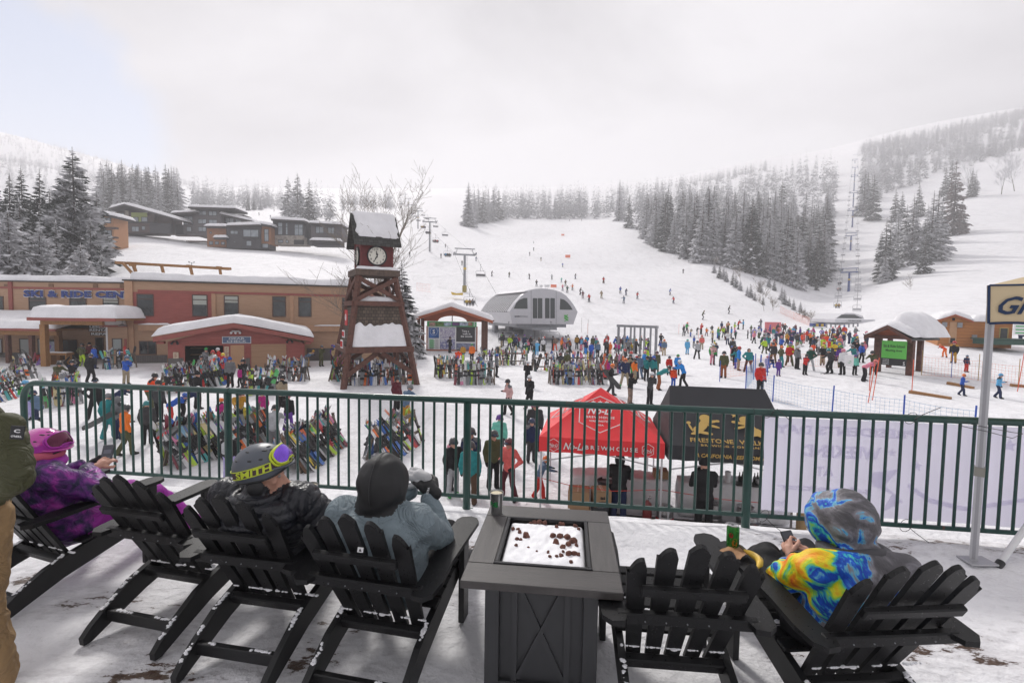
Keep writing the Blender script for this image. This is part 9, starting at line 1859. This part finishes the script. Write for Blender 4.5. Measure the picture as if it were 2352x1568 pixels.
def big_helmet(o,M,col,strapcol,lenscol,framecol,txt=None,txtcol=None,pitch=0,peak=True):
 """ski helmet with goggles pushed up on it, in head coordinates (face +y)"""
 mb=MB();nu,nv=40,22;r=(.122,.148,.128)
 def hp(th,ph,k=1.0):  # th around from +y, ph up
  x=r[0]*math.sin(th)*math.cos(ph)*k;y=r[1]*math.cos(th)*math.cos(ph)*k;z=r[2]*math.sin(ph)*k;ridge=.004*math.cos(4*th)*max(0,math.sin(2*ph));return V3((x*(1+ridge*5),y-.008,z*(1+ridge*3)+.032))
 vs=[];low=lambda th:-.26-.26*max(0,-math.cos(th))+.34*max(0,math.cos(th))**2-.12*abs(math.sin(th))
 for i in range(nv+1):
  for j in range(nu):th=2*math.pi*j/nu;ph=low(th)+(math.pi/2-low(th))*i/nv;vs.append(hp(th,ph))
 fs=[(i*nu+j,i*nu+(j+1)%nu,(i+1)*nu+(j+1)%nu,(i+1)*nu+j) for i in range(nv) for j in range(nu)];mb.add([M@v for v in vs],fs);h=mb.build('helmet',col,o,smooth=True)
 mb=MB();mb.tube([M@(hp(2*math.pi*j/nu,low(2*math.pi*j/nu),1.0)) for j in range(nu)],.0055,6,True);mb.build('rim',BLACK,h,smooth=True)
 if peak:mb=MB();mb.tube([M@(hp(R(a),.13,1.03)+V3((0,.012,-.004))) for a in range(-60,61,12)],[.003]+[.008]*9+[.003],6);mb.build('brim',col,h,smooth=True)
 for s_ in(-1,1):
  for(a,ph,l,w_) in((35,.95,.03,.009),(62,.95,.03,.009),(35,1.15,.025,.006),(100,.5,.026,.009),(140,.45,.026,.009),(120,.9,.03,.007),(75,.55,.022,.008)):
   c=hp(R(a)*s_,ph,1.0);c2=hp(R(a+12)*s_,ph,1.0);mb=MB();t_=(c2-c).normalized();nrm=(c-V3((0,0,.03))).normalized();q=Matrix((t_,nrm.cross(t_),nrm)).transposed();mb.ell(M@c,(l*.5,w_*.5+.001,.0035),M.to_3x3()@q,12,6);mb.build('vent',BLACK,h)
 mb=MB();mb.ell(M@V3((.095,-.01,-.055)),(.02,.045,.045),M.to_3x3());mb.build('ear_pad',BLACK,h,smooth=True);mb=MB();mb.ell(M@V3((-.095,-.01,-.055)),(.02,.045,.045),M.to_3x3());mb.build('ear_pad',BLACK,h,smooth=True)
 gp=lambda th:.22*math.cos(th)*1.25+.05 if math.cos(th)>0 else .05+.30*math.cos(th);g=None;mb=MB();n=60
 vs=[]
 for k in(-1,1):
  for j in range(n):th=2*math.pi*j/n;vs.append(hp(th,gp(th)+k*.15,1.035))
 for k in(-1,1):
  for j in range(n):th=2*math.pi*j/n;vs.append(hp(th,gp(th)+k*.15,1.012))
 fs=[(j,(j+1)%n,n+(j+1)%n,n+j) for j in range(n)]+[(2*n+(j+1)%n,2*n+j,3*n+j,3*n+(j+1)%n) for j in range(n)];mb.add([M@v for v in vs],fs);st_=mb.build('goggle_strap',strapcol,h,smooth=True)
 mb=MB();[mb.tube([M@hp(2*math.pi*j/n,gp(2*math.pi*j/n)+k*.155,1.035) for j in range(n)],.0028,4,True) for k in(-1,1)];mb.build('strap_edge',framecol,st_)
 if txt:
  def bend(q,s_=1):th=R(92)+(-q.x)/.135;v=hp(th,gp(th)+q.y/.128,1.04+q.z*0);v2=hp(th,gp(th)+q.y/.128,1.05);return M@(v if q.z<0 else v2)
  text('lettering',txt,txtcol,st_,None,.17,.034,ext=.001,bold=.03,fn=bend)
 GM=M@Matrix.Translation((0,.098,.092))@Matrix.Rotation(R(38),4,'X');ol=[(.092*math.copysign(abs(math.cos(a))**.6,math.cos(a)),.049*math.copysign(abs(math.sin(a))**.7,math.sin(a))-(.012 if abs(math.cos(a))<.25 and math.sin(a)<0 else 0)*-1) for a in[2*math.pi*i/36 for i in range(36)]]
 cv=lambda x,y,d:GM@V3((x,d-4.2*x*x,y));mb=MB();mb.tube([cv(x,y,.03) for x,y in ol],.0055,8,True);mb.tube([cv(x,y,.014) for x,y in ol],.007,8,True);gf=mb.build('goggle_frame',framecol,h,smooth=True)
 mb=MB();vs=[cv(0,0,.045)]+[cv(x*.55,y*.55,.044) for x,y in ol]+[cv(x,y,.032) for x,y in ol];n2=len(ol);fs=[(0,1+i,1+(i+1)%n2) for i in range(n2)]+[(1+i,1+n2+i,1+n2+(i+1)%n2,1+(i+1)%n2) for i in range(n2)];mb.add(vs,fs);mb.build('goggle_lens',lenscol,gf,smooth=True)
 return h
def folds(m,dist=.014,sc=6):  # soft creases of heavy cloth
 nt=m.node_tree;b=nt.nodes['Principled BSDF'];tc=nt.nodes.new('ShaderNodeTexCoord');n=nt.nodes.new('ShaderNodeTexNoise');n.inputs['Scale'].default_value=sc;n.inputs['Detail'].default_value=3;n.inputs['Distortion'].default_value=2.2;nt.links.new(tc.outputs['Object'],n.inputs['Vector'])
 q=nt.nodes.new('ShaderNodeMath');q.operation='PINGPONG';q.inputs[1].default_value=.12;nt.links.new(n.outputs['Fac'],q.inputs[0]);bp=nt.nodes.new('ShaderNodeBump');bp.inputs['Distance'].default_value=dist*5;bp.inputs['Strength'].default_value=.8;nt.links.new(q.outputs[0],bp.inputs['Height'])
 if b.inputs['Normal'].links:nt.links.new(b.inputs['Normal'].links[0].from_socket,bp.inputs['Normal'])
 nt.links.new(bp.outputs[0],b.inputs['Normal'])
CC={1:((-3.12,3.21),-19),2:((-2.05,2.985),-13),3:((-1.36,2.725),-10.5),4:((-.655,2.515),-12),5:((.80,2.28),-5),6:((1.58,2.18),4.5)}
BLKG=mat('black_glove',(.012,.012,.013),.6,bump=.002,bscale=120)
def local(M_o,p):return M_o.inverted()@Vector(p)
def frame_of(c,hd):off=rz_(R(hd))@Vector((0,-.05,0));return Matrix.Translation((c[0]-off.x,c[1]-off.y,.012))@Matrix.Rotation(R(hd),4,'Z')
def add_hand(o,prims,m,name='hand'):me=fuse(prims,.0042,2);me.materials.append(m);return link_mesh(name,me,o)
# --- the man in the grey helmet
F3_=frame_of(*CC[3]);hc=local(F3_,P(608,1092,2.62));J=sj(neck=(hc.x*.6,hc.y-.03,.91),chest=(.01,-.07,.70),sh_l=(-.22,-.11,.84),sh_r=(.22,-.09,.84));J['el_r']=(.40,.02,.64);J['wr_r']=(.24,.26,.74);J['el_l']=(-.33,.04,.6);J['wr_l']=(-.02,.34,.74);cupp=local(F3_,P(714,1150,2.98))
HM,hp_=head_prims(hc,-72,SK,-4);pr_=seat_prims({**J,'head':hc,'wr_r':cupp+V3((.02,-.12,-.06)),'wr_l':cupp+V3((-.13,-.04,-.05))},1.2)+[('e',V3(J['neck'])+V3((0,-.04,-.12)),(.24,.13,.12),None,JK)]+hp_
def quilt(c,tg):return tg
DOWN=mat('black_down_jacket',(.014,.015,.021),.38,var=.2,scale=5,spec=.5)
man=fg_body('person','person, man in a grey helmet and black down jacket laughing with a cup',*CC[3],pr_,[DOWN,CL['black'],SKIN,CL['black'],BLKG,HAIRM],voxel=.009,wr=.004,ws=14,seed=3,quilt=(.052,.011))
face_parts(man,HM)
big_helmet(man,HM@Matrix.Rotation(R(6),4,'X')@Matrix.Translation((0,-.004,.02)),mat('matt_grey_helmet',(.085,.095,.115),.42,spec=.5),mat('brown_strap',(.06,.03,.035),.6,var=.2),mat('violet_lens',(.22,.1,.62),.08,metal=.8),mat('lime_frame',(.5,.58,.03),.5),'SMITH',mat('lime_frame',(.5,.58,.03)))
mb=MB();nkp=V3(J['neck']);mb.tube([nkp+V3((.12*math.cos(a),.11*math.sin(a)-.01,-.015+.01*math.sin(a))) for a in[2*math.pi*i/20 for i in range(20)]],.021,8,True);mb.build('collar',DOWN,man,smooth=True)
cup2=steel_cup(F3_@(cupp+V3((0,0,-.03))),1.15,'steel cup of foamy beer held by the man in the grey helmet',emblem=False)
add_hand(man,hand_prims(basis(cupp+V3((.055,-.055,.01)),(-.35,.9,.1),(.9,-.2,.3)),1.12,.95,1,0,thick=1.12)+[('c',cupp+V3((.02,-.12,-.06)),cupp+V3((.055,-.07,0)),.045,.034,0)],BLKG,'glove')
add_hand(man,hand_prims(basis_l(cupp+V3((-.075,-.02,.02)),(.5,.8,.1),(-.6,.1,.8)),1.1,1.0,1,0,thick=1.1)+[('c',cupp+V3((-.13,-.04,-.05)),cupp+V3((-.085,-.03,.0)),.042,.032,0)],mat('orange_glove',(.45,.2,.05),.7),'glove')
# --- the person in the blue grey jacket and black balaclava
F4_=frame_of(*CC[4]);hc=local(F4_,P(880,1110,2.45));gl=local(F4_,P(985,1118,2.78));el=local(F4_,P(1015,1235,2.72));J=sj(neck=(hc.x*.5,hc.y-.02,.90),head=hc,sh_l=(-.2,-.11,.83),sh_r=(.2,-.11,.83),chest=(0,-.05,.69),el_r=el,wr_r=gl+V3((.01,-.02,-.07)),el_l=(-.32,.1,.62),wr_l=(-.02,.3,.82))
pr_=seat_prims(J,1.12)+[('e',V3(J['neck'])+V3((0,-.05,-.13)),(.23,.13,.13),None,JK),('e',hc+V3((0,.0,.0)),(.128,.145,.155),None,HR),('c',hc+V3((0,-.02,-.12)),V3(J['neck'])+V3((0,0,.02)),.105,.12,HR)]
JB=mat('blue_grey_jacket',(.165,.21,.235),.7,var=.12,scale=4,bump=.002,bscale=30);BAL=mat('black_stretch_hood',(.009,.009,.010),.6,bump=.001,bscale=200)
pj=fg_body('person','person in a grey blue jacket and black hood lifting a gloved hand, seen from behind',*CC[4],pr_,[JB,CL['black'],SKIN,CL['charcoal'],BLKG,BAL],wr=.007,ws=12,seed=8)
mb=MB();mb.tube([V3(J['neck'])+V3((.165*math.cos(a),-.02+.115*math.sin(a),-.045-.05*max(0,-math.sin(a))+.02*math.cos(3*a))) for a in[2*math.pi*i/24 for i in range(24)]],[.03+.008*math.sin(2*math.pi*i/24+3.6)+.004*math.sin(i*2.3) for i in range(24)],10,True);mb.build('collar',JB,pj,smooth=True)
mb=MB();mb.tube([hc+V3((0,-.149*math.cos(a),.158*math.sin(a))) for a in[R(k) for k in range(-40,130,10)]],.0022,4);mb.build('seam',BLACK,pj)
mb=MB();c=V3(J['neck'])+V3((.02,-.225,-.115));mb.box(c,(.028,.004,.022),rx(R(-20)));mb.build('label_tag',WHITE,pj);mb=MB();mb.prism([(-.008,-.006),(.008,-.006),(0,.007)],.002,Matrix.Translation(c+V3((0,-.003,0)))@Matrix.Rotation(R(90),4,'X'));mb.build('emblem',BLACK,pj)
mb=MB();mb.tube([V3((.205,-.14,.58)),V3((.21,-.13,.52)),V3((.205,-.12,.46))],.003,4);mb.build('zip',BLACK,pj)
gv=add_hand(pj,hand_prims(basis(gl+V3((0,0,.0)),(-.75,.1,.55),(.5,-.7,.5)),1.2,.75,1,0,thick=1.2)+[('c',gl+V3((.02,-.02,-.085)),gl+V3((.01,0,-.02)),.046,.036,0)],BLKG,'glove');text('lettering','HESTRA',WHITE,gv,frame(gl+V3((.012,-.048,-.012)),(.25,0,1),(-1,0,.25)),.06,.012,ext=.001,bold=.02)
add_hand(pj,hand_prims(basis_l(gl+V3((-.075,.03,.05)),(-.9,.2,.1),(.1,-.6,.8)),1.15,.5,1,0,thick=1.15),mat('pale_mitten',(.42,.42,.43),.7),'glove')
# --- the person with the rainbow jacket
F6_=frame_of(*CC[6]);hc=local(F6_,P(1940,1200,2.33));ph_=local(F6_,P(1817,1250,2.72));J=sj(neck=(hc.x*.8+.02,hc.y-.07,.77),head=hc,chest=(.03,-.04,.62),pelvis=(.02,.1,.4),sh_l=(-.17,-.03,.74),sh_r=(.22,-.08,.74),el_l=local(F6_,P(1782,1330,2.42)),wr_l=ph_+V3((-.02,-.1,-.04)),el_r=(.33,.12,.55),wr_r=ph_+V3((.1,-.08,-.05)),kn_l=local(F6_,P(1758,1275,2.75)),kn_r=local(F6_,P(1850,1265,2.95)),an_l=(-.15,.85,.14),an_r=(.05,.9,.14))
pr_=seat_prims(J,1.02)+[('e',hc+V3((.01,0,.01)),(.128,.14,.155),None,JK),('e',hc+V3((-.03,.05,.0)),(.115,.12,.14),None,JK),('c',hc+V3((.02,-.04,-.13)),V3(J['neck'])+V3((.03,-.02,-.0)),.075,.085,JK)]
def thermal():
 m=bpy.data.materials.new('thermal_print');m.use_nodes=True;nt=m.node_tree;b=nt.nodes['Principled BSDF'];N=nt.nodes.new;L=nt.links.new;b.inputs['Roughness'].default_value=.6
 tc=N('ShaderNodeTexCoord');n=N('ShaderNodeTexNoise');n.inputs['Scale'].default_value=5.5;n.inputs['Detail'].default_value=6;n.inputs['Distortion'].default_value=1.3;n.inputs['Roughness'].default_value=.55;L(tc.outputs['Object'],n.inputs['Vector'])
 g=N('ShaderNodeVectorMath');g.operation='DISTANCE';g.inputs[1].default_value=(-.22,.12,.72);L(tc.outputs['Object'],g.inputs[0]);k=N('ShaderNodeMapRange');k.inputs['From Max'].default_value=.36;k.inputs['To Min'].default_value=.30;k.inputs['To Max'].default_value=-.045;L(g.outputs['Value'],k.inputs['Value'])
 a=N('ShaderNodeMath');a.operation='ADD';L(n.outputs['Fac'],a.inputs[0]);L(k.outputs[0],a.inputs[1]);r=N('ShaderNodeValToRGB');r.color_ramp.elements[0].position=.0;r.color_ramp.elements[0].color=(.05,.05,.055,1);r.color_ramp.elements[1].position=.88;r.color_ramp.elements[1].color=(.7,.04,.01,1)
 for p_,c_ in((.40,(.10,.095,.105)),(.495,(.24,.23,.26)),(.52,(.12,.45,.65)),(.54,(.0,.1,.55)),(.60,(.0,.04,.4)),(.625,(.02,.4,.5)),(.66,(.25,.6,.05)),(.70,(.75,.65,.01)),(.78,(.8,.3,.01))):e=r.color_ramp.elements.new(p_);e.color=(*c_,1)
 L(a.outputs[0],r.inputs['Fac']);L(r.outputs[0],b.inputs['Base Color']);bp=N('ShaderNodeBump');bp.inputs['Distance'].default_value=.002;n2=N('ShaderNodeTexNoise');n2.inputs['Scale'].default_value=60;L(tc.outputs['Object'],n2.inputs['Vector']);L(n2.outputs['Fac'],bp.inputs['Height']);L(bp.outputs[0],b.inputs['Normal']);return m
TH=thermal();rb=fg_body('person','person in a rainbow heat map print jacket with the hood up, looking at a phone',*CC[6],pr_,[TH,CL['black'],SKIN,CL['charcoal'],SKIN,HAIRM],wr=.012,ws=13,seed=12)
mb=MB();mb.tube([hc+V3((.03+.125*math.cos(a),-.03+.13*math.sin(a),-.125-.03*math.sin(a)+.008*math.sin(3*a))) for a in[2*math.pi*i/24 for i in range(24)]],.034,10,True);mb.build('hood_collar',mat('dark_grey_cloth',(.07,.068,.075),.7,bump=.002,bscale=60),rb,smooth=True)
cuff=mat('charcoal_cuff',(.03,.03,.033),.7)
for w_,e_,nm in((J['wr_l'],J['el_l'],1),(J['wr_r'],J['el_r'],-1)):w_,e_=V3(w_),V3(e_);d=(w_-e_).normalized();mb=MB();mb.cyl(w_-d*.02,w_+d*.035,.054,.045,16);mb.build('cuff',cuff,rb,smooth=50)
add_hand(rb,hand_prims(basis(ph_+V3((-.035,-.03,-.01)),(.25,.85,.45),(-.9,-.1,.4)),.95,.8,1,0)+[('c',V3(J['wr_l']),ph_+V3((-.035,-.06,-.025)),.029,.026,0)],SKIN);add_hand(rb,hand_prims(basis_l(ph_+V3((.06,-.03,-.02)),(-.35,.85,.35),(.7,-.2,.6)),.95,.7,1,0)+[('c',V3(J['wr_r']),ph_+V3((.06,-.06,-.035)),.029,.026,0)],SKIN)
def phone(Mw,label):
 t=thing('phone',label,'phone');t.matrix_world=Mw;mb=MB();mb.box((0,0,0),(.074,.152,.009),bev=.004);mb.build('case',BLACK,t);mb=MB();mb.box((0,0,.0052),(.066,.142,.001));s_=mb.build('screen',mat('phone_screen',(.05,.055,.07),.08,spec=.8),t);mb=MB();mb.box((0,.02,.0063),(.045,.03,.0006));mb.box((0,-.03,.0063),(.045,.012,.0006));mb.box((0,-.05,.0063),(.03,.008,.0006));mb.build('screen_content',mat('screen_grey',(.16,.17,.2),.2),s_);return t
phone(F6_@Matrix.Translation(ph_)@Matrix.Rotation(R(12),4,'Z')@Matrix.Rotation(R(55),4,'X')@Matrix.Rotation(R(-8),4,'Y'),'black phone held by the person in the rainbow jacket')
# can, banana and wrapper on the arm of that chair
ac=F6_@V3((-.305,.43,.612));t=thing('drink_can','green and orange drinks can standing on the chair arm','can',ac);CG=mat('green_can_print',(.03,.19,.03),.25,metal=.4,var=.5,scale=30)
mb=MB();mb.lathe([(0,0),(.026,0),(.03,.006),(.033,.014),(.033,.118),(.027,.13)],n=28);mb.build('shell',CG,t,smooth=50);mb=MB();mb.lathe([(.0275,.13),(.0285,.134),(.0265,.136),(.025,.131),(0,.131)],n=28);mb.build('lid',STEEL,t,smooth=50);mb=MB();mb.cyl((0,.008,.131),(0,.008,.1318),.008,n=12);mb.build('opening',BLACK,t)
text('badge','O',mat('orange_print',(.6,.2,.02),.4),t,None,.03,.05,ext=.0003,bold=.08,fn=lambda q:Vector((.0336*math.sin(q.x/.033-.1),-.0336*math.cos(q.x/.033-.1),.045+q.y)));text('badge','O',REDS,t,None,.022,.03,ext=.0003,bold=.12,fn=lambda q:Vector((.0338*math.sin(q.x/.033-.7),-.0338*math.cos(q.x/.033-.7),.085+q.y)))
a0=F6_@V3((-.30,.27,.613));BAN_=mat('banana_peel',(.62,.40,.05),.5,var=.35,scale=12);t=thing('banana','ripe yellow banana with brown spots lying on the chair arm','banana',a0,R(-8));pts=[(-.03+.10*math.sin(a)*.5,.10*math.cos(a*1.0)-.02,.022+.012*math.sin(a)) for a in[math.pi*i/12 for i in range(13)]];pts=[V3((.045*math.sin(math.pi*i/12),.10-.2*i/12,.022)) for i in range(13)];mb=MB();mb.tube(pts,[.004,.009,.015,.018,.019,.0195,.0195,.019,.018,.016,.012,.008,.004],6);mb.build('peel',BAN_,t,smooth=60);mb=MB();mb.tube([(0,.095,.022),(-.006,.115,.026),(-.008,.13,.03)],[.006,.0045,.005],6);mb.build('stalk',mat('banana_stalk',(.12,.08,.03),.7),t)
a1=F6_@V3((-.33,.35,.614));rs_=random.Random(4);mb=MB();n=8;vs=[(x*.016-.055,y*.014-.05,.006+.012*rs_.random()+.004*x*(x-n)*-.12) for x in range(n+1) for y in range(n+1)];mb.add(vs,[(i*(n+1)+j,(i+1)*(n+1)+j,(i+1)*(n+1)+j+1,i*(n+1)+j+1) for i in range(n) for j in range(n)]);o=mb.build('wrapper',mat('brown_paper',(.32,.17,.08),.6,var=.35,scale=14),loc=a1,smooth=True);o.rotation_euler=(0,0,.6);tag(o,'crumpled brown snack wrapper beside the banana on the chair arm','wrapper')
# --- the person in purple
F1_=frame_of(*CC[1]);hc=local(F1_,P(100,1044,3.22));ph_=local(F1_,P(240,1058,3.62));J=sj(neck=(hc.x*.6,hc.y-.03,.86),head=hc,el_r=(.34,.12,.62),wr_r=ph_+V3((.03,-.13,-.03)),el_l=(-.3,.15,.6),wr_l=ph_+V3((-.12,-.1,-.03)),kn_l=(-.12,.55,.45),kn_r=(.16,.55,.46),an_l=(-.12,.85,.12),an_r=(.16,.85,.12));HM,hp_=head_prims(hc,-68,SK,-8)
def purple():
 m=bpy.data.materials.new('purple_print');m.use_nodes=True;nt=m.node_tree;b=nt.nodes['Principled BSDF'];tc=nt.nodes.new('ShaderNodeTexCoord');n=nt.nodes.new('ShaderNodeTexNoise');n.inputs['Scale'].default_value=13;n.inputs['Detail'].default_value=5;n.inputs['Distortion'].default_value=.6;nt.links.new(tc.outputs['Object'],n.inputs['Vector']);r=nt.nodes.new('ShaderNodeValToRGB');r.color_ramp.elements[0].position=.38;r.color_ramp.elements[0].color=(.012,.008,.05,1);r.color_ramp.elements[1].position=.72;r.color_ramp.elements[1].color=(.42,.03,.38,1);e=r.color_ramp.elements.new(.52);e.color=(.10,.012,.17,1);nt.links.new(n.outputs['Fac'],r.inputs['Fac']);nt.links.new(r.outputs[0],b.inputs['Base Color']);b.inputs['Roughness'].default_value=.5;return m
PU=purple();MAG=mat('magenta_cloth',(.36,.02,.36),.6,bump=.003,bscale=25);pu=fg_body('person','person in a purple patterned jacket and glossy magenta helmet holding a phone',*CC[1],seat_prims(J,1.15)+hp_,[PU,MAG,SKIN,MAG,BLKG,HAIRM],voxel=.012,wr=.013,ws=13,seed=21)
face_parts(pu,HM);big_helmet(pu,HM@Matrix.Rotation(R(0),4,'X')@Matrix.Translation((0,-.004,.02)),mat('glossy_magenta',(.52,.03,.33),.12,coat=1,spec=.7),mat('magenta_strap',(.38,.02,.34),.5),mat('dark_pink_lens',(.12,.03,.06),.06,metal=.7),mat('magenta_frame',(.4,.02,.36),.3))
mb=MB();mb.tube([V3(J['neck'])+V3((.105*math.cos(a),.105*math.sin(a),.05)) for a in[2*math.pi*i/20 for i in range(20)]],.034,8,True);mb.build('neck_warmer',mat('coral_fleece',(.5,.1,.16),.8),pu,smooth=True);mb=MB();mb.tube([V3(J['neck'])+V3((.14*math.cos(a),-.02+.13*math.sin(a),-.0)) for a in[2*math.pi*i/20 for i in range(20)]],.035,8,True);mb.build('collar',MAG,pu,smooth=True)
add_hand(pu,hand_prims(basis(ph_+V3((.045,-.04,.0)),(-.2,.9,.3),(.5,-.2,.85)),1.0,.6,1,0)+[('c',V3(J['wr_r']),ph_+V3((.045,-.07,-.01)),.03,.026,0)],SKIN);add_hand(pu,hand_prims(basis_l(ph_+V3((-.06,-.03,-.01)),(.2,.8,.5),(-.7,-.2,.6)),1.1,.8,1,0,thick=1.15),BLKG,'glove')
phone(F1_@Matrix.Translation(ph_+V3((0,.02,.045)))@Matrix.Rotation(R(40),4,'Z')@Matrix.Rotation(R(55),4,'X'),'black phone held by the person in purple')
# --- the person standing at the left edge
sh=P(-42,960,2.3);st0=(sh.x-.02,2.28);zz=sh.z;O=V3((st0[0],st0[1],0));pr_=[]
arm_s=P(5,985,2.26);elb=P(35,1095,2.22);wrp=P(-60,1165,2.35)
pr_+=[('c',arm_s,elb,.085,.075,JK),('c',elb,wrp,.072,.055,JK),('e',O+V3((-.10,.03,1.22)),(.20,.15,.26),None,JK),('e',O+V3((-.10,.03,1.0)),(.19,.15,.24),None,JK),('e',O+V3((-.12,.03,1.35)),(.2,.14,.14),None,JK),('c',O+V3((-.12,.03,1.4)),O+V3((-.12,.02,1.5)),.08,.07,JK),('c',O+V3((-.12,.02,1.5)),O+V3((-.12,.02,1.6)),.055,.06,SK),('e',O+V3((-.13,.0,1.66)),(.09,.1,.125),None,SK),('e',O+V3((-.12,.01,1.72)),(.115,.125,.1),None,HR),
('c',arm_s+V3((-.38,.1,0)),elb+V3((-.45,.1,0)),.08,.07,JK),('c',elb+V3((-.45,.1,0)),wrp+V3((-.2,.12,.02)),.07,.05,JK)]
for dx in(0,-.22):a,b_,c=O+V3((.0+dx,.02,.88)),O+V3((.01+dx,-.02,.48)),O+V3((.02+dx,.02,.08));pr_+=[('c',a,b_,.115,.095,PT),('c',b_,c,.092,.095,PT),('c',c,c+V3((-.16,-.03,-.03)),.06,.05,BT)]
me=fuse(pr_,.0125,2,.010,15,31);[me.materials.append(m) for m in(mat('olive_shell',(.055,.056,.022),.7,var=.12,scale=4,bump=.002,bscale=40),mat('tan_pants',(.30,.19,.09),.8,var=.12,scale=5,bump=.003,bscale=40),SKIN,CL['brown'],BLKG,BLACK)];o=link_mesh('person',me);tag(o,'person standing at the left edge in an olive jacket and tan pants','person')
pt=P(42,995,2.17);pc=MB();pc.box((0,0,0),(.05,.006,.062),bev=.002);pc=pc.build('sleeve_patch',BLACK,o);Mq=Matrix.Translation(P(40,993,2.165))@Matrix.Rotation(R(20),4,'Z')@Matrix.Rotation(R(8),4,'Y');pc.matrix_local=Mq;text('lettering',"O'NEILL",WHITE,pc,frame((0,-.0045,-.016),(1,0,0),(0,0,1)),.038,.009,ext=.0008,bold=.02);text('emblem','C',WHITE,pc,frame((0,-.0045,.008),(1,0,0),(0,0,1)),.022,.016,ext=.0008,bold=.03)

folds(TH,.005,5)
for m in(JB,PU,MAG,bpy.data.materials['olive_shell'],bpy.data.materials['tan_pants']):folds(m)
folds(DOWN,.006,9)
# the people's fine trim: back yoke seams, pocket zips
for o,pts in((pj,[(-.2,-.2,.80),(-.1,-.235,.77),(0,-.24,.76),(.1,-.235,.77),(.2,-.2,.80)]),):mb=MB();mb.tube(pts,.0025,4);mb.build('seam',mat('seam_blue',(.07,.11,.14),.7),o)
